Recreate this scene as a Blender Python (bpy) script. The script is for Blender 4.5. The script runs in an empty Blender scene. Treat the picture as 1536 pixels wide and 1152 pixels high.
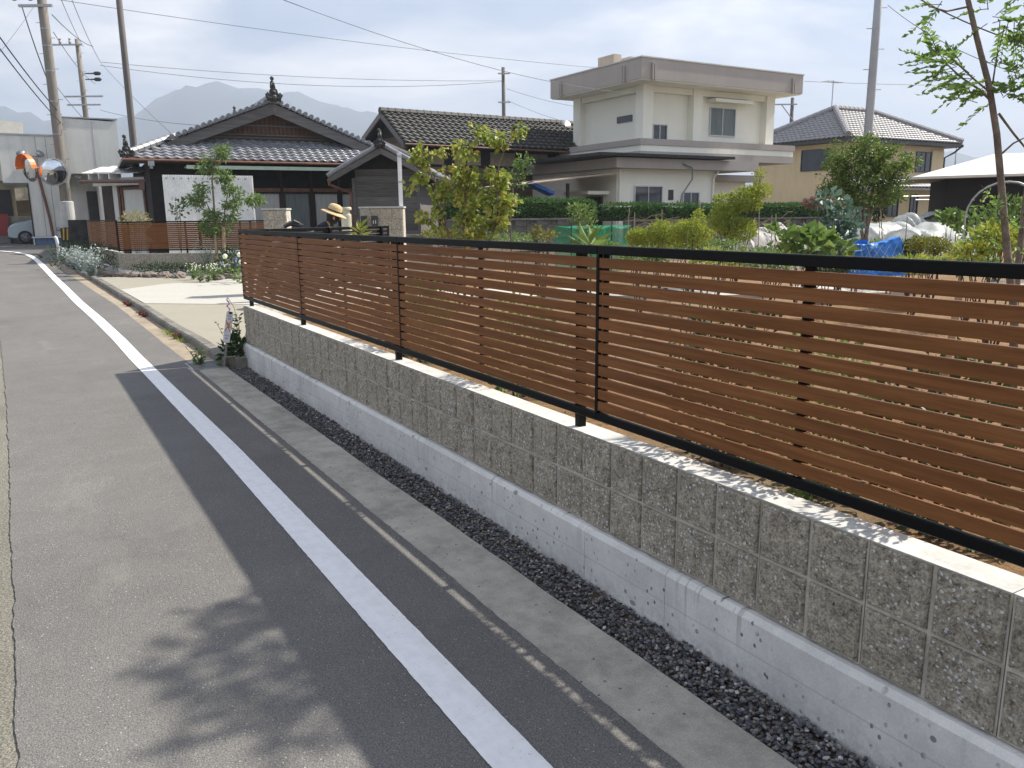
import bpy, bmesh, math, random
from mathutils import Vector, Matrix, noise, Euler
RND = random.Random(11)
scene = bpy.context.scene
col = scene.collection
rad = math.radians

# ------------------------------------------------------------------ camera
F_PX, YAW, PITCH, ROLL = 1209.668, rad(30.99299506), rad(11.83830259), rad(-0.57835657)
CAM = Vector((-2.0035, -1.0540, 1.5693))
_f = Vector((math.sin(YAW)*math.cos(PITCH), math.cos(YAW)*math.cos(PITCH), -math.sin(PITCH)))
_r = Vector((math.cos(YAW), -math.sin(YAW), 0)); _u = _r.cross(_f)
_R = math.cos(ROLL)*_r + math.sin(ROLL)*_u
_U = -math.sin(ROLL)*_r + math.cos(ROLL)*_u
cd = bpy.data.cameras.new('camera'); cam = bpy.data.objects.new('camera', cd); col.objects.link(cam)
cd.sensor_width = 36; cd.lens = 36*F_PX/1536; cd.clip_start = .05; cd.clip_end = 12000
cam.matrix_world = Matrix((( _R.x, _U.x, -_f.x, CAM.x), (_R.y, _U.y, -_f.y, CAM.y), (_R.z, _U.z, -_f.z, CAM.z), (0, 0, 0, 1)))
scene.camera = cam

# ------------------------------------------------------------------ world, sun, exposure
SUN_DIR = Vector((.924, -.075, 1.0)).normalized()      # towards the sun
SUN_EL = math.asin(SUN_DIR.z); SUN_AZ = math.atan2(SUN_DIR.x, SUN_DIR.y)   # azimuth from +Y clockwise
world = bpy.data.worlds.new('World'); scene.world = world; world.use_nodes = True
wt = world.node_tree; wt.nodes.clear()
def wn(t): return wt.nodes.new(t)
sky = wn('ShaderNodeTexSky'); sky.sky_type = 'NISHITA'; sky.sun_disc = False
sky.sun_elevation = SUN_EL; sky.sun_rotation = SUN_AZ; sky.altitude = 50
sky.air_density = 1.0; sky.dust_density = .7; sky.ozone_density = 1.5
bg = wn('ShaderNodeBackground'); bg.inputs['Strength'].default_value = .145
wo = wn('ShaderNodeOutputWorld')
tc = wn('ShaderNodeTexCoord'); sep = wn('ShaderNodeSeparateXYZ'); wt.links.new(tc.outputs['Generated'], sep.inputs[0])
# project the view direction on a cloud layer: (x,y)/(z+.12)
za = wn('ShaderNodeMath'); za.operation = 'ADD'; za.inputs[1].default_value = .16; wt.links.new(sep.outputs['Z'], za.inputs[0])
zm = wn('ShaderNodeMath'); zm.operation = 'MAXIMUM'; zm.inputs[1].default_value = .05; wt.links.new(za.outputs[0], zm.inputs[0])
def wdiv(o):
    m = wn('ShaderNodeMath'); m.operation = 'DIVIDE'; wt.links.new(o, m.inputs[0]); wt.links.new(zm.outputs[0], m.inputs[1]); return m.outputs[0]
cmb = wn('ShaderNodeCombineXYZ'); wt.links.new(wdiv(sep.outputs['X']), cmb.inputs[0]); wt.links.new(wdiv(sep.outputs['Y']), cmb.inputs[1])
mp = wn('ShaderNodeMapping'); mp.inputs['Location'].default_value = (3.3, 1.9, .4); wt.links.new(cmb.outputs[0], mp.inputs[0])
nz = wn('ShaderNodeTexNoise'); nz.inputs['Scale'].default_value = 1.15; nz.inputs['Detail'].default_value = 9; nz.inputs['Roughness'].default_value = .56
nz.inputs['Distortion'].default_value = .35; wt.links.new(mp.outputs[0], nz.inputs['Vector'])
cr = wn('ShaderNodeValToRGB'); cr.color_ramp.elements[0].position = .38; cr.color_ramp.elements[1].position = .60
cr.color_ramp.elements[0].color = (.80, .80, .80, 1); cr.color_ramp.elements[1].color = (.98, .98, .98, 1); wt.links.new(nz.outputs['Fac'], cr.inputs[0])
nz2 = wn('ShaderNodeTexNoise'); nz2.inputs['Scale'].default_value = 2.6; nz2.inputs['Detail'].default_value = 7; wt.links.new(mp.outputs[0], nz2.inputs['Vector'])
cc = wn('ShaderNodeMix'); cc.data_type = 'RGBA'; cc.inputs[6].default_value = (.30, .65, 1.5, 1); cc.inputs[7].default_value = (6.4, 6.1, 5.8, 1)
cf_ = wn('ShaderNodeValToRGB'); cf_.color_ramp.elements[0].position = .42; cf_.color_ramp.elements[1].position = .68; wt.links.new(nz.outputs['Fac'], cf_.inputs[0])
cg_ = wn('ShaderNodeMath'); cg_.operation = 'MULTIPLY_ADD'; cg_.inputs[1].default_value = .75; wt.links.new(cf_.outputs[0], cg_.inputs[0])
ch_ = wn('ShaderNodeMath'); ch_.operation = 'MULTIPLY'; ch_.inputs[1].default_value = .35; wt.links.new(nz2.outputs['Fac'], ch_.inputs[0]); wt.links.new(ch_.outputs[0], cg_.inputs[2])
wt.links.new(cg_.outputs[0], cc.inputs[0])
mx = wn('ShaderNodeMix'); mx.data_type = 'RGBA'; wt.links.new(cr.outputs[0], mx.inputs[0]); wt.links.new(sky.outputs[0], mx.inputs[6]); wt.links.new(cc.outputs[2], mx.inputs[7])
wt.links.new(mx.outputs[2], bg.inputs['Color']); wt.links.new(bg.outputs[0], wo.inputs['Surface'])

sl = bpy.data.lights.new('sun', 'SUN'); sl.energy = 5.0; sl.angle = rad(.8); sl.color = (1, .93, .82)
so = bpy.data.objects.new('sun', sl); col.objects.link(so); so.location = (0, 0, 30)
so.rotation_euler = SUN_DIR.to_track_quat('Z', 'Y').to_euler()
vs = scene.view_settings; vs.view_transform = 'Standard'; vs.look = 'None'; vs.gamma = 1; vs.exposure = 1.0; vs.use_curve_mapping = False
scene.render.engine = 'CYCLES'
scene.cycles.use_denoising = True
scene.cycles.max_bounces = 6; scene.cycles.diffuse_bounces = 3; scene.cycles.transparent_max_bounces = 8; scene.cycles.volume_bounces = 0
scene.cycles.sample_clamp_indirect = 6

def at(px, py, d):
    "world point seen at photo pixel (px,py) at distance d along the optical axis; only used to survey positions"
    return CAM + _f*d + _R*((px-768)/F_PX*d) + _U*(-(py-576)/F_PX*d)

# ------------------------------------------------------------------ materials
def newmat(name):
    m = bpy.data.materials.new(name); m.use_nodes = True; nt = m.node_tree
    return m, nt, nt.nodes['Principled BSDF']
def nd(nt, t, **kw):
    n = nt.nodes.new(t)
    for k, v in kw.items():
        if k in n.inputs: n.inputs[k].default_value = v
        else: setattr(n, k, v)
    return n
def lk(nt, a, b): nt.links.new(a, b)
def coords(nt, kind='Object', scale=(1, 1, 1), rnd=0.0):
    t = nd(nt, 'ShaderNodeTexCoord'); m = nd(nt, 'ShaderNodeMapping'); m.inputs['Scale'].default_value = scale
    lk(nt, t.outputs[kind], m.inputs['Vector'])
    if rnd:
        oi = nd(nt, 'ShaderNodeObjectInfo'); s = nd(nt, 'ShaderNodeVectorMath', operation='SCALE'); s.inputs[0].default_value = (37.1, 91.7, 53.3)
        lk(nt, oi.outputs['Random'], s.inputs['Scale']); lk(nt, s.outputs[0], m.inputs['Location'])
    return m.outputs[0]
def noisetex(nt, vec, scale, detail=4, rough=.5, dist=0.0):
    n = nd(nt, 'ShaderNodeTexNoise'); n.inputs['Scale'].default_value = scale; n.inputs['Detail'].default_value = detail
    n.inputs['Roughness'].default_value = rough; n.inputs['Distortion'].default_value = dist; lk(nt, vec, n.inputs['Vector']); return n.outputs['Fac']
def vor(nt, vec, scale, feature='F1', out='Distance', rndness=1.0):
    n = nd(nt, 'ShaderNodeTexVoronoi'); n.feature = feature; n.inputs['Scale'].default_value = scale; n.inputs['Randomness'].default_value = rndness
    lk(nt, vec, n.inputs['Vector']); return n.outputs[out]
def vor2(nt, vec, scale, axes='xy', out='Distance'):
    sp_ = nd(nt, 'ShaderNodeSeparateXYZ'); lk(nt, vec, sp_.inputs[0]); cb_ = nd(nt, 'ShaderNodeCombineXYZ')
    for i, a in enumerate(axes): lk(nt, sp_.outputs[a.upper()], cb_.inputs[i])
    n = nd(nt, 'ShaderNodeTexVoronoi'); n.voronoi_dimensions = '2D'; n.inputs['Scale'].default_value = scale; lk(nt, cb_.outputs[0], n.inputs['Vector']); return n.outputs[out]
def ramp(nt, fac, stops):
    r = nd(nt, 'ShaderNodeValToRGB'); e = r.color_ramp.elements
    while len(e) < len(stops): e.new(.5)
    for i, (p, c) in enumerate(stops):
        e[i].position = p; e[i].color = (c, c, c, 1) if not hasattr(c, '__len__') else (*c, 1)
    lk(nt, fac, r.inputs[0]); return r.outputs[0]
def mix(nt, a, b, fac, mode='MIX'):
    n = nd(nt, 'ShaderNodeMix', data_type='RGBA'); n.blend_type = mode
    for s, x in ((6, a), (7, b)):
        if hasattr(x, 'default_value') or hasattr(x, 'is_output'): lk(nt, x, n.inputs[s])
        else: n.inputs[s].default_value = (*x, 1) if len(x) == 3 else x
    if hasattr(fac, 'is_output'): lk(nt, fac, n.inputs[0])
    else: n.inputs[0].default_value = fac
    return n.outputs[2]
def math_(nt, op, a, b=None):
    n = nd(nt, 'ShaderNodeMath', operation=op)
    for i, x in enumerate((a, b)):
        if x is None: continue
        if hasattr(x, 'is_output'): lk(nt, x, n.inputs[i])
        else: n.inputs[i].default_value = x
    return n.outputs[0]
def bumpn(nt, b, h, strength=.4, dist=.005):
    n = nd(nt, 'ShaderNodeBump'); n.inputs['Strength'].default_value = strength; n.inputs['Distance'].default_value = dist
    lk(nt, h, n.inputs['Height']); lk(nt, n.outputs[0], b.inputs['Normal'])
MATS = {}
def M(name, c, rough=.65, var=.18, scale=6, bump=0, bscale=60, bdist=.004, metal=0, rnd=.06, stretch=(1, 1, 1), c2=None, spec=.5):
    if name in MATS: return MATS[name]
    m, nt, b = newmat(name); v = coords(nt, 'Object', stretch, rnd=1.0)
    n = noisetex(nt, v, scale, 6, .6); n2 = noisetex(nt, v, scale*7, 4, .6)
    f = math_(nt, 'ADD', math_(nt, 'MULTIPLY', n, .7), math_(nt, 'MULTIPLY', n2, .3))
    lo = tuple(x*(1-var*1.6) for x in c); hi = tuple(min(1, x*(1+var*1.6)) for x in c) if c2 is None else c2
    k = ramp(nt, f, [(.32, lo), (.68, hi)])
    if rnd:
        oi = nd(nt, 'ShaderNodeObjectInfo'); r = ramp(nt, oi.outputs['Random'], [(0, 1-rnd*1.5), (1, 1+rnd*1.5)]); k = mix(nt, k, r, 1.0, 'MULTIPLY')
    lk(nt, k, b.inputs['Base Color']); b.inputs['Roughness'].default_value = rough; b.inputs['Metallic'].default_value = metal
    b.inputs['Specular IOR Level'].default_value = spec
    if bump: bumpn(nt, b, noisetex(nt, v, bscale, 5, .6), bump, bdist)
    MATS[name] = m; return m
def leafmat(name, stops, rough=.5, trans=.35, nscale=1.2):
    if name in MATS: return MATS[name]
    m, nt, b = newmat(name); g = nd(nt, 'ShaderNodeNewGeometry'); v = coords(nt, 'Object')
    f = math_(nt, 'ADD', math_(nt, 'MULTIPLY', g.outputs['Random Per Island'], .65), math_(nt, 'MULTIPLY', noisetex(nt, v, nscale, 3), .4))
    k = ramp(nt, f, stops); lk(nt, k, b.inputs['Base Color']); b.inputs['Roughness'].default_value = rough
    b.inputs['Specular IOR Level'].default_value = .35
    t = nd(nt, 'ShaderNodeBsdfTranslucent'); kk = mix(nt, k, (1.0, 1.0, .45), .25, 'MULTIPLY'); lk(nt, kk, t.inputs['Color'])
    ms = nd(nt, 'ShaderNodeMixShader'); ms.inputs[0].default_value = trans
    lk(nt, b.outputs[0], ms.inputs[1]); lk(nt, t.outputs[0], ms.inputs[2]); lk(nt, ms.outputs[0], nt.nodes['Material Output'].inputs['Surface'])
    MATS[name] = m; return m
def glassmat(name, tint=(.03, .035, .04), rough=.06):
    if name in MATS: return MATS[name]
    m, nt, b = newmat(name); v = coords(nt, 'Object', rnd=1); k = ramp(nt, noisetex(nt, v, 2.5, 3), [(.3, tint), (.7, tuple(x*1.8 for x in tint))])
    lk(nt, k, b.inputs['Base Color']); b.inputs['Roughness'].default_value = rough; b.inputs['Specular IOR Level'].default_value = .6
    MATS[name] = m; return m

def mat_asphalt():
    m, nt, b = newmat('asphalt'); v = coords(nt)
    big = noisetex(nt, v, .55, 5, .6); mid = noisetex(nt, v, 3.5, 5, .6); fine = noisetex(nt, v, 260, 3, .7)
    k = ramp(nt, fine, [(.3, (.070, .070, .071)), (.52, (.135, .131, .125)), (.72, (.26, .25, .23))])
    d = math_(nt, 'ADD', math_(nt, 'MULTIPLY', big, .6), math_(nt, 'MULTIPLY', mid, .4))
    k = mix(nt, k, ramp(nt, d, [(.3, .82), (.7, 1.2)]), 1.0, 'MULTIPLY')
    sp = vor2(nt, v, 120); k = mix(nt, k, (.40, .38, .34), ramp(nt, sp, [(.12, .42), (.22, 0)]))
    sp2 = vor2(nt, v, 21); k = mix(nt, k, (.55, .54, .50), math_(nt, 'MULTIPLY', ramp(nt, sp2, [(.04, .7), (.06, 0)]), ramp(nt, noisetex(nt, v, 6, 3), [(.48, 0), (.56, 1)]))); sp3 = vor2(nt, v, 33); k = mix(nt, k, (.03, .03, .03), math_(nt, 'MULTIPLY', ramp(nt, sp3, [(.05, .8), (.08, 0)]), ramp(nt, noisetex(nt, v, 5, 3), [(.5, 0), (.58, 1)])))
    k = mix(nt, k, (.30, .28, .24), ramp(nt, noisetex(nt, coords(nt, 'Object', (1, .35, 1)), 2.3, 7, .72), [(.56, 0), (.72, .28)])); k = mix(nt, k, (.06, .06, .062), ramp(nt, noisetex(nt, coords(nt, 'Object', (1.3, .5, 1)), 1.1, 7, .7), [(.58, 0), (.72, .38)]))
    lk(nt, k, b.inputs['Base Color']); b.inputs['Roughness'].default_value = .82; b.inputs['Specular IOR Level'].default_value = .3
    bumpn(nt, b, math_(nt, 'ADD', fine, math_(nt, 'MULTIPLY', sp, 1.2)), .55, .0035); MATS['asphalt'] = m; return m
def mat_oldroad():
    m, nt, b = newmat('old_paving'); v = coords(nt); fine = noisetex(nt, v, 140, 4, .75); big = noisetex(nt, v, 1.2, 4)
    st = vor(nt, v, 75)
    k = ramp(nt, fine, [(.3, (.07, .066, .055)), (.52, (.20, .19, .155)), (.72, (.40, .38, .31))])
    k = mix(nt, k, ramp(nt, big, [(.3, .8), (.7, 1.15)]), 1, 'MULTIPLY')
    lk(nt, k, b.inputs['Base Color']); b.inputs['Roughness'].default_value = .9
    bumpn(nt, b, math_(nt, 'ADD', fine, st), .9, .008); MATS['old_paving'] = m; return m
def mat_paint():
    m, nt, b = newmat('white_road_paint'); v = coords(nt)
    st = noisetex(nt, coords(nt, 'Object', (22, .5, 1)), 1.0, 4, .6, .5); fine = noisetex(nt, v, 220, 3, .7); mid = noisetex(nt, v, 18, 5, .7)
    k = ramp(nt, st, [(.3, (.79, .79, .785)), (.7, (.87, .87, .865))])
    k = mix(nt, k, ramp(nt, mid, [(.3, .92), (.6, 1.03)]), 1, 'MULTIPLY')
    pits = math_(nt, 'MULTIPLY', ramp(nt, vor2(nt, v, 26), [(.04, 1), (.075, 0)]), ramp(nt, noisetex(nt, v, 5, 4), [(.5, 0), (.58, 1)])); k = mix(nt, k, (.22, .22, .22), math_(nt, 'MULTIPLY', pits, .6))
    lk(nt, k, b.inputs['Base Color']); b.inputs['Roughness'].default_value = .6; bumpn(nt, b, math_(nt, 'ADD', fine, math_(nt, 'MULTIPLY', st, .8)), .4, .002); MATS['white_road_paint'] = m; return m
def mat_concrete(name, base, dark, stain=.6, moss=None, bump=.4, speck=True):
    m, nt, b = newmat(name); v = coords(nt)
    big = noisetex(nt, v, 1.6, 8, .68, .4); mid = noisetex(nt, v, 9, 8, .7); fine = noisetex(nt, v, 170, 4, .7)
    k = ramp(nt, math_(nt, 'ADD', math_(nt, 'MULTIPLY', big, .55), math_(nt, 'MULTIPLY', mid, .45)), [(.36, dark), (.6, base)])
    k = mix(nt, base, k, stain)
    k = mix(nt, k, ramp(nt, fine, [(.3, .72), (.7, 1.22)]), 1, 'MULTIPLY')
    if moss: k = mix(nt, k, moss, ramp(nt, noisetex(nt, v, 4.3, 7, .75), [(.52, 0), (.68, .75)]))
    if speck: k = mix(nt, k, (.05, .05, .045), math_(nt, 'MULTIPLY', ramp(nt, vor2(nt, v, 11), [(.045, .8), (.07, 0)]), ramp(nt, noisetex(nt, v, 3.7, 4, .7), [(.5, 0), (.56, 1)])))
    lk(nt, k, b.inputs['Base Color']); b.inputs['Roughness'].default_value = .88
    bumpn(nt, b, math_(nt, 'ADD', fine, mid), bump, .004); MATS[name] = m; return m
def mat_foundation():
    # formwork concrete: pale grey, bug holes, board lines, tie holes and grout drips (wear with its own shape); wall-local x along, z up
    m, nt, b = newmat('formwork_concrete'); v = coords(nt); g = nd(nt, 'ShaderNodeTexCoord'); s = nd(nt, 'ShaderNodeSeparateXYZ'); lk(nt, g.outputs['Object'], s.inputs[0])
    big = noisetex(nt, v, 1.8, 8, .66); fine = noisetex(nt, v, 130, 4, .7); cloud = noisetex(nt, v, 7, 7, .7)
    k = ramp(nt, big, [(.33, (.58, .57, .54)), (.67, (.78, .765, .72))])
    k = mix(nt, k, ramp(nt, cloud, [(.3, .86), (.7, 1.05)]), 1, 'MULTIPLY'); k = mix(nt, k, ramp(nt, fine, [(.3, .90), (.7, 1.08)]), 1, 'MULTIPLY')
    hole = ramp(nt, vor2(nt, coords(nt, 'Object', (1, 1, .75)), 17, 'xz'), [(.075, 1), (.11, 0)]); hm = ramp(nt, noisetex(nt, v, 4.1, 4, .7), [(.46, 0), (.6, 1)]); h2 = ramp(nt, vor2(nt, v, 7, 'xz'), [(.05, 1), (.075, 0)])
    hf = math_(nt, 'MAXIMUM', math_(nt, 'MULTIPLY', hole, hm), math_(nt, 'MULTIPLY', math_(nt, 'MULTIPLY', h2, .9), ramp(nt, noisetex(nt, v, 2.7, 4, .7), [(.5, 0), (.56, 1)]))); k = mix(nt, k, (.09, .09, .085), math_(nt, 'MULTIPLY', hf, .85))
    tie = ramp(nt, vor2(nt, coords(nt, 'Object', (.9, 1, 1.6)), 1.5, 'xz'), [(.022, 1), (.027, 0)]); k = mix(nt, k, (.24, .24, .225), math_(nt, 'MULTIPLY', tie, .85))
    line = math_(nt, 'ABSOLUTE', math_(nt, 'SUBTRACT', s.outputs['Z'], -.535)); k = mix(nt, k, (.36, .36, .345), ramp(nt, line, [(.0012, .6), (.003, 0)]))
    dr = noisetex(nt, coords(nt, 'Object', (38, 1, 1.2)), 1.0, 3, .5); dz = ramp(nt, s.outputs['Z'], [(-.58, 0), (-.43, 1)]); dn = nd(nt, 'ShaderNodeMapRange'); dn.inputs['From Min'].default_value = -.58; dn.inputs['From Max'].default_value = -.44; lk(nt, s.outputs['Z'], dn.inputs['Value'])
    dm = ramp(nt, noisetex(nt, coords(nt, 'Object', (1, 1, .05)), 1.6, 3), [(.5, 0), (.58, 1)])
    dripf = math_(nt, 'MULTIPLY', math_(nt, 'MULTIPLY', ramp(nt, dr, [(.57, 0), (.62, 1)]), dm), dn.outputs[0]); k = mix(nt, k, (.33, .32, .29), math_(nt, 'MULTIPLY', dripf, .75))
    sn = nd(nt, 'ShaderNodeMapRange'); sn.inputs['From Min'].default_value = -.55; sn.inputs['From Max'].default_value = -.66; lk(nt, s.outputs['Z'], sn.inputs['Value'])
    spl = math_(nt, 'MULTIPLY', sn.outputs[0], ramp(nt, noisetex(nt, v, 26, 6, .75), [(.42, 0), (.66, .7)])); k = mix(nt, k, (.30, .26, .20), spl)
    lk(nt, k, b.inputs['Base Color']); b.inputs['Roughness'].default_value = .8
    bumpn(nt, b, math_(nt, 'SUBTRACT', math_(nt, 'MULTIPLY', fine, .3), math_(nt, 'ADD', hf, tie)), .6, .004); MATS['formwork_concrete'] = m; return m
def mat_splitblock():
    m, nt, b = newmat('split_face_block'); v = coords(nt, 'Object', rnd=1.0)
    big = noisetex(nt, v, 9, 6, .65); fine = noisetex(nt, v, 110, 5, .75); mid = noisetex(nt, v, 38, 5, .7)
    k = ramp(nt, math_(nt, 'ADD', math_(nt, 'MULTIPLY', fine, .6), math_(nt, 'MULTIPLY', mid, .4)), [(.37, (.09, .075, .055)), (.5, (.40, .35, .27)), (.63, (.70, .625, .50))])
    k = mix(nt, k, ramp(nt, big, [(.3, .8), (.7, 1.22)]), 1, 'MULTIPLY')
    w = nd(nt, 'ShaderNodeVectorMath', operation='ADD'); wn_ = nd(nt, 'ShaderNodeTexNoise'); wn_.inputs['Scale'].default_value = 60; lk(nt, v, wn_.inputs['Vector'])
    ws = nd(nt, 'ShaderNodeVectorMath', operation='SCALE'); ws.inputs['Scale'].default_value = .012; lk(nt, wn_.outputs['Color'], ws.inputs[0]); lk(nt, v, w.inputs[0]); lk(nt, ws.outputs[0], w.inputs[1])
    p1 = ramp(nt, vor(nt, w.outputs[0], 62), [(.27, 1), (.33, 0)]); p1m = ramp(nt, vor(nt, w.outputs[0], 62, out='Color'), [(.55, 0), (.6, 1)])
    p2 = ramp(nt, vor(nt, w.outputs[0], 120), [(.2, 1), (.3, 0)]); p2m = ramp(nt, vor(nt, w.outputs[0], 120, out='Color'), [(.5, 0), (.55, 1)])
    pe = math_(nt, 'MULTIPLY', p1, p1m); pf = math_(nt, 'MULTIPLY', p2, p2m)
    k = mix(nt, k, (.66, .64, .59), math_(nt, 'MULTIPLY', pf, .75)); k = mix(nt, k, (.85, .85, .83), math_(nt, 'MULTIPLY', pe, .9))
    lk(nt, k, b.inputs['Base Color']); b.inputs['Roughness'].default_value = .85
    bumpn(nt, b, math_(nt, 'ADD', math_(nt, 'ADD', fine, mid), math_(nt, 'MULTIPLY', pe, .5)), 1.0, .011); MATS['split_face_block'] = m; return m
def mat_slat():
    m, nt, b = newmat('woodgrain_slat'); v = coords(nt, 'Object', (1.6, 30, 42), rnd=1.0)
    g1 = noisetex(nt, v, 1.0, 6, .62, .6); g2 = noisetex(nt, coords(nt, 'Object', (9, 220, 260), rnd=1.0), 1.0, 4, .6)
    k = ramp(nt, math_(nt, 'ADD', math_(nt, 'MULTIPLY', g1, .7), math_(nt, 'MULTIPLY', g2, .3)), [(.3, (.115, .042, .0135)), (.5, (.205, .080, .026)), (.7, (.30, .128, .046))])
    oi = nd(nt, 'ShaderNodeObjectInfo'); k = mix(nt, k, ramp(nt, oi.outputs['Random'], [(0, .91), (1, 1.08)]), 1, 'MULTIPLY')
    lk(nt, k, b.inputs['Base Color']); b.inputs['Roughness'].default_value = .55; b.inputs['Specular IOR Level'].default_value = .18; bumpn(nt, b, g2, .08, .002); MATS['woodgrain_slat'] = m; return m
def mat_sand():
    m, nt, b = newmat('sandy_soil'); v = coords(nt); fine = noisetex(nt, v, 90, 6, .75); mid = noisetex(nt, v, 6, 6, .7); big = noisetex(nt, v, .9, 4)
    k = ramp(nt, fine, [(.3, (.14, .078, .030)), (.55, (.28, .165, .068)), (.75, (.40, .26, .125))])
    k = mix(nt, k, ramp(nt, mid, [(.3, .62), (.65, 1.15)]), 1, 'MULTIPLY'); k = mix(nt, k, (.24, .20, .14), ramp(nt, big, [(.45, 0), (.75, .55)]))
    lk(nt, k, b.inputs['Base Color']); b.inputs['Roughness'].default_value = .95; bumpn(nt, b, math_(nt, 'ADD', fine, math_(nt, 'MULTIPLY', mid, 2)), .9, .02); MATS['sandy_soil'] = m; return m
def mat_tile(name, c, rough, moss=0):
    m, nt, b = newmat(name); v = coords(nt, 'Object', rnd=1.0); oi = nd(nt, 'ShaderNodeObjectInfo')
    k = ramp(nt, noisetex(nt, v, 9, 5, .65), [(.3, tuple(x*.72 for x in c)), (.7, tuple(x*1.25 for x in c))])
    k = mix(nt, k, ramp(nt, oi.outputs['Random'], [(0, .74), (1, 1.26)]), 1, 'MULTIPLY')
    if moss: k = mix(nt, k, (.13, .14, .075), ramp(nt, noisetex(nt, v, 5, 6, .7), [(.5, 0), (.72, moss)]))
    lk(nt, k, b.inputs['Base Color']); b.inputs['Roughness'].default_value = rough; MATS[name] = m; return m
def mat_planks(name, c):
    m, nt, b = newmat(name); v = coords(nt, 'Object', (1.5, 25, 45), rnd=1.0)
    k = ramp(nt, noisetex(nt, v, 1, 6, .7, .4), [(.28, tuple(x*.45 for x in c)), (.72, tuple(x*1.5 for x in c))])
    oi = nd(nt, 'ShaderNodeObjectInfo'); k = mix(nt, k, ramp(nt, oi.outputs['Random'], [(0, .7), (1, 1.3)]), 1, 'MULTIPLY')
    lk(nt, k, b.inputs['Base Color']); b.inputs['Roughness'].default_value = .8; bumpn(nt, b, noisetex(nt, v, 2, 5), .4, .006); MATS[name] = m; return m
def mat_wall(name, c, dirt=.5):
    # painted render with rain streaks running down from ledges
    m, nt, b = newmat(name); v = coords(nt); big = noisetex(nt, v, .8, 6, .65); st = noisetex(nt, coords(nt, 'Object', (3.5, 3.5, .22)), 1.0, 5, .65); fine = noisetex(nt, v, 60, 4)
    f = math_(nt, 'ADD', math_(nt, 'MULTIPLY', big, .5), math_(nt, 'MULTIPLY', st, .5))
    k = ramp(nt, f, [(.3, tuple(x*(1-.5*dirt) for x in c)), (.56, c), (.8, tuple(min(1, x*1.06) for x in c))])
    lk(nt, k, b.inputs['Base Color']); b.inputs['Roughness'].default_value = .85; bumpn(nt, b, fine, .04, .004); MATS[name] = m; return m
asphalt = mat_asphalt(); oldroad = mat_oldroad(); paint = mat_paint()
gutter_c = mat_concrete('gutter_concrete', (.50, .475, .41), (.22, .21, .18), .9, bump=.55)
gutter_s = mat_concrete('sandy_gutter', (.36, .30, .22), (.17, .14, .10), .8)
kerb_c = mat_concrete('kerb_concrete', (.25, .235, .20), (.06, .055, .045), .9)
drive_c = mat_concrete('driveway_concrete', (.31, .29, .23), (.25, .235, .19), .5, speck=False, bump=.2)
drive_w = mat_concrete('pale_driveway_concrete', (.44, .43, .385), (.37, .355, .315), .5, speck=False, bump=.2)
blockwall_c = mat_concrete('weathered_block', (.20, .19, .17), (.05, .048, .042), .95, bump=.5)
found_c = mat_foundation(); split_b = mat_splitblock(); slat_m = mat_slat(); sand = mat_sand()
mortar = M('mortar', (.52, .48, .40), .85, .2, 12, .3, 120)
walltop = M('mortar_cap', (.50, .49, .46), .8, .16, 9, .25, 90)
black_al = M('black_aluminium', (.006, .006, .0065), .45, .1, 4, rnd=0, spec=.12)
gravel_m = M('dark_pebble', (.055, .055, .062), .6, .35, 30)
soil = M('dark_soil', (.10, .075, .05), .95, .35, 3, .8, 30, .03)
steel = M('galvanised_steel', (.38, .39, .40), .45, .15, 5, metal=.7)
white_metal = M('white_metal', (.72, .73, .74), .5, .08, 3)
dark_metal = M('dark_metal', (.03, .03, .033), .45, .2, 5)
brown_pipe = M('brown_pvc', (.16, .072, .055), .45, .15, 3)
bark = M('bark', (.16, .125, .095), .9, .35, 14, .8, 60, .01)
bark_d = M('dark_bark', (.075, .055, .042), .9, .3, 14, .7, 60, .01)
stake_m = M('timber_stake', (.33, .22, .13), .8, .25, 6, .3, 50)

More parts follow.
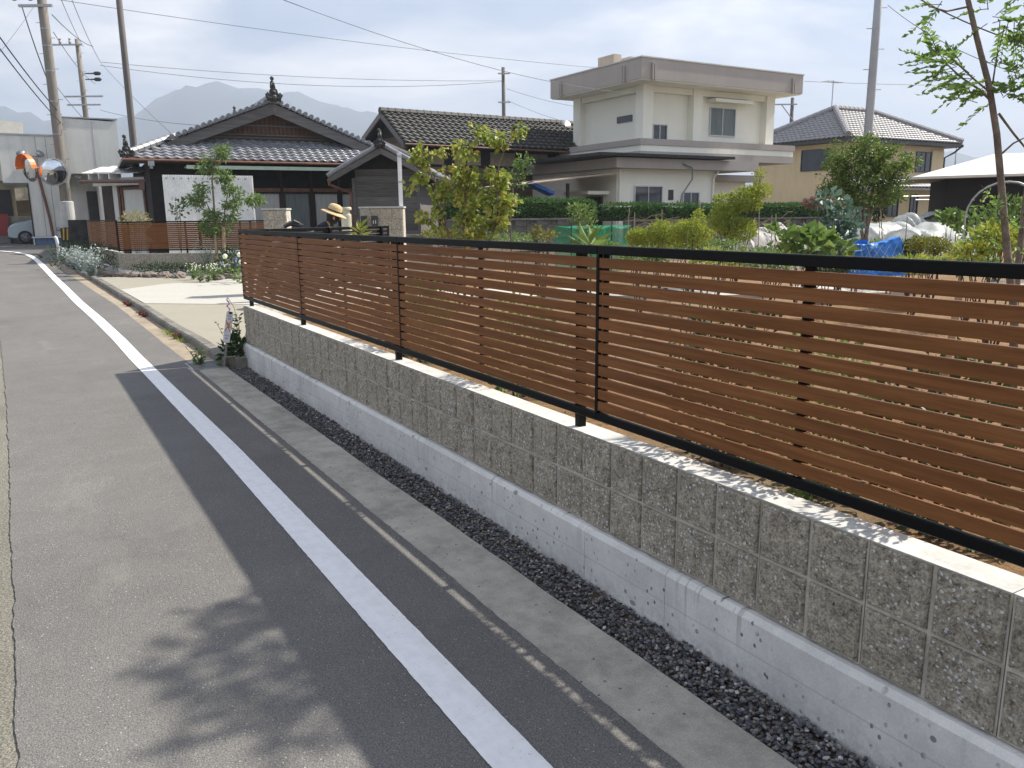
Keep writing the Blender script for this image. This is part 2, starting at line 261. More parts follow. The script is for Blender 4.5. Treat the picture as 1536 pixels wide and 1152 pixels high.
# ------------------------------------------------------------------ mesh helper
class MB:
    def __init__(s, o=None): s.v = []; s.f = []; s.o = Vector(o.location) if o is not None else Vector((0, 0, 0))
    def add(s, vs, fs):
        n = len(s.v); s.v += [tuple(Vector(x)-s.o) for x in vs]; s.f += [tuple(i+n for i in f) for f in fs]; return s
    def box(s, x0, y0, z0, x1, y1, z1):
        return s.add([(x0, y0, z0), (x1, y0, z0), (x1, y1, z0), (x0, y1, z0), (x0, y0, z1), (x1, y0, z1), (x1, y1, z1), (x0, y1, z1)],
                     [(0, 3, 2, 1), (4, 5, 6, 7), (0, 1, 5, 4), (1, 2, 6, 5), (2, 3, 7, 6), (3, 0, 4, 7)])
    def obox(s, c, ax, ay, az):
        c, ax, ay, az = map(Vector, (c, ax, ay, az)); P = []
        for k in (-1, 1):
            for i, j in ((-1, -1), (1, -1), (1, 1), (-1, 1)): P.append(c+ax*i+ay*j+az*k)
        return s.add(P, [(0, 3, 2, 1), (4, 5, 6, 7), (0, 1, 5, 4), (1, 2, 6, 5), (2, 3, 7, 6), (3, 0, 4, 7)])
    def bar(s, p, q, w, h, up=(0, 0, 1)):
        p, q = Vector(p), Vector(q); d = (q-p); l = d.length; d.normalize(); up = Vector(up); sd = d.cross(up)
        if sd.length < 1e-5: sd = d.cross(Vector((1, 0, 0)))
        sd.normalize(); u = sd.cross(d)
        return s.obox((p+q)/2, d*l/2, sd*w/2, u*h/2)
    def tube(s, pts, r, n=8, cap=True):
        pts = [Vector(p) for p in pts]; rs = r if hasattr(r, '__len__') else [r]*len(pts); V = []; Fs = []
        t = (pts[1]-pts[0]).normalized(); a = t.orthogonal().normalized()
        for i, p in enumerate(pts):
            if i == 0: t = pts[1]-pts[0]
            elif i == len(pts)-1: t = pts[-1]-pts[-2]
            else: t = pts[i+1]-pts[i-1]
            t.normalize(); a = (a-t*a.dot(t)); a = a.normalized() if a.length > 1e-6 else t.orthogonal().normalized(); b = t.cross(a)
            for k in range(n):
                th = 2*math.pi*k/n; V.append(p+(a*math.cos(th)+b*math.sin(th))*rs[i])
        for i in range(len(pts)-1):
            for k in range(n): Fs.append((i*n+k, i*n+(k+1) % n, (i+1)*n+(k+1) % n, (i+1)*n+k))
        if cap: Fs.append(tuple(reversed(range(n)))); Fs.append(tuple((len(pts)-1)*n+k for k in range(n)))
        return s.add(V, Fs)
    def lathe(s, prof, c=(0, 0, 0), n=16, axis=None):
        c = Vector(c); z = Vector(axis).normalized() if axis else Vector((0, 0, 1)); a = z.orthogonal().normalized(); b = z.cross(a); V = []; Fs = []
        for (r, h) in prof:
            for k in range(n):
                th = 2*math.pi*k/n; V.append(c+z*h+(a*math.cos(th)+b*math.sin(th))*r)
        for i in range(len(prof)-1):
            for k in range(n): Fs.append((i*n+k, i*n+(k+1) % n, (i+1)*n+(k+1) % n, (i+1)*n+k))
        Fs.append(tuple(reversed(range(n)))); Fs.append(tuple((len(prof)-1)*n+k for k in range(n)))
        return s.add(V, Fs)
    def prism(s, poly, vec):
        n = len(poly); P = [Vector(p) for p in poly]; vec = Vector(vec)
        return s.add(P+[p+vec for p in P], [tuple(reversed(range(n))), tuple(range(n, 2*n))]+[(i, (i+1) % n, n+(i+1) % n, n+i) for i in range(n)])
    def ball(s, c, rx, ry=None, rz=None, n=10, m=6, nz=0, sc=3):
        ry = ry or rx; rz = rz or rx; c = Vector(c); V = []; Fs = []
        for i in range(m+1):
            ph = math.pi*i/m
            for k in range(n):
                th = 2*math.pi*k/n; d = Vector((math.sin(ph)*math.cos(th), math.sin(ph)*math.sin(th), math.cos(ph)))
                q = 1+(nz*noise.noise(d*sc+c) if nz else 0); V.append(c+Vector((d.x*rx*q, d.y*ry*q, d.z*rz*q)))
        for i in range(m):
            for k in range(n): Fs.append((i*n+k, (i+1)*n+k, (i+1)*n+(k+1) % n, i*n+(k+1) % n))
        return s.add(V, Fs)
    def mesh(s, name, smooth=False, bevel=0):
        me = bpy.data.meshes.new(name); me.from_pydata(s.v, [], s.f)
        bm = bmesh.new(); bm.from_mesh(me); bmesh.ops.recalc_face_normals(bm, faces=bm.faces[:])
        if bevel: bmesh.ops.bevel(bm, geom=bm.edges[:], offset=bevel, segments=1, affect='EDGES', clamp_overlap=True)
        bm.to_mesh(me); bm.free()
        if smooth: me.polygons.foreach_set('use_smooth', [True]*len(me.polygons))
        return me
    def build(s, name, mat, parent=None, smooth=False, bevel=0):
        return place(name, s.mesh(name, smooth, bevel), mat, parent)
def place(name, me, mat, parent=None):
    if mat is not None and not me.materials: me.materials.append(mat)
    o = bpy.data.objects.new(name, me); col.objects.link(o); o.parent = parent; return o
def inst(src, parent, loc, rot=None):
    o = src.copy(); col.objects.link(o); o.parent = parent; o.location = loc
    if rot is not None: o.rotation_euler = rot
    return o
def thing(name, label, cat, loc=(0, 0, 0), rotz=0, group=None):
    o = bpy.data.objects.new(name, None); col.objects.link(o); o.location = loc; o.rotation_euler = (0, 0, rotz); o.empty_display_size = .1
    o['label'] = label; o['category'] = cat
    if group: o['group'] = group
    return o
def tag(o, label, cat, group=None):
    o['label'] = label; o['category'] = cat
    if group: o['group'] = group
    return o
def struct(o, label=None):
    o['kind'] = 'structure'
    if label: o['label'] = label
    return o
def lerp_table(T, y):
    if y <= T[0][0]: return T[0][1]
    for (a, b), (c, d) in zip(T, T[1:]):
        if y <= c: return b+(d-b)*(y-a)/(c-a)
    return T[-1][1]
def gz(y): return 0 if y < 9 else (.016*(y-9) if y < 40 else .496)
def sheet(name, pts, mat, z=None, skirt=0):
    "flat polygon from (x,y) points, optionally with a skirt going down"
    mb = MB(); P = [(x, y, gz(y)+z) for x, y in pts]
    if skirt: mb.prism([(a, b, c-skirt) for a, b, c in P], (0, 0, skirt))
    else: mb.add(P, [tuple(range(len(P)))])
    return mb.build(name, mat)
# ------------------------------------------------------------------ ground, road, gutter, kerb
def strip(name, xl, xr, ys, z, mat, nx=1):
    mb = MB(); V = []; Fs = []
    for y in ys:
        a, b = xl(y), xr(y)
        for i in range(nx+1): V.append((a+(b-a)*i/nx, y, gz(y)+z))
    for j in range(len(ys)-1):
        for i in range(nx): k = j*(nx+1)+i; Fs.append((k, k+1, k+nx+2, k+nx+1))
    mb.add(V, Fs); return mb.build(name, mat)
def frange(a, b, st):
    n = max(1, int(round((b-a)/st))); return [a+(b-a)*i/n for i in range(n+1)]
YS = frange(-6, 9, .5)+frange(9.5, 40, 1)+[60, 120, 400, 4000]
earth = M('dusty_earth', (.17, .16, .115), .95, .3, .7, .5, 12, .02)
struct(strip('ground', lambda y: -4000, lambda y: 4000, [-4000, -100]+YS, -.05, earth, 4))
XR = [(-6, -.535), (8, -.535), (12.9, -.63), (15, -.68), (17.85, -.82), (22.5, -1.02), (27.2, -1.27), (30, -1.33), (40, -1.4)]
XL = [(-6, -2.16), (2.1, -2.185), (2.7, -2.19), (3.6, -2.205), (5, -2.22), (6.6, -2.245), (9, -2.295), (12, -2.37), (20, -2.55), (27, -2.75), (40, -3)]
def nzx(y, s, a, k): return a*noise.noise(Vector((k, y*s, .3)))+a*.6*noise.noise(Vector((k+9, y*s*4.1, .3)))
ROADY = frange(-6, -1, .2)+frange(-1, 9, .025)+frange(9.1, 28, .15)
struct(strip('road', lambda y: lerp_table(XL, y)+nzx(y, 5, .011, 1), lambda y: lerp_table(XR, y)+nzx(y, 1.1, .006, 5)+nzx(y, 17, .005, 7), ROADY, .006, asphalt))
struct(strip('road_verge', lambda y: -7, lambda y: lerp_table(XL, y)+.12, frange(-6, 28, 1), -.001, oldroad))
# junction asphalt beyond the bend
mb = MB()
for a, b in zip(frange(27.9, 48, 1.0), frange(27.9, 48, 1.0)[1:]):
    mb.add([(-40, a, gz(a)-.004), (3.0 if a > 33 else -.75, a, gz(a)-.004), (3.0 if a > 33 else -.75, b, gz(b)-.004), (-40, b, gz(b)-.004)], [(0, 1, 2, 3)])
struct(mb.build('road_junction', asphalt))
# white edge line: one continuous ribbon bending left at the junction
LINE = [(-.933, -6), (-.933, 2), (-.932, 4.6), (-.955, 6.1), (-.985, 8.2), (-1.02, 10.4), (-1.09, 12.74), (-1.2, 15.44), (-1.27, 18.13), (-1.34, 20.45), (-1.42, 23.35), (-1.52, 27.12), (-1.62, 29.95), (-1.79, 32.24), (-2.13, 34.1), (-2.64, 35.4), (-3.6, 36.6), (-5.5, 37.6), (-12, 39)]
def ribbon(name, pts, w, z, ragged=.003, step=.06):
    mb = MB(); P = [Vector((x, y)) for x, y in pts]; Q = []
    for a, b in zip(P, P[1:]):
        n = max(1, int((b-a).length/step)); Q += [a+(b-a)*i/n for i in range(n)]
    Q.append(P[-1]); S = []
    for i in range(len(Q)):
        k = [Q[max(0, min(len(Q)-1, i+j))] for j in range(-8, 9)]; S.append(sum(k, Vector((0, 0)))/len(k))
    V = []; Fs = []
    for i, q in enumerate(S):
        t = (S[min(i+1, len(S)-1)]-S[max(i-1, 0)]).normalized(); n = Vector((t.y, -t.x))
        for sgn in (-1, 1):
            e = w/2+ragged*noise.noise(Vector((i*.9, sgn*7, 0)))+ragged*noise.noise(Vector((i*.21, sgn*3, 0)))
            p = q+n*e*sgn; V.append((p.x, p.y, gz(p.y)+z))
    for i in range(len(S)-1): Fs.append((2*i, 2*i+1, 2*i+3, 2*i+2))
    mb.add(V, Fs); return mb.build(name, paint)
struct(ribbon('road_marking', LINE, .15, .011, .0022, .02), 'white edge line painted along the asphalt')
struct(ribbon('road_marking', [(-9, 40.4), (-6, 40.0), (-3.6, 39.4), (-2.1, 39.0)], .16, .011), 'white line crossing the far junction')
# concrete gutter slab along the wall, gravel bed
struct(strip('gutter', lambda y: -.66, lambda y: -.248+nzx(y, 1.3, .008, 3), frange(-6, 7.72, .12), 0.0, gutter_c, 2))
mb = MB(); mb.box(-.30, -6, -.12, -.02, 7.9, -.028); struct(mb.build('gravel_bed', soil))
KX = [(7.7, -.27), (8.0, -.27), (9.5, -.28), (10.7, -.35), (14.2, -.44), (16.5, -.53), (19.3, -.63), (23, -.80), (27.5, -.98)]
struct(strip('gutter', lambda y: lerp_table(XR, y)-.12, lambda y: lerp_table(KX, y)+.03, frange(8.42, 27.4, .3), .002, gutter_s))
# far patch in the gutter round the grate
struct(strip('gutter', lambda y: -.66, lambda y: -.24, frange(7.725, 8.41, .1), .001, gutter_c))
# kerb of 0.6 m kerbstones with dark joints
kb = thing('kerb', 'low weathered concrete kerb edging the driveway', 'kerb', (-.2, 8, 0)); kb['kind'] = 'structure'
y = 7.86
while y < 27:
    y2 = y+.6; a, b = lerp_table(KX, y), lerp_table(KX, y2); t = Vector((b-a, .6, 0)).normalized(); n = Vector((t.y, -t.x, 0)); m0 = MB(kb)
    p = Vector((a, y, gz(y)-.15))+t*.004; q = Vector((b, y2, gz(y2)-.15))-t*.004; h = .15+.095+RND.uniform(-.004, .004)
    prof = [(0, 0), (.006, h-.02), (.026, h), (.13, h), (.13, 0)]
    m0.add([p+n*u+Vector((0, 0, v)) for u, v in prof]+[q+n*u+Vector((0, 0, v)) for u, v in prof], [(4, 3, 2, 1, 0), (5, 6, 7, 8, 9)]+[(i, (i+1) % 5, 5+(i+1) % 5, 5+i) for i in range(5)])
    m0.build('kerbstone', kerb_c, kb); y = y2
# driveway
dv = strip('driveway', lambda y: lerp_table(KX, y)+.125, lambda y: 5.2, frange(7.75, 19.6, .5), .094, drive_c); struct(dv)
m0 = MB(); m0.box(-.142, 7.752, -.1, -.039, 8.2, .0925); m0.build('edge_block', kerb_c, dv)
def slab(pts, mat, z):
    mb = MB(); mb.prism([(x, y, gz(y)+z-.02) for x, y in pts], (0, 0, .02)); o = mb.build('concrete_slab', mat, dv); return o
slab([(-.30, 13.75), (1.18, 12.65), (2.6, 11.6), (3.6, 15.2), (1.95, 16.6), (.81, 17.25), (.5, 17.2), (-.40, 16.4)], drive_w, .101)
slab([(1.25, 17.0), (1.95, 16.62), (3.6, 15.25), (4.4, 15.6), (2.2, 17.9)], drive_w, .108)
# raised garden of sandy soil behind the wall
GARDEN = [(.1, -8), (.1, 7.8), (2.2, 9.05), (4.2, 11.2), (9, 13.2), (60, 13.2), (60, -8)]
mb = MB(); V = []; Fs = []
nx, ny = 60, 70
def insideg(x, y): return x > .1 and (y < 7.7 or y < 7.8+(x-.1)*.6 or (x > 4.2 and y < 13))
xs = [.1+60*(i/nx)**2.2 for i in range(nx+1)]; ys = frange(-8, 13.2, 21.2/ny)
for yy in ys:
    for x in xs: V.append((x, yy, .5+.035*noise.noise(Vector((x*1.3, yy*1.3, 0)))+.02*noise.noise(Vector((x*5, yy*5, 2)))))
for j in range(ny):
    for i in range(nx):
        if insideg((xs[i]+xs[i+1])/2, (ys[j]+ys[j+1])/2): k = j*(nx+1)+i; Fs.append((k, k+1, k+nx+2, k+nx+1))
mb.add(V, Fs); gs = mb.build('garden_soil', sand, smooth=True); struct(gs)
path_c = mat_concrete('garden_path_concrete', (.52, .50, .45), (.40, .38, .34), .5, speck=False, bump=.2)
P = [Vector((2.6, 9.0)), Vector((4.0, 8.1)), Vector((5.4, 7.1)), Vector((7.5, 6.0)), Vector((10, 4.9)), Vector((14, 3.5))]
gp = None
for i, (a, b) in enumerate(zip(P, P[1:])):
    t = (b-a).normalized(); n = Vector((-t.y, t.x)); m0 = MB(); a2 = a+t*.004; w = .55
    m0.prism([(*(a2-n*w), .47), (*(b-n*w), .47), (*(b+n*w), .47), (*(a2+n*w), .47)], (0, 0, .075))
    if gp is None: gp = m0.build('garden_path', path_c); struct(gp)
    else: m0.build('concrete_slab', path_c, gp)
mb = MB(); V = []; Fs = []
for yy in frange(13.0, 60, 1.0):
    V += [(4.5, yy, .42), (80, yy, .42)]
for j in range(len(V)//2-1): Fs.append((2*j, 2*j+1, 2*j+3, 2*j+2))
mb.add(V, Fs); struct(mb.build('field_soil', soil))

# ------------------------------------------------------------------ block walls and slat fences (local x along the wall, y away from the viewer)
def rough_cell(w, h, seed):
    us = [0, .035, .22, .41, .6, .78, .965, 1]; n_ = len(us)-1; V = []; Fs = []
    for j, v in enumerate(us):
        for i, u in enumerate(us):
            edge = i in (0, n_) or j in (0, n_)
            yv = .0035 if edge else -.0045+.008*noise.noise(Vector((u*3.1+seed*7.3, v*3.1, seed)))+.005*noise.noise(Vector((u*8, v*8, seed*3.1)))
            jx = 0 if i in (0, n_) else .006*noise.noise(Vector((i*1.7, j*1.3, seed+5))); jz = 0 if j in (0, n_) else .006*noise.noise(Vector((i*1.3, j*1.7, seed+9)))
            V.append((u*w+jx, yv, v*h+jz))
    m_ = n_+1
    for j in range(n_):
        for i in range(n_): k = j*m_+i; Fs.append((k, k+1, k+m_+1, k+m_))
    n = len(V); V += [(0, .03, 0), (w, .03, 0), (w, .03, h), (0, .03, h)]
    b = [i for i in range(m_)]; t = [n_*m_+i for i in range(m_)]; l = [j*m_ for j in range(m_)]; r = [j*m_+n_ for j in range(m_)]
    Fs += [tuple(b+[n+1, n]), tuple(t+[n+2, n+3]), tuple(l+[n+3, n]), tuple(r+[n+2, n+1])]
    m = MB(); m.add(V, Fs); return m.mesh('block', smooth=False)
CELLS = [rough_cell(.184, .186, s) for s in range(9)]
for c in CELLS: c.materials.append(split_b)
def block_wall(label, loc, rotz, L, courses=2, zbase=-.85, found=True, seams=(), group=None):
    "origin on the wall top; the courses hang below it"
    t = thing('block_wall', label, 'wall', loc, rotz, group); n = int(L/.2+.01)
    for c in range(courses):
        for i in range(n):
            o = bpy.data.objects.new('block', RND.choice(CELLS)); col.objects.link(o); o.parent = t; o.location = (i*.2+.008, RND.uniform(-.003, .003), -.2*(c+1)+.007)
            if i == n-1 and L-n*.2 > .02: o.scale = ((L-i*.2-.016)/.184, 1, 1)
    k = 0
    while k*.4 < L-.05:
        m0 = MB(); m0.box(k*.4+.0015, .0085, -.2*courses, min(L, k*.4+.4)-.0015, .12, -.001); m0.build('block_core', walltop if False else mortar, t)
        m1 = MB(); m1.box(k*.4+.0015, .004, -.0005, min(L, k*.4+.4)-.0015, .122, .0015); m1.build('mortar_cap', walltop, t); k += 1
    if found:
        zt = -.2*courses; cuts = [0]+[s for s in seams if 0 < s < L]+[L]
        for a, b in zip(cuts, cuts[1:]):
            m0 = MB(); prof = [(-.036, zbase), (-.036, zt-.022), (-.018, zt-.003), (.125, zt-.003), (.125, zbase)]
            m0.prism([(a+.0012, p, q) for p, q in prof], (b-a-.0024, 0, 0)); m0.build('foundation', found_c, t)
    return t
SLAT_H, PITCHS = .0405, .05
slat_cache = {}
def slat_mesh(L, H=SLAT_H):
    k = (round(L, 3), H)
    if k not in slat_cache:
        m0 = MB(); m0.box(0, 0, 0, L, .0185, H); me = m0.mesh('slat', bevel=.0012); me.materials.append(slat_m); slat_cache[k] = me
    return slat_cache[k]
def slat_fence(label, loc, rotz, panels, posts, n=13, group=None, smat=None, sh=SLAT_H):
    "origin on the wall top; slats face local -y"
    t = thing('slat_fence', label, 'fence', loc, rotz, group); zb = .068; rh = .036; top = zb+rh+.010+n*PITCHS+.004
    x = 0
    for i, w in enumerate(panels):
        g = .0005
        m0 = MB(); m0.box(x+g, .016, top, x+w-g, .042, top+rh); m0.build('top_rail', black_al, t, bevel=.003)
        m0 = MB(); m0.box(x+g, .018, zb, x+w-g, .040, zb+rh); m0.build('bottom_rail', black_al, t, bevel=.003)
        for k in range(n):
            o = bpy.data.objects.new('slat', slat_mesh(w-.017, sh)); col.objects.link(o); o.parent = t; 
            if smat is not None: o.material_slots[0].link = 'OBJECT'; o.material_slots[0].material = smat
            o.location = (x+.0085, .0195+RND.uniform(-.0006, .0006), zb+rh+.010+k*PITCHS+RND.uniform(-.0005, .0005))
        for xe in (x+.0045, x+w-.0045):
            m0 = MB(); m0.box(xe-.0045, .0175, zb+rh+.001, xe+.0045, .0385, top-.001); m0.build('end_trim', black_al, t)
        m0 = MB(); m0.box(x+.010, .039, zb+rh+.001, x+.05, .0415, top-.001); m0.build('bracket', black_al, t)
        m0 = MB(); m0.box(x+w/2-.02, .039, zb+rh+.001, x+w/2+.02, .046, top-.001); m0.build('brace', black_al, t)
        x += w
    for px in posts:
        m0 = MB(); m0.box(px-.019, .0425, -.12, px+.019, .080, top+rh-.004); m0.build('post', black_al, t, bevel=.003)
    return t
MAINP = [2.13, 2.13, 2.07, 2.07, 2.07, 2.07]
W1 = block_wall('split-face block wall with white pebbles on a concrete footing beside the gravel strip', (0, 7.89, .64), rad(-90), 12.4, 2, -.85, True, (2.1, 4.41, 6.27, 6.79, 8.6, 10.4))
F1 = slat_fence('brown slat fence with black rails standing on the wall beside the gravel strip', (0, 7.95, .64), rad(-90), MAINP, [.17, 2.02, 4.12, 6.16, 8.22, 10.3])
# the return that closes the garden towards the driveway
W2 = block_wall('split-face block wall running back from the driveway corner behind the long fence', (2.26, 9.27, .64), rad(210), 2.5, 2, -.7)
F2 = slat_fence('short dark slat fence running back beside the driveway behind the long fence', (2.26, 9.27, .642), rad(210), [1.25, 1.25], [.2, 1.2, 2.2], smat=M('black_slat', (.012, .011, .011), .5, .1, 4, spec=.25))
# across the driveway
W3 = block_wall('low split-face block wall behind the driveway rockery', (.14, 21.89, .70), rad(-31), 4.4, 2, -.7)
F3 = slat_fence('brown slat fence above the driveway rockery, behind the staked young tree', (.14, 21.95, .70), rad(-31), [2.1, 2.1], [.3, 1.75, 3.4], sh=.043)
W4 = block_wall('low split-face block wall running along the road behind the silver-leaved shrubs', (-.12, 27.5, .74), rad(-87.3), 5.6, 2, -.7)
F4 = slat_fence('brown slat fence running along the road towards the utility pole', (-.12, 27.56, .74), rad(-87.3), [1.88, 1.88, 1.88], [.3, 1.9, 3.7, 5.4], sh=.043)

# ------------------------------------------------------------------ gravel
def pebbles(name, spots, mat, smin, smax, parent=None):
    V = []; Fs = []; base = []
    bm = bmesh.new(); bmesh.ops.create_icosphere(bm, subdivisions=1, radius=1); bv = [v.co.copy() for v in bm.verts]; bf = [tuple(v.index for v in f.verts) for f in bm.faces]; bm.free()
    for (x, y, z) in spots:
        s = RND.uniform(smin, smax); e = Euler((RND.uniform(-.5, .5), RND.uniform(-.5, .5), RND.uniform(0, 6.3))).to_matrix(); sx, sy, sz = s*RND.uniform(.8, 1.35), s*RND.uniform(.7, 1.1), s*RND.uniform(.45, .75); n = len(V)
        for v in bv:
            q = e @ Vector((v.x*sx*RND.uniform(.85, 1.12), v.y*sy*RND.uniform(.85, 1.12), v.z*sz)); V.append((x+q.x, y+q.y, z+q.z))
        Fs += [tuple(i+n for i in f) for f in bf]
    me = bpy.data.meshes.new(name); me.from_pydata(V, [], Fs); return place(name, me, mat, parent)
def mat_pebble():
    m, nt, b = newmat('mixed_dark_gravel'); g = nd(nt, 'ShaderNodeNewGeometry'); v = coords(nt)
    k = ramp(nt, g.outputs['Random Per Island'], [(0, (.045, .045, .052)), (.35, (.085, .085, .096)), (.62, (.14, .138, .148)), (.80, (.21, .205, .20)), (.9, (.18, .145, .10)), (.965, (.33, .32, .31)), (1, (.5, .49, .47))])
    k = mix(nt, k, ramp(nt, noisetex(nt, v, 300, 3), [(.3, .75), (.7, 1.2)]), 1, 'MULTIPLY'); lk(nt, k, b.inputs['Base Color']); b.inputs['Roughness'].default_value = .65; return m
sp = []
for i in range(15500):
    y = -1.6+9.35*RND.random()**1.55; x = -.245+.205*RND.random()+.0*y; sp.append((x+nzx(y, 2, .012, 8), y, RND.uniform(-.024, .002)))
gv = pebbles('gravel', sp, mat_pebble(), .0055, .0098); gv['kind'] = 'stuff'; gv['label'] = 'dark grey gravel filling the strip along the wall footing'; gv['category'] = 'gravel'

# ------------------------------------------------------------------ drain grate
dg = thing('drain_grate', 'steel drain grate set in the gutter beside the driveway kerb', 'grate', (-.42, 8.05, 0))
m0 = MB(); m0.box(-.17, -.24, -.06, -.155, .24, .010); m0.box(.155, -.24, -.06, .17, .24, .010); m0.box(-.155, -.24, -.06, .155, -.225, .010); m0.box(-.155, .225, -.06, .155, .24, .010); m0.build('frame', steel, dg)
m0 = MB(); m0.box(-.155, -.225, -.05, .155, .225, .0035); m0.build('pit', dark_metal, dg)
for i in range(10):
    y = -.2+i*.0445; m0 = MB(); m0.box(-.154, y-.005, .004, .154, y+.005, .014); m0.build('bar', steel, dg)
# ------------------------------------------------------------------ building helpers
glass_d = glassmat('dark_glass'); glass_b = glassmat('bluish_glass', (.05, .06, .07), .1)
curtain_w = M('white_curtain', (.50, .51, .50), .8, .25, 3, stretch=(26, 1, .4)); curtain_g = M('grey_curtain', (.17, .20, .20), .8, .3, 3, stretch=(22, 22, .4))
alu = M('aluminium_frame', (.52, .53, .54), .4, .06, 3, metal=.4); wood_d = M('dark_timber', (.035, .024, .018), .75, .3, 5, stretch=(1, 1, .3)); wood_b = M('brown_timber', (.17, .085, .05), .7, .25, 5)
cream = mat_wall('cream_render', (.88, .87, .76), .16); cream2 = mat_wall('beige_render', (.68, .55, .34), .3); greytrim = mat_wall('grey_trim', (.42, .38, .345), .25); bwhite = mat_wall('grey_white_render', (.75, .75, .70), .45)
tile_g = mat_tile('silver_roof_tile', (.20, .205, .22), .30); tile_d = mat_tile('black_roof_tile', (.040, .039, .037), .6, .25); tile_e = mat_tile('grey_roof_tile', (.25, .245, .25), .45)
plank_g = mat_planks('weathered_planks', (.14, .132, .125)); plank_b = mat_planks('brown_planks', (.11, .07, .045)); soot = M('sooty_wall', (.018, .016, .015), .85, .3, 4)
copper = M('copper_gutter', (.19, .085, .055), .5, .2, 5)
def window(root, parent, x0, x1, z0, z1, y, fr=None, pane=None, n=2, curtain=None, depth=.10, fw=.04):
    "window in a facade that faces local -y; y is the facade plane. root: thing whose location is subtracted"
    fr = fr or alu; pane = pane or glass_d; w = MB(root)
    w.box(x0, y-.07, z0, x1, y+.02, z0+fw); w.box(x0, y-.07, z1-fw, x1, y+.02, z1); w.box(x0, y-.07, z0+fw, x0+fw, y+.02, z1-fw); w.box(x1-fw, y-.07, z0+fw, x1, y+.02, z1-fw)
    o = w.build('window', fr, parent); sx = (x1-x0-2*fw)/n
    for i in range(n):
        a = x0+fw+i*sx; b = a+sx; yy = y-.030+(.015 if i % 2 else 0)
        if i: m0 = MB(root); m0.box(a-.022, y-.05, z0+fw, a+.022, y-.032, z1-fw); m0.build('mullion', fr, o)
        m0 = MB(root); m0.box(a+.002, yy, z0+fw, b-.002, yy+.008, z1-fw); m0.build('pane', (curtain if curtain and (i % 2 == 0 or curtain is not glass_d) else pane), o)
    return o
def hwindow(root, parent, y0, y1, z0, z1, x, fr=None, pane=None, n=2):
    "window in a facade that faces -x"
    fr = fr or alu; pane = pane or glass_d; w = MB(root); fw = .04
    w.box(x-.07, y0, z0, x+.02, y1, z0+fw); w.box(x-.07, y0, z1-fw, x+.02, y1, z1); w.box(x-.07, y0, z0+fw, x+.02, y0+fw, z1-fw); w.box(x-.07, y1-fw, z0+fw, x+.02, y1, z1-fw)
    o = w.build('window', fr, parent); s = (y1-y0-2*fw)/n
    for i in range(n):
        a = y0+fw+i*s; m0 = MB(root); m0.box(x-.03, a+.002, z0+fw, x-.02, a+s-.002, z1-fw); m0.build('pane', pane, o)
    return o
def tile_mesh(name, w, l, mat, hump=.045, lip=.03, nseg=6):
    m0 = MB(); V = []; Fs = []
    for j in range(2):
        for i in range(nseg+1):
            u = i/nseg; z = hump*(math.sin(u*2*math.pi-.6)*.5+.5)**1.3+(lip if j == 0 else 0); V.append((u*w*1.02, j*l*1.12, z))
    for i in range(nseg): Fs.append((i, i+1, nseg+2+i, nseg+1+i))
    n = len(V)
    for i in range(nseg+1): V.append((V[i][0], 0, V[i][2]-.035))
    for i in range(nseg): Fs.append((n+i, n+i+1, i+1, i))
    m0.add(V, Fs); me = bpy.data.meshes.new(name); me.from_pydata(m0.v, [], m0.f); me.polygons.foreach_set('use_smooth', [True]*nseg+[False]*nseg); me.materials.append(mat); return me
def tile_field(parent, me, w, l, origin, ex, up, inside, cols, rows, joined=None, maxn=300):
    "lay tiles on a roof plane: origin at eave-left, ex along the eave, up along the slope"
    ex = Vector(ex).normalized(); up = Vector(up).normalized(); nrm = ex.cross(up).normalized(); Rm = Matrix((ex, up, nrm)).transposed(); eu = Rm.to_euler(); cnt = 0; V = []; Fs = []
    for r in range(rows):
        for c in range(cols):
            u, v = c*w, r*l
            if not inside(u+w/2, v+l/2): continue
            p = Vector(origin)+ex*u+up*v
            if joined is None and cnt < maxn:
                o = bpy.data.objects.new('roof_tile', me); col.objects.link(o); o.parent = parent; o.location = p; o.rotation_euler = eu; cnt += 1
            else:
                n = len(V); V += [p+Rm @ x.co for x in me.vertices]; Fs += [tuple(n+i for i in f.vertices) for f in me.polygons]
    if V:
        q = bpy.data.meshes.new('roof_tiles'); q.from_pydata([tuple(a) for a in V], [], Fs); q.polygons.foreach_set('use_smooth', [True]*len(Fs)); o = place('roof_tiles', q, me.materials[0], parent); o['kind'] = 'stuff'
def ridge_run(mb, p, q, r=.12, seg=.3, lift=.05):
    "ridge capping of overlapping half-round tiles"
    p, q = Vector(p), Vector(q); d = q-p; n = max(1, int(d.length/seg)); d.normalize()
    for i in range(n):
        a = p+(q-p)*(i/n); b = p+(q-p)*((i+1)/n); mb.tube([a+Vector((0, 0, lift)), b+Vector((0, 0, lift))+d*.03], [r*1.06, r*.94], 8)
def cyl_y(mb, c, r, h, n=12): return mb.lathe([(r*.9, 0), (r, .01), (r, h)], c, n)

# ------------------------------------------------------------------ house A: traditional tiled house (local frame: x along the facade, y back)
A = thing('tiled_house', 'old timber house with silver-grey tiled hip-and-gable roof and carved ridge figures', 'house', (5.75, 26.35, .3), rad(-4))
HW, EZ, RZ, SK = 4.75, 3.05, 5.05, 1.7   # half width, eave z, ridge z (above the house base), depth of the front skirt roof
slope = (RZ-EZ)/HW; topx = HW-1.72; topz = EZ+1.72*slope
m0 = MB(); m0.box(-4.0, 1.0, -.6, 4.0, 8.0, EZ+.05); body = m0.build('wall', soot, A)
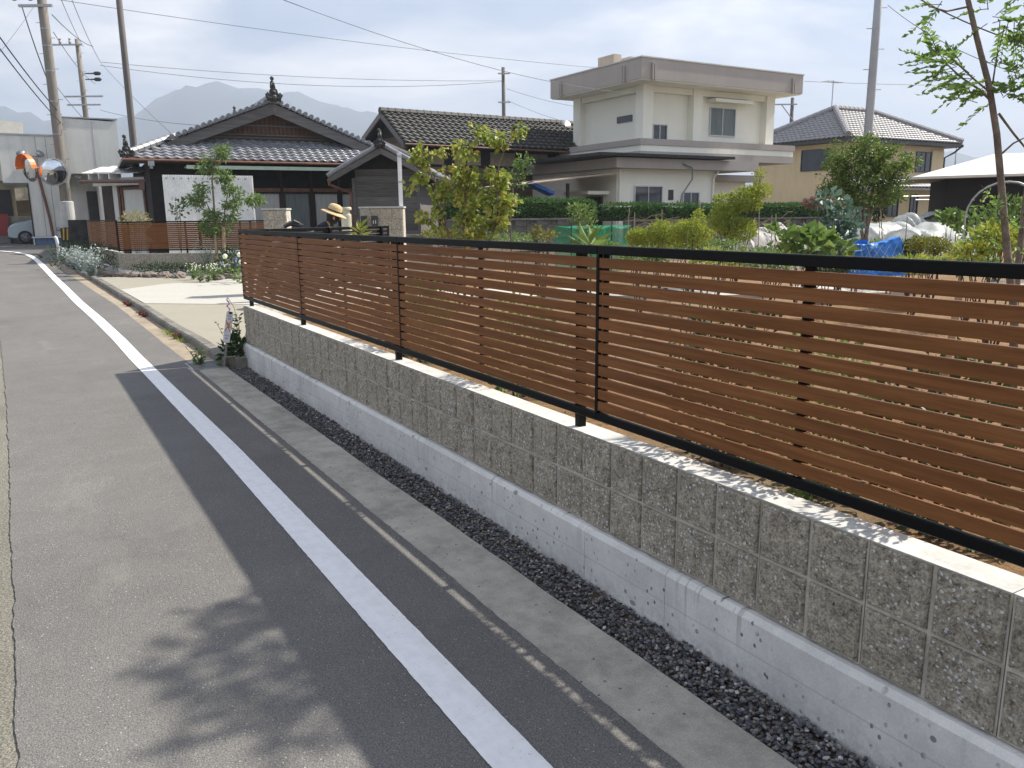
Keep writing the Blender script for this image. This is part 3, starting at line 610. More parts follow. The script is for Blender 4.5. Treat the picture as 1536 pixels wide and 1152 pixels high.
# front skirt roof
fr_n = Vector((0, SK, .80))
m0 = MB(); m0.add([(-HW, 0, EZ), (HW, 0, EZ), (topx+.2, SK, EZ+.80), (-topx-.2, SK, EZ+.80), (-HW, 0, EZ-.06), (HW, 0, EZ-.06), (HW, 1.2, EZ-.06), (-HW, 1.2, EZ-.06)], [(0, 1, 2, 3), (0, 4, 5, 1), (4, 7, 6, 5)]); fro = m0.build('front_roof', tile_d, A)
TW, TL = .285, .235; tme = tile_mesh('roof_tile', TW, TL, tile_g); sl_len = fr_n.length
tile_field(fro, tme, TW, TL, (-HW, -.04, EZ+.01), (1, 0, 0), fr_n, lambda u, v: (u > v*.98 and u < 2*HW-v*.98 and v < sl_len-.02), 34, 8)
# side slopes (main roof planes)
sme = tile_mesh('roof_tile', .285, .27, tile_g)
for sgn in (-1, 1):
    m0 = MB(); m0.add([(sgn*HW, .02, EZ), (sgn*topx, SK*.98, topz), (sgn*topx, 1.0, topz), (0, 1.0, RZ), (0, 8.6, RZ), (sgn*HW, 8.6, EZ)], [(0, 1, 2, 3, 4, 5)] if sgn > 0 else [(5, 4, 3, 2, 1, 0)]); r_ = m0.build('side_roof', tile_d, A)
    up = Vector((-sgn*HW, 0, RZ-EZ)); org = (sgn*HW, 8.6 if sgn < 0 else .05, EZ+.01)
    tile_field(r_, sme, .285, .27, org, (0, -sgn*-1 if sgn > 0 else -1, 0), up, lambda u, v, sg=sgn: ((8.6-u if sg < 0 else u) > (v if v < 1.72*1.08 else 1.0)), 30, 19, joined=True)
# gable: face, lattice, barge boards
m0 = MB(); m0.prism([(-topx-.05, 1.55, topz-.05), (topx+.05, 1.55, topz-.05), (0, 1.55, RZ-.06)], (0, .1, 0)); gf = m0.build('gable_wall', plank_b, A)
for i in range(33):
    x = -2.4+i*.15; h = (RZ-.35)-abs(x)*slope-(topz+.28)
    if h > .08: m0 = MB(); m0.box(x-.022, 1.50, topz+.26, x+.022, 1.548, topz+.26+h); m0.build('lattice_bar', wood_b, gf)
for k, zz in enumerate((topz+.12, topz+.22, topz+.52)):
    hwid = (RZ-.2-zz)/slope; m0 = MB(); m0.box(-hwid, 1.46, zz, hwid, 1.495, zz+.045); m0.build('gable_beam', plank_g, gf)
for sgn in (-1, 1):
    m0 = MB(); p = Vector((0, .98, RZ-.10)); q = Vector((sgn*(topx+.35), .98, topz-.35*slope-.02)); m0.prism([p+Vector((0, 0, .06)), q+Vector((0, 0, .06)), q-Vector((0, 0, .24)), p-Vector((0, 0, .30))], (0, .06, 0)); m0.build('barge_board', plank_g, A)
    m0 = MB(); n = 17
    for i in range(n):
        a = p.lerp(q, (i+.3)/n)+Vector((0, -.10, .17)); m0.tube([a, a+Vector((0, .42, .012))], [.075, .07], 10)
        b = p.lerp(q, (i+.8)/n)+Vector((0, -.06, .12)); m0.box(b.x-.07, b.y, b.z-.02, b.x+.07, b.y+.35, b.z+.03)
    m0.build('verge_tiles', tile_g, A, smooth=False)
m0 = MB(); ridge_run(m0, (0, .85, RZ+.05), (0, 8.6, RZ+.05), .15, .32, .10); m0.box(-.13, .86, RZ-.05, .13, 8.6, RZ+.12); m0.build('ridge', tile_g, A)
for sgn in (-1, 1):
    m0 = MB(); ridge_run(m0, (sgn*HW, .0, EZ+.06), (sgn*topx, SK, topz+.10), .12, .28, .06); m0.build('hip_ridge', tile_g, A)
def oni(parent, c, s, fig=True):
    "ridge-end tile with scroll horns and a little lion-dog figure"
    c = Vector(c); m0 = MB(); m0.prism([c+Vector((x*s, 0, z*s)) for x, z in ((-.30, -.12), (.30, -.12), (.34, .1), (.2, .2), (.16, .38), (0, .48), (-.16, .38), (-.2, .2), (-.34, .1))], (0, .12*s, 0))
    for sg in (-1, 1):
        m0.tube([c+Vector((sg*x*s, -.03, z*s)) for x, z in ((.1, .0), (.26, .02), (.34, .14), (.27, .22), (.2, .17))], [.06*s, .07*s, .06*s, .05*s, .03*s], 6)
    m0.ball(c+Vector((0, -.02, .02*s)), .15*s, .08*s, .15*s); m0.ball(c+Vector((0, -.02, .26*s)), .1*s, .07*s, .1*s); m0.build('ridge_end_tile', tile_d, parent)
    if fig:
        b = c+Vector((0, .15*s, .46*s)); m0 = MB(); m0.tube([b, b+Vector((.0, .02, .16*s)), b+Vector((-.02*s, 0, .30*s))], [.13*s, .11*s, .08*s], 8); m0.ball(b+Vector((-.03*s, -.07*s, .40*s)), .09*s, .1*s, .09*s, nz=.3)
        m0.tube([b+Vector((.02*s, .12*s, .05*s)), b+Vector((.03*s, .2*s, .25*s)), b+Vector((.02*s, .14*s, .42*s))], [.05*s, .06*s, .03*s], 6); m0.tube([b+Vector((.05*s, -.1*s, 0)), b+Vector((.05*s, -.09*s, .2*s))], .035*s, 6); m0.tube([b+Vector((-.07*s, -.1*s, 0)), b+Vector((-.07*s, -.09*s, .2*s))], .035*s, 6)
        m0.build('ridge_figure', tile_d, parent, smooth=True)
oni(A, (0, .72, RZ+.08), .74); oni(A, (0, 8.7, RZ+.10), .7); oni(A, (-HW+.1, -.02, EZ+.12), .62)
# eaves: gutter, rafters, green awning strip
m0 = MB(); m0.tube([(-HW-.05, -.10, EZ-.02), (HW-1.6, -.10, EZ-.045)], .036, 8); g_ = m0.build('gutter', copper, A)
m0 = MB(); m0.box(-3.0, -.16, EZ-.22, 2.2, .5, EZ-.19); m0.box(-3.0, -.17, EZ-.27, 2.2, -.158, EZ-.16); m0.build('awning_strip', M('pale_green_sheet', (.42, .52, .40), .6, .12, 3), A)
m0 = MB(); m0.tube([(-HW+.75, -.09, EZ-.05), (-HW+.75, -.09, EZ-.28)], .05, 8); m0.box(-HW+.66, -.16, EZ-.2, -HW+.84, -.02, EZ-.05); m0.build('rain_hopper', steel, A)
# front windows with curtains behind, posts between
WX = [(-.95, .02), (.12, 1.02), (1.14, 2.02), (2.10, 2.98)]
for i, (a, b) in enumerate(WX):
    window(None, A, a, b, .55, 2.10, .86, wood_d, glass_b, 1, curtain_g if i == 1 else curtain_w, .1, .05)
for x in (-1.0, .07, 1.08, 2.06, 3.05): m0 = MB(); m0.box(x-.05, .80, -.5, x+.05, .99, 2.95); m0.build('post', wood_d, A)
m0 = MB(); m0.box(-1.0, .82, 2.12, 3.05, .99, 2.24); m0.box(-1.0, .82, .40, 3.05, .99, .54); m0.box(-1.0, .84, .18, 3.05, .99, .38); m0.build('sill_beam', wood_b, A)
# corrugated white sheet fence in front of the left half
cor = M('white_corrugated_sheet', (.78, .79, .77), .55, .12, 2)
cs = thing('corrugated_fence', 'tall white corrugated sheet fence standing before the tiled house', 'fence', (1.75, 24.6, .3), rad(-4))
for k in range(3):
    V = []; Fs = []; m0 = MB(); n = 26
    for i in range(n+1):
        x = k*.84+i*.84/n; yv = .0045*math.cos(i*math.pi)
        V += [(x, yv, 0), (x, yv, 2.5), (x, yv+.012, 0), (x, yv+.012, 2.5)]
    for i in range(n):
        a = i*4; Fs += [(a, a+4, a+5, a+1), (a+2, a+3, a+7, a+6), (a+1, a+5, a+7, a+3)]
    m0.add(V, Fs); m0.build('sheet', cor, cs)
m0 = MB()
for zz in (.45, 1.5, 2.4):
    for i in range(12): m0.ball((.1+i*.2, -.014, zz), .018, n=6, m=4)
m0.build('fixing_screws', dark_metal, cs); m0 = MB()
for zz in (.45, 1.5, 2.4): m0.box(0, .027, zz-.04, 2.51, .08, zz+.04)
m0.build('rail', wood_b, cs)

# ------------------------------------------------------------------ porch wing with plank walls in front of house A
Pp = at(574, 300, 24.2); PW = thing('timber_porch', 'grey plank-walled porch wing with its own small tiled gable', 'outbuilding', (Pp.x, Pp.y, .3), rad(-34))
hw, ez, rz = 1.62, 2.42, 3.28
m0 = MB(); m0.box(-.92, .5, -.3, .98, 4.6, ez+.1); m0.prism([(-.92, .52, ez), (.98, .52, ez), (.98, .52, ez+.25), (0, .52, rz-.12), (-.92, .52, ez+.25)], (0, .3, 0)); pb = m0.build('wall', soot, PW)
for i in range(13):
    z0 = .0+i*.205; w_ = 1.0 if z0 < ez+.2 else max(.1, (rz-.15-z0)/((rz-ez)/hw))
    w_ = min(.94, w_); m0 = MB(); m0.obox((.02, .485, z0+.1), (w_, 0, 0), (0, .009, .0), (0, -.022, .110)); m0.build('plank', plank_g, pb)
for i in range(11):
    m0 = MB(); m0.obox((1.005, 2.5, .1+i*.205), (.010, 0, .0), (0, 2.05, 0), (.012, 0, .108)); m0.build('plank', plank_g, pb)
for x in (-.97, 1.01): m0 = MB(); m0.box(x-.05, .44, -.3, x+.05, .56, ez); m0.build('post', plank_g, PW)
for sgn in (-1, 1):
    m0 = MB(); p, q = Vector((0, 0, rz)), Vector((sgn*hw, 0, ez)); m0.prism([p, q, q+Vector((0, 0, -.07)), p+Vector((0, 0, -.07))], (0, 4.6, 0)); r_ = m0.build('roof', tile_d, PW)
    up = Vector((-sgn*hw, 0, rz-ez)); tile_field(r_, sme, .285, .25, (sgn*hw, 4.6 if sgn < 0 else 0, ez+.01), (0, -1 if sgn < 0 else 1, 0), up, lambda u, v: v < up.length-.02, 16, 8, joined=True)
    m0 = MB(); m0.prism([p+Vector((0, -.03, -.02)), q+Vector((0, -.03, -.02)), q+Vector((0, -.03, -.17)), p+Vector((0, -.03, -.2))], (0, .05, 0)); m0.build('barge_board', plank_g, PW)
    m0 = MB(); ridge_run(m0, p+Vector((0, .02, .05)), q+Vector((0, .02, .03)), .07, .2, .04); m0.build('verge_tiles', tile_g, PW)
m0 = MB(); ridge_run(m0, (0, -.05, rz+.03), (0, 4.6, rz+.03), .12, .3, .06); m0.build('ridge', tile_g, PW); oni(PW, (0, -.12, rz+.04), .5)
m0 = MB(); m0.tube([(-hw+.02, -.05, ez-.05), (-hw+.02, .0, ez-.2), (-1.06, .42, ez-.45), (-1.06, .42, -.2)], .045, 8); m0.build('downpipe', copper, PW)

# ------------------------------------------------------------------ house C: dark tiled barn behind
Cc = thing('timber_barn', 'dark plank barn with black tiled gable roof behind the maple', 'barn', (11.7, 31.2, .3), rad(3.5))
L, rz, ez, run = 9.6, 5.40, 4.05, 1.95
m0 = MB(); m0.box(.1, -1.2, -.3, L-.5, 2.6, ez+.25); m0.prism([(.1, -1.2, ez+.2), (.1, 2.6, ez+.2), (.1, .2, rz-.12)], (.2, 0, 0)); cb = m0.build('wall', soot, Cc)
for i in range(16): m0 = MB(); m0.box(.0, -1.2, .3+i*.26, .098, 2.6 if i < 14 else 1.3, .3+i*.26+.25); m0.build('plank', plank_b, cb)
for i in range(5): m0 = MB(); m0.box(.45+i*1.8, -1.23, 3.35, 1.75+i*1.8, -1.202, 3.92); m0.build('plaster_panel', M('yellow_plaster', (.30, .25, .16), .9, .2, 3), cb)
for i in range(12): m0 = MB(); m0.box(.1, -1.225, .25+i*.25, L-.5, -1.2015, .25+i*.25+.24); m0.build('plank', plank_b, cb)
m0 = MB(); m0.prism([(-.45, 0, rz), (-.45, -run, ez), (-.45, -run, ez-.09), (-.45, 0, rz-.1)], (L+.3, 0, 0)); cf = m0.build('front_roof', tile_d, Cc)
m0 = MB(); m0.prism([(-.45, 0, rz), (-.45, 3.0, ez), (-.45, 3.0, ez-.09), (-.45, 0, rz-.1)], (L+.3, 0, 0)); m0.build('rear_roof', tile_d, Cc)
up = Vector((0, run, rz-ez)); cme = tile_mesh('roof_tile', .31, .27, tile_d, .06, .05); tile_field(cf, cme, .31, .27, (-.45, -run-.05, ez+.01), (1, 0, 0), up, lambda u, v: u < L+.3 and v < up.length-.02, 33, 9)
m0 = MB(); ridge_run(m0, (-.5, 0, rz+.03), (L-.1, 0, rz+.03), .14, .33, .05); m0.build('ridge', tile_d, Cc)
for s_ in (-1, 1): m0 = MB(); q = Vector((-.5, -run if s_ < 0 else 3.0, ez)); p = Vector((-.5, 0, rz)); m0.prism([p+Vector((0, 0, .03)), q+Vector((0, 0, .03)), q-Vector((0, 0, .17)), p-Vector((0, 0, .2))], (.06, 0, 0)); m0.build('barge_board', plank_g, Cc)
m0 = MB(); m0.tube([(-.45, -run-.08, ez-.02), (L-.15, -run-.08, ez-.06)], .04, 8); m0.build('gutter', copper, Cc)

# ------------------------------------------------------------------ house D: cream concrete house with flat roof (world axes)
D = thing('concrete_house', 'two-storey cream concrete house with flat roof and grey fascia bands', 'house', (24, 28, .4)); gx0 = at(925, 240, 30.3); GX, GY = gx0.x, gx0.y
m0 = MB(D); m0.box(20.55, 25.78, 4.2, 27.5, 29.95, 6.75); up_ = m0.build('upper_wall', cream, D)
for (a, b) in ((20.22, 25.42), (22.95, 25.42), (27.35, 25.42)): m0 = MB(D); m0.box(a, b, 4.2, a+.5, b+.5, 6.72); m0.build('pillar', cream, D)
m0 = MB(D); m0.box(20.22, 29.8, 4.2, 20.72, 30.3, 6.72); m0.build('pillar', cream, D)
m0 = MB(D); m0.box(20.75, 25.5, 6.42, 27.34, 25.775, 6.655); m0.build('eaves_beam', cream, D); m0 = MB(D); m0.box(20.3, 25.95, 6.42, 20.545, 29.78, 6.655); m0.build('eaves_beam', cream, D)
m0 = MB(D); m0.box(19.34, 24.52, 6.70, 28.55, 30.85, 7.47); rf = m0.build('roof_fascia', greytrim, D)
m0 = MB(D); m0.box(19.31, 24.49, 7.471, 28.58, 30.88, 7.52); m0.build('roof_coping', M('pale_coping', (.55, .54, .5), .8, .1, 3), D)
m0 = MB(D); m0.box(19.38, 24.56, 6.66, 28.51, 30.8, 6.698); m0.build('soffit', cream, D)
for (x, y) in ((19.9, 24.42), (27.9, 24.42)): m0 = MB(D); m0.box(x-.09, y, 6.66, x-.02, y+.09, 7.3); m0.box(x+.02, y, 6.66, x+.09, y+.09, 7.3); m0.build('scupper', greytrim, D)
for y in (25.6, 30.0): m0 = MB(D); m0.box(19.25, y-.09, 6.66, 19.335, y-.02, 7.3); m0.box(19.25, y+.02, 6.66, 19.335, y+.09, 7.3); m0.build('scupper', greytrim, D)
m0 = MB(D); m0.prism([(20.6, 27.4, 7.55), (21.1, 27.4, 8.1), (24.0, 27.4, 7.95), (24.0, 27.4, 7.55)], (0, 1.3, 0)); m0.box(20.3, 27.5, 7.5, 20.7, 28.6, 8.15); m0.build('water_tank', M('tan_tank', (.50, .42, .34), .7, .1, 3), D)
wn1 = window(D, D, 24.2, 25.75, 4.85, 6.05, 25.78, alu, glass_b, 2, curtain_g); window(D, D, 21.0, 21.8, 4.52, 5.2, 25.78, alu, glass_d, 2)
m0 = MB(D); m0.box(24.0, 25.2, 6.2, 26.3, 25.78, 6.34); m0.build('window_hood', cream, D)
m0 = MB(D); m0.box(20.51, 26.5, 5.35, 20.56, 27.5, 5.62); m0.build('vent_block', glass_d, D)
m0 = MB(D); m0.box(19.55, 24.75, 4.26, 28.55, 30.7, 4.5); m0.build('balcony_coping', greytrim, D)
m0 = MB(D); m0.box(19.6, 24.8, 4.02, 28.5, 30.6, 4.258); m0.build('balcony_parapet', cream, D)
m0 = MB(D); m0.box(19.57, 24.77, 3.72, 28.53, 30.65, 4.018); m0.build('balcony_fascia', greytrim, D)
m0 = MB(D); m0.box(GX, GY, 3.28, GX+7.6, GY+6.4, 3.66); m0.build('canopy_slab', greytrim, D)
m0 = MB(D); n = 60
for i in range(n): x = GX-1.0+i*.115; m0.box(x, GY-.35, 3.74+.0*i, x+.06, GY+5.6, 3.80)
m0.box(GX-1.0, GY-.3, 3.70, GX+5.9, GY+5.6, 3.74); m0.build('corrugated_canopy', dark_metal, D)
m0 = MB(D); m0.box(GX+.45, GY+.55, .2, GX+5.6, GY+6.6, 3.28); gw = m0.build('lower_wall', cream, D)
m0 = MB(D); m0.box(GX+5.6, GY+2.2, .2, GX+9.2, GY+6.6, 3.1); m0.build('annex_wall', cream, D); m0 = MB(D); m0.box(GX+5.3, GY+1.6, 2.92, GX+9.6, GY+6.7, 3.2); m0.build('annex_roof', greytrim, D)
m0 = MB(D); m0.box(GX+.5, GY+.535, 2.86, GX+5.6, GY+.548, 2.92); m0.build('string_course', cream, D)
window(D, D, GX+1.3, GX+2.75, 1.5, 2.65, GY+.55, alu, glass_d, 2); window(D, D, GX+3.85, GX+4.75, 1.5, 2.42, GY+.55, alu, glass_d, 2)
m0 = MB(D); m0.box(GX+3.1, GY+.52, 2.1, GX+3.35, GY+.56, 2.5); m0.build('vent', dark_metal, D)
for a in (6.9, 8.1): window(D, D, GX+a, GX+a+.75, 1.35, 2.25, GY+2.2, cream, glass_d, 2, None, .1, .06)
m0 = MB(D); m0.box(GX+.1, GY+1.6, .3, GX+.448, GY+1.64, 2.1); m0.box(GX+.35, GY+1.4, .3, GX+.448, GY+2.4, 2.25); m0.build('door', dark_metal, D)
m0 = MB(D); m0.box(GX-.6, GY+1.0, 2.32, GX+.448, GY+2.6, 2.45); m0.build('door_hood', cream, D)
m0 = MB(D); m0.tube([(GX+.55, GY+.48, .4), (GX+.55, GY+.48, 3.27)], .05, 8); m0.build('downpipe', cream, D); m0 = MB(D); m0.tube([(GX+5.5, GY+.48, .4), (GX+5.5, GY+.48, 3.0), (GX+5.6, GY+.3, 3.27)], .05, 8); m0.build('downpipe', cream, D)
m0 = MB(D); sp_ = [at(940+i*6, 246+.6*i, 30) for i in range(2)]; m0.tube([(GX+3.3, GY-.05, 3.5), (GX+3.75, GY-.1, 3.35), (GX+3.85, GY, 2.9), (GX+3.6, GY+.3, 2.3), (GX+3.55, GY+.5, 1.2)], .035, 8); m0.build('cable_conduit', steel, D)
m0 = MB(D); m0.tube([(20.25, 25.46, 4.3), (20.25, 25.46, 6.6)], .03, 6); m0.build('downpipe', cream, D)
m0 = MB(D); m0.add([(GX-4.2, GY+.3, 2.62), (GX+.2, GY+.2, 3.12), (GX+.2, GY+3.2, 3.12), (GX-4.2, GY+3.2, 2.62), (GX-4.2, GY+.3, 2.59), (GX+.2, GY+.2, 3.08), (GX+.2, GY+3.2, 3.08), (GX-4.2, GY+3.2, 2.59)], [(0, 1, 2, 3), (4, 7, 6, 5), (0, 4, 5, 1), (3, 2, 6, 7), (0, 3, 7, 4), (1, 5, 6, 2)]); m0.build('lean_to_roof', M('tan_corrugated', (.42, .33, .24), .7, .25, 2, stretch=(1, 14, 1)), D)
for x in (GX-4.0, GX-1.9): m0 = MB(D); m0.box(x, GY+.5, .3, x+.1, GY+.6, 2.7); m0.build('lean_to_post', wood_d, D)
bt = thing('tarpaulin', 'blue tarpaulin strip slung under the tan lean-to roof', 'tarpaulin', at(815, 277, 29.5)); blue = M('blue_tarpaulin', (.02, .13, .50), .45, .25, 4, .5, 8, .03)
m0 = MB(); V = []; Fs = []
for i in range(9):
    for j in range(3): V.append((-.5+i*.125, j*.2, .12-.045*i+.05*noise.noise(Vector((i*.7, j, 3)))-.02*j))
for i in range(8):
    for j in range(2): a = i*3+j; Fs.append((a, a+3, a+4, a+1))
m0.add(V, Fs); m0.add([Vector(v)+Vector((0, 0, -.12)) for v in V], [tuple(reversed(f)) for f in Fs]); m0.add([V[i*3] for i in range(9)]+[Vector(V[i*3])+Vector((0, 0, -.12)) for i in range(9)], [(i, i+1, 10+i, 9+i) for i in range(8)]); m0.build('sheet', blue, bt)
dish = thing('satellite_dish', 'grey satellite dish mounted behind the barn roof ridge', 'dish', at(846, 198, 38)); m0 = MB(); m0.lathe([(.02, 0), (.15, .01), (.27, .05), (.33, .10)], (0, 0, .2), 18, (-.5, -1, .25)); m0.build('reflector', steel, dish, smooth=True); m0 = MB(); m0.tube([(0, 0, -1.2), (0, 0, .2), (.02, -.05, .22)], .03, 6); m0.tube([(0, 0, .05), (-.2, -.4, .25)], .015, 6); m0.build('mast', steel, dish)

# ------------------------------------------------------------------ house E: beige two-storey house with grey hipped roof (world axes)
Eo = thing('hipped_house', 'beige two-storey house with grey tiled hipped roof behind the round tree', 'house', (43, 33, .4)); ex0, ey0, ez = 37.4, 28.7, 5.55
X1, Y1, rz = 48.3, 36.4, 7.55; wx0, wy0, wx1 = 38.0, 29.3, 47.4
m0 = MB(Eo); m0.box(wx0, wy0, 3.0, wx1, 35.8, ez); m0.build('upper_wall', cream2, Eo); m0 = MB(Eo); m0.box(wx0-.2, wy0-.9, 0, wx1+.3, 35.8, 3.0); m0.build('lower_wall', cream2, Eo)
rxa, rxb, ry = ex0+3.7, X1-3.9, (ey0+Y1)/2
def hip(pts, name):
    m0 = MB(Eo); m0.add(pts, [tuple(range(len(pts)))]); return m0.build(name, tile_e, Eo)
hip([(ex0, ey0, ez), (X1, ey0, ez), (rxb, ry, rz), (rxa, ry, rz)], 'front_roof'); hip([(ex0, Y1, ez), (ex0, ey0, ez), (rxa, ry, rz)], 'side_roof'); hip([(X1, ey0, ez), (X1, Y1, ez), (rxb, ry, rz)], 'side_roof'); hip([(X1, Y1, ez), (ex0, Y1, ez), (rxa, ry, rz), (rxb, ry, rz)], 'rear_roof')
eme = tile_mesh('roof_tile', .32, .33, tile_e, .06, .04, 4); up = Vector((0, ry-ey0, rz-ez)); holder = MB(Eo)
class _o: pass
o0 = Vector(Eo.location); ul = up.length; ka = (rxa-ex0)/ul; kb_ = (X1-rxb)/ul
tile_field(Eo, eme, .32, .33, Vector((ex0, ey0-.03, ez+.02))-o0, (1, 0, 0), up, lambda u, v: u > v*ka and u < (X1-ex0)-v*kb_ and v < ul-.1, 35, 13, joined=True)
up2 = Vector((rxa-ex0, 0, rz-ez)); u2 = up2.length; tile_field(Eo, eme, .32, .33, Vector((ex0-.03, Y1, ez+.02))-o0, (0, -1, 0), up2, lambda u, v: u > v*(Y1-ry)/u2 and u < (Y1-ey0)-v*(ry-ey0)/u2 and v < u2-.1, 24, 13, joined=True)
for p, q in (((ex0, ey0, ez+.1), (rxa, ry, rz+.1)), ((X1, ey0, ez+.1), (rxb, ry, rz+.1)), ((rxa, ry, rz+.1), (rxb, ry, rz+.1)), ((ex0, Y1, ez+.1), (rxa, ry, rz+.1))): m0 = MB(Eo); ridge_run(m0, p, q, .17, .4, .06); m0.build('ridge', tile_e, Eo)
m0 = MB(Eo); m0.box(ex0-.05, ey0-.05, ez-.2, X1+.05, Y1, ez-.02); m0.build('eaves', dark_metal, Eo); m0 = MB(Eo); m0.tube([(X1-.1, ey0-.1, ez-.1), (X1-.3, ey0+.3, ez-.5), (wx1+.05, wy0-.05, ez-.8), (wx1+.05, wy0-.05, .5)], .06, 8); m0.build('downpipe', dark_metal, Eo)
window(Eo, Eo, 39.2, 41.0, 3.9, 5.1, wy0, dark_metal, glass_d, 2); window(Eo, Eo, 44.6, 46.1, 3.85, 5.05, wy0, dark_metal, glass_d, 3); m0 = MB(Eo); m0.box(46.12, wy0-.1, 3.75, 47.3, wy0, 5.15); m0.build('shutter_box', cream2, Eo)
window(Eo, Eo, 43.2, 43.8, 4.3, 4.9, wy0, dark_metal, glass_d, 1)
hwindow(Eo, Eo, 30.2, 32.2, 3.9, 5.1, wx0, dark_metal, glass_d, 2)
for a in (40.9, 43.0, 45.3): window(Eo, Eo, a, a+(1.0 if a != 43.0 else .75), 1.25, 2.5, wy0-.9, dark_metal, glass_d, 2)
m0 = MB(Eo); m0.prism([(wx0-.6, wy0-1.9, 2.85), (wx0-.6, wy0, 3.45), (wx0-.6, wy0, 3.3), (wx0-.6, wy0-1.9, 2.72)], (wx1-wx0+1.2, 0, 0)); lo_ = m0.build('lower_roof', tile_e, Eo); up3 = Vector((0, 1.9, .6)); tile_field(lo_, eme, .32, .33, Vector((wx0-.6, wy0-1.93, 2.87))-o0, (1, 0, 0), up3, lambda u, v: v < 1.9, 33, 6, joined=True)
m0 = MB(Eo); m0.tube([(wx0+2, wy0-2.4, 2.35), (wx1+.2, wy0-2.4, 2.45)], .04, 6); m0.tube([(wx0+2, wy0-3.2, 2.15), (wx1-2, wy0-3.2, 2.15)], .04, 6); m0.tube([(wx1-2, wy0-3.2, 0), (wx1-2, wy0-3.2, 2.2)], .03, 6); m0.build('laundry_poles', steel, Eo)
an = thing('tv_antenna', 'thin rooftop television aerial on the grey hipped roof', 'aerial', (rxa-.3, ry, rz)); m0 = MB(); m0.tube([(0, 0, 0), (0, 0, 1.7)], .03, 6); m0.build('mast', steel, an); m0 = MB(); m0.tube([(-.8, 0, 1.6), (.8, 0, 1.65)], .02, 5)
for i in range(7): m0.tube([(-.7+i*.22, -.25, 1.61), (-.7+i*.22, .25, 1.61)], .012, 5)
m0.build('array', steel, an)

# ------------------------------------------------------------------ dark shed with pale roof at the right edge
S0 = at(1413, 330, 25); S = thing('dark_shed', 'black-walled shed with a pale sheet roof beyond the garden arch', 'shed', (S0.x, S0.y, .4), rad(-52))
blackb = M('black_boarding', (.012, .010, .009), .85, .25, 5, stretch=(9, 9, .2))
m0 = MB(); m0.box(0, 0, -.4, 8, 4, 2.2); m0.build('wall', blackb, S)
m0 = MB(); m0.add([(-1.0, -.6, 2.18), (8.6, -.6, 2.28), (8.6, 2.4, 3.05), (1.6, 2.4, 2.95), (-1.0, 5, 2.2), (8.6, 5, 2.3), (-1.0, -.6, 2.11), (8.6, -.6, 2.21), (-1.0, 5, 2.12), (8.6, 5, 2.22)], [(0, 1, 2, 3), (0, 3, 4), (3, 2, 5, 4), (0, 6, 7, 1), (0, 4, 8, 6), (6, 8, 9, 7)]); m0.build('roof', M('pale_sheet_roof', (.62, .60, .55), .6, .1, 1), S)
m0 = MB(); m0.prism([(-1.9, -1.2, .62), (-.02, -1.2, 1.12), (-.02, -1.2, 1.06), (-1.9, -1.2, .56)], (0, 1.4, 0)); m0.build('lean_to', blackb, S)
for x in (-1.8, -.2): m0 = MB(); m0.box(x, -1.1, -.4, x+.08, -1.02, .7 if x < -1 else 1.04); m0.build('lean_to_post', wood_d, S)
# ------------------------------------------------------------------ building B: grey-white block at the end of the road (hollow, with an open carport)
By = 41.0; B = thing('rendered_block', 'grey-white rendered flat-roofed building at the road bend with a convex mirror before it', 'building', (0, By, .45))
bb = Vector((0, By, 0)); xa = at(8, 300, 35).x; xc = at(46, 300, 35).x; xd = at(101, 300, 35).x
m0 = MB(B); m0.box(xa, By, 3.15, xd, By+.25, 5.15); m0.build('wall', bwhite, B); m0 = MB(B); m0.box(xc, By, .0, xd, By+.25, 3.15); m0.build('wall', bwhite, B)
m0 = MB(B); m0.box(xd-.0, By+.25, 0, xd+.2, By+7, 5.15); m0.build('side_wall', bwhite, B); m0 = MB(B); m0.box(xa, By+.25, 3.15, xd, By+7, 3.35); m0.build('carport_ceiling', bwhite, B); m0 = MB(B); m0.box(xa-.04, By-.05, 5.152, xd+.1, By+7, 5.22); m0.build('coping', steel, B)
m0 = MB(B); m0.box(xc-.06, By-.03, .1, xc-.004, By+.26, 3.14); m0.build('corner_trim', dark_metal, B)
m0 = MB(B); m0.box(xc+.0, By-.02, .3, xd, By-.002, .85); m0.build('plinth', M('grey_plinth', (.22, .21, .2), .9, .2, 4), B)
for fx in (.33, .62): m0 = MB(B); x = xc+(xd-xc)*fx; m0.box(x, By-.006, .86, x+.012, By-.001, 5.1); m0.build('panel_joint', dark_metal, B)
m0 = MB(B); m0.ball((xd-.42, By-.05, 1.15), .09, .08, .1); m0.build('vent_hood', steel, B)
bn = thing('bench', 'low pale bench with a blue panel against the grey-white building', 'bench', (xd-.75, By-.35, .46)); m0 = MB(); m0.box(-.75, -.15, .32, .75, .2, .38); m0.build('seat', white_metal, bn); m0 = MB(); m0.box(-.62, -.05, 0, .62, -.02, .318); m0.build('panel', M('blue_panel', (.12, .2, .34), .6, .2, 4), bn)
for x in (-.7, .66): m0 = MB(); m0.box(x, -.1, 0, x+.05, .15, .318); m0.build('leg', white_metal, bn)
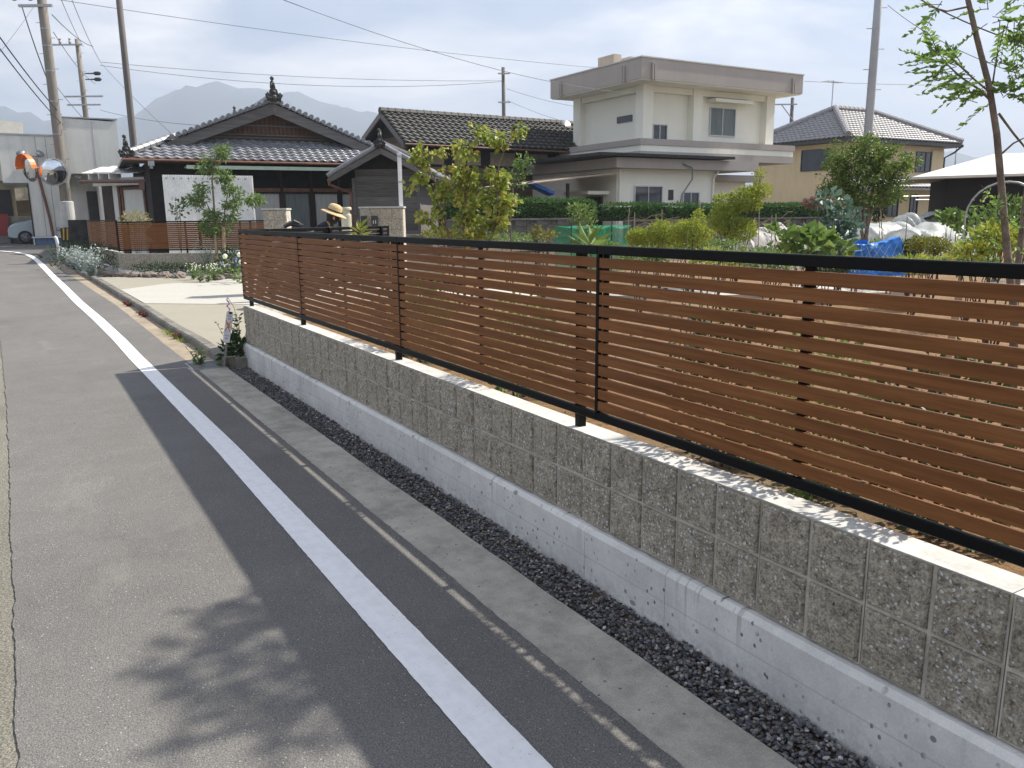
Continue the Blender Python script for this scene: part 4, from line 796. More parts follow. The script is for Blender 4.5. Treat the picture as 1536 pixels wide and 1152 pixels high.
# tall front volume with entrance recess
q0, q1 = at(102, 300, 32.5), at(189.5, 300, 32.5); Fx0, Fx1, Fy = q0.x, q1.x, (q0.y+q1.y)/2
B2 = thing('entrance_block', 'taller rendered block with a recessed entrance beside the utility pole', 'building', (Fx0+1.4, Fy+1, .42))
m0 = MB(B2); m0.prism([(Fx0, Fy, 5.45), (Fx1, Fy, 5.38), (Fx1, Fy, 3.35), (Fx0+.2, Fy, 3.35), (Fx0, Fy, 2.75)], (0, 6.0, 0)); m0.build('upper_wall', bwhite, B2); m0 = MB(B2); m0.box(Fx0-.03, Fy-.03, 5.452, Fx1+.03, Fy+6, 5.5); m0.build('coping', steel, B2)
m0 = MB(B2); m0.box(Fx0+1.12, Fy+.02, .2, Fx0+1.5, Fy+5.9, 3.348); m0.build('wall', bwhite, B2); m0 = MB(B2); m0.box(Fx0+1.505, Fy+.3, .2, Fx1, Fy+5.9, 3.348); m0.build('wall', bwhite, B2); m0 = MB(B2); m0.box(Fx0+.05, Fy+1.6, .2, Fx0+1.118, Fy+5.9, 3.348); m0.build('wall', bwhite, B2)
m0 = MB(B2); m0.box(Fx0+.75, Fy+1.1, .4, Fx0+1.11, Fy+1.58, 2.7); m0.build('door', dark_metal, B2); m0 = MB(B2); m0.ball((Fx0+.45, Fy+.5, 3.25), .14, .14, .09); m0.build('ceiling_light', white_metal, B2)
m0 = MB(B2); m0.box((Fx0+Fx1)/2+.1, Fy-.006, 3.4, (Fx0+Fx1)/2+.112, Fy-.001, 5.35); m0.build('panel_joint', steel, B2)
wt_ = thing('block_wall', 'dark old block gatepost wall beside the striped utility pole', 'wall', at(121, 372, 31)); wt_.location.z = .4; m0 = MB(); m0.box(-.32, 0, -.1, .32, .2, 1.15); m0.build('masonry', M('dark_block', (.06, .06, .055), .9, .4, 4), wt_)
# lean-to between the block and the tiled house
l0, l1 = at(118, 262, 29), at(240, 262, 27.5); LT = thing('lean_to', 'brown-guttered lean-to with a broken sheet roof between block and tiled house', 'outbuilding', (l0.x, l0.y, .4)); ld = (l1-l0); ld.z = 0; LL = ld.length; LT.rotation_euler = (0, 0, math.atan2(ld.y, ld.x))
m0 = MB(); m0.box(0, .9, -.2, LL, 1.0, 2.45); m0.build('back_wall', M('brown_boarding', (.05, .036, .028), .8, .3, 4), LT)
m0 = MB(); m0.box(.05, .5, 2.35, LL, .62, 2.62); m0.build('fascia', bwhite, LT)
shw = M('worn_white_sheet', (.62, .62, .6), .6, .2, 2)
for a, b, zz in ((.0, .35, 2.9), (.37, .62, 2.92), (.62, 1.0, 2.9), (1.02, 1.75, 2.86)):
    m0 = MB(); m0.prism([(a*LL/1.75*.72, .1, zz-.12), (b*LL/1.75*.72, .1, zz-.14), (b*LL/1.75*.72, 1.0, zz+.12), (a*LL/1.75*.72, 1.0, zz+.14)], (0, 0, .02)); m0.build('roof_sheet', shw if a > .5 else bwhite, LT)
m0 = MB(); m0.prism([(LL*.72, .0, 2.62), (LL, .0, 2.55), (LL, 1.0, 2.75), (LL*.72, 1.0, 2.85)], (0, 0, .02)); m0.build('roof_sheet', M('dark_sheet', (.06, .055, .055), .6, .2, 3), LT)
for x in (.25, .62, 1.0): m0 = MB(); m0.box(x*LL/2.9, .1, 2.55, x*LL/2.9+.05, .6, 2.75); m0.build('rafter', shw, LT)
m0 = MB(); m0.tube([(-.05, .06, 2.50), (LL, .06, 2.42)], .06, 8); m0.build('gutter', brown_pipe, LT)
m0 = MB(); m0.box(LL*.74, -.02, 2.15, LL*.81, .14, 2.42); m0.tube([(LL*.775, .06, 2.16), (LL*.775, .06, 1.9), (LL*.80, .06, -.2)], .055, 8); m0.build('downpipe', brown_pipe, LT)
m0 = MB(); m0.box(LL*.31, .78, -.1, LL*.68, .88, 2.22); m0.build('white_panel', bwhite, LT); m0 = MB(); m0.box(LL*.29, .74, 2.20, LL*.98, .89, 2.30); m0.build('lintel', brown_pipe, LT)
for x in (.26, .295, .68): m0 = MB(); m0.box(x*LL, .72, -.2, x*LL+.07, .9, 2.3); m0.build('post', wood_b, LT)
m0 = MB(); m0.box(LL*.2, .70, -.2, LL*.255, .9, 2.4); m0.build('post', bwhite, LT)
ac = thing('air_conditioner', 'beige outdoor air-conditioner unit beside the corrugated fence', 'air conditioner', (l1.x-.35, l1.y-.5, .5), rad(-20)); m0 = MB(); m0.box(-.36, -.14, .25, .36, .14, .95); m0.build('casing', M('beige_casing', (.42, .41, .37), .6, .1, 3), ac, bevel=.015); m0 = MB(); m0.lathe([(.2, 0), (.21, .012), (.02, .016)], (-.1, -.141, .6), 16, (0, -1, 0)); m0.build('fan_grille', dark_metal, ac)
for x in (-.3, .3): m0 = MB(); m0.box(x-.04, -.14, -.15, x+.04, .14, .248); m0.build('foot', steel, ac)

# brown lamp pipe on building B
lp = thing('lamp_pipe', 'thin brown pipe carrying a twin floodlight on the grey-white wall', 'lamp', (xc+.45, By-.12, .45)); m0 = MB(); m0.tube([(.28, 0, 0), (.2, 0, 1.2), (-.05, 0, 3.2), (-.2, 0, 3.75)], .06, 8); m0.build('pipe', brown_pipe, lp)
for x in (-.52, .05): m0 = MB(); m0.lathe([(.05, 0), (.17, .14), (.18, .2)], (x, -.05, 3.82), 12, (.5 if x > -.2 else -.5, -.6, .7)); m0.build('floodlight', steel, lp, smooth=True)
m0 = MB(); m0.tube([(-.5, 0, 3.82), (.1, 0, 3.82)], .03, 6); m0.build('bracket', steel, lp)

# car nosing out of the carport
cw = at(24, 350, 36.5); K = thing('car', 'pale silver-blue compact car nosing out of the carport', 'car', (xc-1.02, By+1.5, .5)); carp = M('silver_blue_paint', (.42, .50, .53), .28, .05, 2, metal=.2)
prof = [(0, .30), (.0, .62), (.08, .80), (.30, .93), (.95, 1.06), (1.55, 1.55), (2.3, 1.62), (3.2, 1.56), (3.5, 1.05), (3.52, .35), (3.2, .26), (.15, .24)]
m0 = MB(); V = []; N = len(prof)
for j, (yy, k) in enumerate(((0, .90), (.08, 1.0), (1.4, 1.0), (1.48, .90))): V += [(x if x < .5 else x, yy, z*k+(1-k)*.5) for x, z in prof]
Fs = [tuple(range(N)), tuple(reversed(range(3*N, 4*N)))]
for j in range(3): Fs += [(j*N+i, j*N+(i+1) % N, (j+1)*N+(i+1) % N, (j+1)*N+i) for i in range(N)]
m0.add(V, Fs); m0.build('body', carp, K, bevel=.02)
m0 = MB(); m0.prism([(1.05, -.004, 1.08), (1.58, -.004, 1.5), (2.3, -.004, 1.54), (2.3, -.004, 1.08)], (0, .006, 0)); m0.build('side_window', glass_d, K); m0 = MB(); m0.add([(.99, .15, 1.10), (.99, 1.33, 1.10), (1.5, 1.28, 1.54), (1.5, .2, 1.54)], [(0, 1, 2, 3)]); m0.build('windscreen', glass_d, K)
for (x, y0) in ((.66, -.03), (2.85, -.03), (.66, 1.33), (2.85, 1.33)):
    m0 = MB(); m0.lathe([(.22, 0), (.30, .02), (.30, .16), (.22, .18)], (x, y0+.18, .29), 20, (0, -1, 0)); w_ = m0.build('wheel', M('tyre', (.02, .02, .02), .8, .1, 4), K); m0 = MB(); m0.lathe([(.20, .0), (.205, .012), (.03, .02)], (x, y0-.002, .29), 16, (0, -1, 0)); m0.build('rim', M('dark_rim', (.13, .13, .14), .35, .1, 4, metal=.8), w_)
    m0 = MB()
    for s_ in range(5): a_ = s_*2*math.pi/5; m0.bar((x, y0-.03, .29), (x+.19*math.cos(a_), y0-.02, .29+.19*math.sin(a_)), .012, .05, (0, 1, 0))
    m0.build('spokes', steel, w_)
for y0 in (.12, 1.36): m0 = MB(); m0.ball((.10, y0, .74), .09, .12, .10); m0.build('headlight', glass_b, K)
# far-left cream house, only its corner shows
FL = thing('cream_house', 'cream house corner with white eaves across the far junction', 'house', (-6.5, 45.5, .5)); m0 = MB(FL); e0 = at(33, 180, 40); m0.box(-12, 46.0, .3, at(17, 250, 40.5).x, 52, 5.8); m0.build('wall', cream2 if False else M('pale_cream', (.62, .55, .40), .85, .1, 2), FL)
m0 = MB(FL); m0.prism([(-12, 45.0, 5.75), (e0.x-.1, 45.0, 5.55), (e0.x, 45.0, 6.05), (-12, 45.0, 7.0)], (0, 7, 0)); m0.build('eaves', M('white_eaves', (.70, .66, .56), .8, .08, 2), FL); m0 = MB(FL); m0.box(-12, 45.3, 3.4, at(22, 250, 40).x, 46.0, 3.9); m0.build('balcony', M('white_eaves', (.7, .66, .56)), FL)
m0 = MB(FL); m0.box(-12, 45.9, .8, at(10, 250, 40.5).x, 45.99, 3.0); m0.build('shutter', dark_metal, FL)
bw = thing('block_wall', 'pale block garden wall across the far junction behind the car', 'wall', (-4.2, 44.6, .4)); m0 = MB(); m0.box(-6, 0, 0, 5, .15, 1.35); m0.build('masonry', M('pale_block', (.42, .40, .33), .9, .15, 3), bw)
rb = thing('vending_box', 'red box cabinet before the pale block wall', 'cabinet', at(5, 352, 38)); rb.location.z = .5; m0 = MB(); m0.box(-.3, -.2, .35, .28, .2, 1.35); m0.build('cabinet', M('red_paint', (.28, .035, .03), .5, .1, 3), rb); m0 = MB(); m0.box(-.3, -.2, 0, .28, .2, .348); m0.build('base', M('grey_plinth', (.2, .2, .2)), rb)
ds = thing('old_shed', 'dark ramshackle shed with torn plastic seen through the carport', 'shed', (xa+.3, By+11, .5)); m0 = MB(); m0.box(-1.5, 0, 0, 2.6, 2, 3.6); m0.build('wall', wood_d, ds); m0 = MB(); m0.prism([(-1.0, -.04, 2.0), (1.4, -.06, 2.2), (1.4, -.05, 2.9), (-.8, -.03, 3.0)], (0, .03, 0)); m0.build('torn_sheet', M('grey_plastic', (.2, .2, .2), .4, .5, 3), ds)

# ------------------------------------------------------------------ utility poles
conc_pole = M('pole_concrete', (.21, .19, .165), .8, .15, 2, .2, 40, stretch=(3, 3, .3)); old_pole = M('old_pole', (.15, .135, .125), .8, .25, 2, stretch=(4, 4, .2)); insul = M('insulator', (.30, .29, .28), .3, .1, 5); wire_m = M('black_cable', (.02, .02, .022), .5, .1, 4); thin_m = M('grey_cable', (.10, .10, .11), .5, .1, 4)
def pole(label, base, lean, h, r0, r1, mat, steps=True, group=None):
    t = thing('utility_pole', label, 'utility pole', base, 0, group); lean = Vector(lean); top = Vector((lean.x, lean.y, h)); m0 = MB(); m0.tube([Vector((0, 0, -.2)), top*.33, top*.66, top], [r0, r0+(r1-r0)*.33, r0+(r1-r0)*.66, r1], 14); m0.build('shaft', mat, t, smooth=True)
    if steps:
        k = 2.4; s_ = 1
        while k < h-.3:
            c = top*(k/h); rr = r0+(r1-r0)*k/h; m0 = MB(); m0.tube([c, c+_r*s_*(rr+.16)], .012, 5); m0.build('step_bolt', steel, t); s_ = -s_; k += .55
    return t, top
p_b = at(108, 376, 32); p_t = at(73, -60, 32.2); P1, t1 = pole('thick concrete utility pole with striped guard at the road bend', (p_b.x, p_b.y, .36), (0, 0, 1), 11.5, .20, .155, conc_pole)
for zz in (2.6, 3.4, 4.4, 5.6, 6.7, 7.6, 8.2): m0 = MB(); rr = .20-.045*zz/11.5; m0.lathe([(rr+.004, 0), (rr+.006, .04)], (0, 0, zz), 14); m0.build('band', steel, P1)
m0 = MB(); m0.lathe([(.25, 0), (.26, .02), (.26, .98), (.24, 1.0)], (0, 0, .9), 18); m0.build('guard_sleeve', M('pale_sleeve', (.50, .50, .48), .6, .1, 3), P1, smooth=False)
yel = M('yellow_band', (.62, .40, .04), .6, .1, 3); m0 = MB(); m0.box(-.33, -.28, -.2, .25, -.262, .88); bd = m0.build('striped_board', dark_metal, P1)
for i in range(4): m0 = MB(); x = -.28+i*.13; m0.prism([(x, -.285, .42), (x+.05, -.285, .42), (x+.09, -.285, .86), (x+.04, -.285, .86)], (0, -.006, 0)); m0.build('yellow_stripe', yel, bd)
m0 = MB(); m0.box(.255, -.3, -.2, .42, -.1, .88); m0.build('cream_board', M('cream_board', (.55, .50, .36), .7, .1, 3), P1)
for zz, ln in ((9.55, 1.4), (9.0, .9)): m0 = MB(); m0.bar(Vector((0, -.2, zz))-_r*ln, Vector((0, -.2, zz))+_r*.35, .09, .09); m0.build('crossarm', steel, P1)
for k, x in enumerate((-1.05, -.45)): m0 = MB(); c = Vector((0, -.2, 9.6))+_r*x; m0.lathe([(.05, 0), (.14, .06), (.15, .3), (.08, .38), (.12, .44), (.05, .55)], c-Vector((0, 0, .42)), 10); m0.build('transformer', dark_metal if k else insul, P1)
# mirrors on the pole
mir = thing('convex_mirror', 'round convex traffic mirrors with orange hood on the thick utility pole', 'mirror', (p_b.x-.32, p_b.y-.3, 3.35)); orange = M('orange_enamel', (.75, .17, .03), .45, .08, 3)
m0 = MB(); m0.lathe([(.49, -.03), (.44, .0), (.30, .045), (.02, .075)], (0, -.05, 0), 26, Vector((.15, -1, -.1))); mr = m0.build('mirror_face', M('mirror_glass', (.70, .73, .75), .04, .05, 2, metal=.97), mir, smooth=True); rx_ = Vector((.15, -1, -.1)).normalized(); ru_ = rx_.orthogonal().normalized(); rv_ = rx_.cross(ru_); m0 = MB(); m0.tube([Vector((0, -.05, 0))+(ru_*math.cos(k*math.pi/14)+rv_*math.sin(k*math.pi/14))*.50 for k in range(29)], .018, 6); m0.build('rim', steel, mir)
c2 = Vector((-.78, -.15, .12)); ax = Vector((-.80, -.42, -.12)).normalized()
mirglass = MATS['mirror_glass']
m0 = MB(); m0.lathe([(.02, .09), (.26, .07), (.43, .03), (.50, 0)], c2, 26, -ax); m0.build('mirror_shell', M('orange_enamel', (.75, .17, .03)), mir, smooth=True); m0 = MB(); m0.lathe([(.49, .02), (.30, .06), (.05, .08)], c2, 26, ax); m0.build('mirror_glass', mirglass, mir, smooth=True)
m0 = MB(); V = []; Fs = []; a_ = ax.orthogonal().normalized(); zz = Vector((0, 0, 1)); a_ = ax.cross(zz).normalized(); b_ = a_.cross(ax)
for i in range(15):
    th = math.pi*(i/14); d = a_*math.cos(th)+b_*math.sin(th); V += [c2+d*.52, c2+d*.55+ax*.22]
for i in range(14): Fs.append((2*i, 2*i+1, 2*i+3, 2*i+2))
m0.add(V, Fs); m0.build('hood', orange, mir); m0 = MB(); m0.tube([(0, 0, 0), (.2, .1, -.05), (.32, .3, -.05)], .03, 6); m0.build('bracket', steel, mir); m0 = MB(); m0.tube([c2-ax*.09, c2-ax*.3, (.1, .1, -.05)], .03, 6); m0.build('bracket', steel, mir)
q = at(205, 260, 31); P2, t2 = pole('slim dark old utility pole rising behind the tiled house corner', (q.x, q.y, .4), (0, 0, 1), 10.6, .145, .10, old_pole, False)
q = at(143, 300, 52); P3, t3 = pole('far concrete utility pole with several crossarms beyond the grey-white block', (q.x, q.y, .5), (0, 0, 1), 12.0, .20, .14, conc_pole)
for zz, a, b in ((11.65, -1.9, .25), (8.6, -1.2, 1.2), (8.1, -1.1, 1.0), (6.2, -2.2, .2)): m0 = MB(); c = Vector((0, -.22, zz)); m0.bar(c+_r*a, c+_r*b, .09, .09); m0.build('crossarm', steel, P3)
for x in (-1.8, -1.1, -.5): m0 = MB(); m0.lathe([(.06, 0), (.09, .1), (.05, .2), (.08, .3)], Vector((0, -.22, 11.7))+_r*x, 8); m0.build('insulator', insul, P3)
for zz in (9.95, 9.6): m0 = MB(); c = Vector((0, -.25, zz)); m0.tube([c+_r*.2, c+_r*.9], [.03, .05], 6); m0.lathe([(.05, 0), (.12, .1), (.12, .35), (.05, .45)], c+_r*.75, 8, _r); m0.build('insulator', dark_metal, P3)
m0 = MB(); m0.tube([Vector((0, -.2, 6.1))+_r*x+Vector((0, 0, z)) for x, z in ((0, -.9), (-.3, 0), (-1.0, .8), (-2.0, 1.2))], .05, 6); m0.build('lamp_arm', steel, P3)
q = at(756, 200, 60); P4, t4 = pole('distant utility pole standing behind the barn roof', (q.x, q.y, .4), (0, 0, 1), 11.75, .17, .13, old_pole, False)
for zz in (11.3, 9.3): m0 = MB(); c = Vector((0, -.2, zz)); m0.bar(c-_r*.5, c+_r*.4, .09, .09); m0.build('crossarm', steel, P4)
q = at(1186, 200, 62); P5, t5 = pole('distant utility pole with a raked crossarm beyond the concrete house', (q.x, q.y, .4), (0, 0, 1), 9.7, .17, .13, old_pole, False)
m0 = MB(); c = Vector((0, -.2, 9.2)); m0.bar(c-_r*1.7, c+_r*.2, .09, .09); m0.bar(c-_r*1.0, c+Vector((0, 0, -1.2)), .06, .06); m0.build('crossarm', steel, P5)
q = at(1292, 330, 24); P6, t6 = pole('pale steel utility pole rising out of the round tree', (q.x, q.y, .4), (0, 0, 1), 8.6, .135, .10, M('pale_steel_pole', (.36, .37, .38), .5, .08, 2, metal=.3))
ta = thing('tv_antenna', 'bare aerial masts beyond the hipped house against the hill', 'aerial', at(1427, 300, 80)); m0 = MB(); m0.tube([(0, 0, -2), (0, 0, 5.2)], .05, 5); m0.build('mast', steel, ta); m0 = MB(); m0.bar((-1.0, 0, 5.0), (1.2, 0, 5.15), .05, .05); m0.build('array', steel, ta); m0 = MB(); m0.tube([(.9, .5, -2), (.9, .5, 3.8)], .06, 5); m0.build('mast', steel, ta)

# ------------------------------------------------------------------ overhead wires
def wire(label, p, q, sag, r, mat=None, n=16, group='overhead wires'):
    r *= .62; p, q = Vector(p), Vector(q); m0 = MB(); m0.tube([p.lerp(q, i/n)+Vector((0, 0, -sag*4*(i/n)*(1-i/n))) for i in range(n+1)], r, 5); return tag(m0.build('overhead_wire', mat or thin_m, smooth=True), label, 'wire', group)
wire('upper thin wire above the tiled house ridge running to the distant pole', at(150, 93, 50), at(756, 121, 60), .35, .022)
wire('lower thin wire above the tiled house ridge running to the distant pole', at(150, 98, 50), at(756, 122, 60), .75, .022)
wire('long thin wire crossing the clouds above the tiled house', at(40, -8, 40), at(1000, 110, 62), .4, .022)
wire('wire dropping from the sky to the concrete house eave', at(415, -4, 18), at(947, 140, 30), .35, .013)
wire('short wire from the far pole past the slim pole to the tiled house', at(152, 95, 50), at(262, 205, 30), .1, .018)
wire('low wire from the far pole to the tiled house gable', at(150, 165, 50), at(345, 190, 34), .2, .022)
wire('level wire crossing behind the pale steel pole', at(1207, 122, 38), at(1640, 128, 38), .1, .014)
wire('wire from the pale steel pole to the feathery tree', at(1332, 8, 24), at(1600, 132, 14), .25, .015)
wire('twisted dark service cable passing behind the feathery tree', at(1368, -8, 16), at(1600, 85, 13), .1, .022, wire_m)
wire('heavy black cable sagging to the thick utility pole', at(-20, 28, 20), at(92, 172, 32), .12, .03, wire_m); wire('heavy black lower cable sagging to the thick utility pole', at(-16, 52, 20), at(97, 190, 32), .12, .028, wire_m)
wire('loose black cable hanging from the crossarm of the thick pole', at(33, 10, 31), at(85, 150, 31.6), .3, .035, wire_m)
wire('cable from the thick pole to the far pole crossarm', at(78, 22, 32), at(140, 70, 52), .2, .03, wire_m); wire('second cable from the thick pole to the far pole', at(80, 48, 32), at(143, 125, 52), .3, .025)
wire('wire passing high over the road to the far pole', at(88, -10, 34), at(125, 70, 52), .15, .025); wire('second high wire over the road to the far pole insulator', at(104, -10, 34), at(150, 92, 52), .2, .025)
wire('wire from the thick pole across to the entrance block roof', at(85, 130, 32), at(188, 232, 33), .25, .02)
wire('thin stay wire crossing the heavy black cables', at(52, 8, 30), at(-10, 90, 25), .05, .012)
wire('distant upper wire between barn and concrete house', at(760, 133, 60), at(900, 165, 60), .2, .02); wire('distant lower wire between barn and concrete house', at(760, 150, 60), at(880, 190, 60), .2, .02)
# ------------------------------------------------------------------ vegetation helpers
def onY(px, py, Y):
    d = at(px, py, 1)-CAM; return CAM+d*((Y-CAM.y)/d.y)
def rvec(): 
    while True:
        v = Vector((RND.uniform(-1, 1), RND.uniform(-1, 1), RND.uniform(-1, 1)))
        if .05 < v.length < 1: return v
class Leaves:
    def __init__(s): s.v = []; s.f = []
    def leaf(s, p, d, size, wid=.5, fold=.25, curl=.15):
        d = d.normalized(); a = d.cross(rvec()).normalized(); n = a.cross(d); k = len(s.v); w = size*wid*.5; m = p+d*size*.5
        s.v += [tuple(p), tuple(m+a*w+n*w*fold), tuple(p+d*size-n*size*curl), tuple(m-a*w+n*w*fold)]; s.f += [(k, k+1, k+2), (k, k+2, k+3)]
    def blade(s, p, d, size, w, droop):
        d = d.normalized(); a = d.cross(Vector((0, 0, 1))); a = a.normalized() if a.length > .01 else Vector((1, 0, 0)); k = len(s.v); q = p
        for i in range(4):
            t = i/3; ww = w*(1-t)**.7*.5+.0005; c = p+d*size*t+Vector((0, 0, -droop*size*t*t)); s.v += [tuple(c-a*ww), tuple(c+a*ww)]
        s.f += [(k+2*i, k+2*i+1, k+2*i+3, k+2*i+2) for i in range(3)]
    def build(s, name, mat, parent, off=(0, 0, 0)):
        me = bpy.data.meshes.new(name); o = Vector(off); me.from_pydata([tuple(Vector(v)-o) for v in s.v], [], s.f); return place(name, me, mat, parent)
def nearest(trunks, p):
    best = None
    for pts, r0, r1 in trunks:
        for i in range(len(pts)-1):
            a, b = pts[i], pts[i+1]; t = max(0, min(1, (p-a).dot(b-a)/max(1e-9, (b-a).length_squared))); q = a.lerp(b, t); low = max(0, q.z-p.z+.05); dd = (p-q).length+low*3
            if best is None or dd < best[0]: best = (dd, q, (i+t)/(len(pts)-1), r0+(r1-r0)*(i+t)/(len(pts)-1))
    return best
def tree(name, label, base, trunks, blobs, lsize, lmat, bmat=bark, per=14, cat='tree', group=None, spread=1.0, droop=.1, wid=.5, tw=.006):
    "trunks: [(points, r0, r1)] in world space, blobs: [(centre, rx, rz, twigs)]; twigs grow from the nearest limb and carry the leaves"
    t = thing(name, label, cat, base, 0, group); m0 = MB(t); L = Leaves()
    for pts, r0, r1 in trunks:
        n = len(pts); m0.tube(pts, [r0+(r1-r0)*i/(n-1) for i in range(n)], 8)
    m0.build('trunk', bmat, t, smooth=True); tb = MB(t)
    for (c, rx, rz, n) in blobs:
        for _ in range(n):
            v = rvec().normalized()*RND.random()**.45; e = c+Vector((v.x*rx, v.y*rx, v.z*rz)); _, q, _, rr = nearest(trunks, e); mid = q.lerp(e, .55)+rvec()*.12*(e-q).length+Vector((0, 0, .06*(e-q).length))
            P = [q, q.lerp(mid, .5)+rvec()*.03*(e-q).length, mid, e]; r_ = min(tw, rr*.7); tb.tube(P, [r_, r_*.8, r_*.55, r_*.25], 4, False)
            for k in range(per):
                s_ = RND.uniform(.45, 1.0); b = (P[1].lerp(P[2], s_*2-.0) if s_ < .5 else P[2].lerp(P[3], (s_-.5)*2)) if s_ < 1 else e; o_ = rvec()*lsize*1.4*spread
                d = (o_.normalized()+(e-q).normalized()*.6+Vector((0, 0, -droop*4)))+rvec()*.5; L.leaf(b+o_*.7, d, lsize*RND.uniform(.6, 1.25), wid)
    tb.build('branches', bmat, t)['kind'] = 'stuff'; L.build('crown', lmat, t, t.location); return t
def bush(name, label, base, blobs, lsize, lmat, n, cat='shrub', group=None, stems=6, wid=.55, up=.3, bmat=bark_d):
    t = thing(name, label, cat, base, 0, group); L = Leaves(); base = Vector(base); m0 = MB(t)
    tot = sum(rx*rx*rz for _, rx, rz in blobs)
    for c, rx, rz in blobs:
        for _ in range(max(20, int(n*rx*rx*rz/tot))):
            v = rvec().normalized()*RND.random()**.33; k = 1+.35*noise.noise(v*2.3+c); p = c+Vector((v.x*rx*k, v.y*rx*k, v.z*rz*k)); L.leaf(p, v+Vector((0, 0, up))+rvec()*.9, lsize*RND.uniform(.6, 1.3), wid)
        for _ in range(max(2, stems//len(blobs))):
            e = c+Vector((RND.uniform(-.6, .6)*rx, RND.uniform(-.6, .6)*rx, RND.uniform(-.2, .6)*rz)); s0 = base+Vector((RND.uniform(-.15, .15)*rx, RND.uniform(-.15, .15)*rx, 0)); m0.tube([s0, s0.lerp(e, .5)+rvec()*.05, e], [.008, .006, .003], 5)
    m0.build('stems', bmat, t); L.build('foliage', lmat, t, t.location); return t
def herb(name, label, base, h, nst, lsize, lmat, cat='plant', group=None, lean=.25, wid=.35, per=9, flowers=None, stemmat=None):
    "stems that rise from one root and carry leaves along their length"
    t = thing(name, label, cat, base, 0, group); L = Leaves(); m0 = MB(); FV = MB()
    for i in range(nst):
        a = RND.uniform(0, 6.28); e = Vector((math.cos(a)*lean*h*RND.random(), math.sin(a)*lean*h*RND.random(), h*RND.uniform(.65, 1.1))); mid = e*.5+Vector((RND.uniform(-.05, .05), RND.uniform(-.05, .05), .04))*h; m0.tube([Vector((0, 0, -.03)), mid, e], [.006*max(.6, h), .005*max(.6, h), .002], 5)
        for k in range(per):
            s_ = (k+RND.random())/per; b = (Vector((0, 0, 0)).lerp(mid, s_*2) if s_ < .5 else mid.lerp(e, s_*2-1)); th = RND.uniform(0, 6.28); L.leaf(b, Vector((math.cos(th), math.sin(th), RND.uniform(-.1, .6))), lsize*RND.uniform(.6, 1.2)*(1.1-.5*s_), wid)
        if flowers: FV.ball(e, flowers[0]*RND.uniform(.8, 1.2), n=8, m=5, nz=.3, sc=6)
    m0.build('stems', stemmat or M('green_stem', (.10, .14, .05), .7, .2, 6), t); L.build('leaves', lmat, t)
    if flowers: FV.build('flowers', flowers[1], t)['kind'] = 'stuff'
    return t
lm_green = leafmat('mid_green_leaf', [(.1, (.07, .13, .032)), (.5, (.15, .24, .065)), (.95, (.27, .36, .12))])
lm_dark = leafmat('dark_green_leaf', [(.1, (.012, .035, .012)), (.5, (.03, .07, .022)), (.95, (.06, .12, .035))], trans=.2)
lm_yel = leafmat('yellow_green_leaf', [(.1, (.14, .20, .03)), (.5, (.30, .36, .06)), (.95, (.48, .48, .10))])
lm_maple = leafmat('turning_maple_leaf', [(.05, (.08, .14, .03)), (.3, (.19, .27, .05)), (.55, (.31, .38, .07)), (.76, (.45, .44, .10)), (.90, (.40, .27, .08)), (.99, (.28, .10, .04))], nscale=2.2)
lm_silver = leafmat('silver_leaf', [(.1, (.20, .25, .23)), (.5, (.36, .42, .40)), (.95, (.55, .60, .57))], trans=.15)
lm_euca = leafmat('blue_green_leaf', [(.1, (.05, .10, .085)), (.5, (.11, .19, .15)), (.95, (.22, .31, .25))], trans=.25)
lm_hedge = leafmat('hedge_leaf', [(.1, (.025, .07, .018)), (.5, (.06, .15, .032)), (.95, (.13, .25, .055))], trans=.25)
lm_cream = leafmat('variegated_leaf', [(.1, (.12, .15, .05)), (.5, (.35, .33, .16)), (.95, (.55, .48, .30))])
lm_olive = leafmat('olive_leaf', [(.1, (.08, .10, .015)), (.5, (.17, .18, .03)), (.95, (.28, .27, .05))])
white_fl = M('white_petal', (.75, .76, .62), .7, .15, 20); blue_fl = M('blue_petal', (.18, .22, .55), .7, .2, 20); red_leafm = leafmat('red_weed_leaf', [(.1, (.12, .02, .02)), (.9, (.28, .06, .05))])

# ------------------------------------------------------------------ T1: staked young tree before the far fence
d1 = 19.3; b1 = at(330, 404, d1); G1 = b1.z
def a1(x, y, dd=0): return at(x, y, d1+dd)
tr = [([Vector((b1.x-.05, b1.y, G1)), a1(324, 360), a1(322, 320), a1(318, 270), a1(325, 235), a1(330, 220)], .035, .008), ([Vector((b1.x+.08, b1.y+.05, G1)), a1(334, 350), a1(338, 310), a1(345, 270)], .028, .008), ([a1(323, 330), a1(310, 305), a1(292, 296)], .014, .006), ([a1(337, 315), a1(355, 300), a1(380, 298)], .014, .006)]
u = d1/1210
tree('young_tree', 'slender young tree held by timber stakes before the driveway fence', (b1.x, b1.y, G1), tr, [(a1(333, 226), 17*u, 11*u, 12), (a1(306, 246), 16*u, 12*u, 14), (a1(338, 262), 15*u, 12*u, 12), (a1(306, 282), 15*u, 10*u, 10), (a1(290, 300), 17*u, 9*u, 13), (a1(345, 285), 16*u, 10*u, 12), (a1(382, 299), 20*u, 8*u, 14), (a1(350, 305), 16*u, 9*u, 12), (a1(318, 322), 15*u, 9*u, 11), (a1(352, 327), 9*u, 6*u, 6), (a1(308, 342), 13*u, 9*u, 12), (a1(330, 345), 16*u, 9*u, 12)], .10, lm_green, per=24, wid=.36, droop=.18)
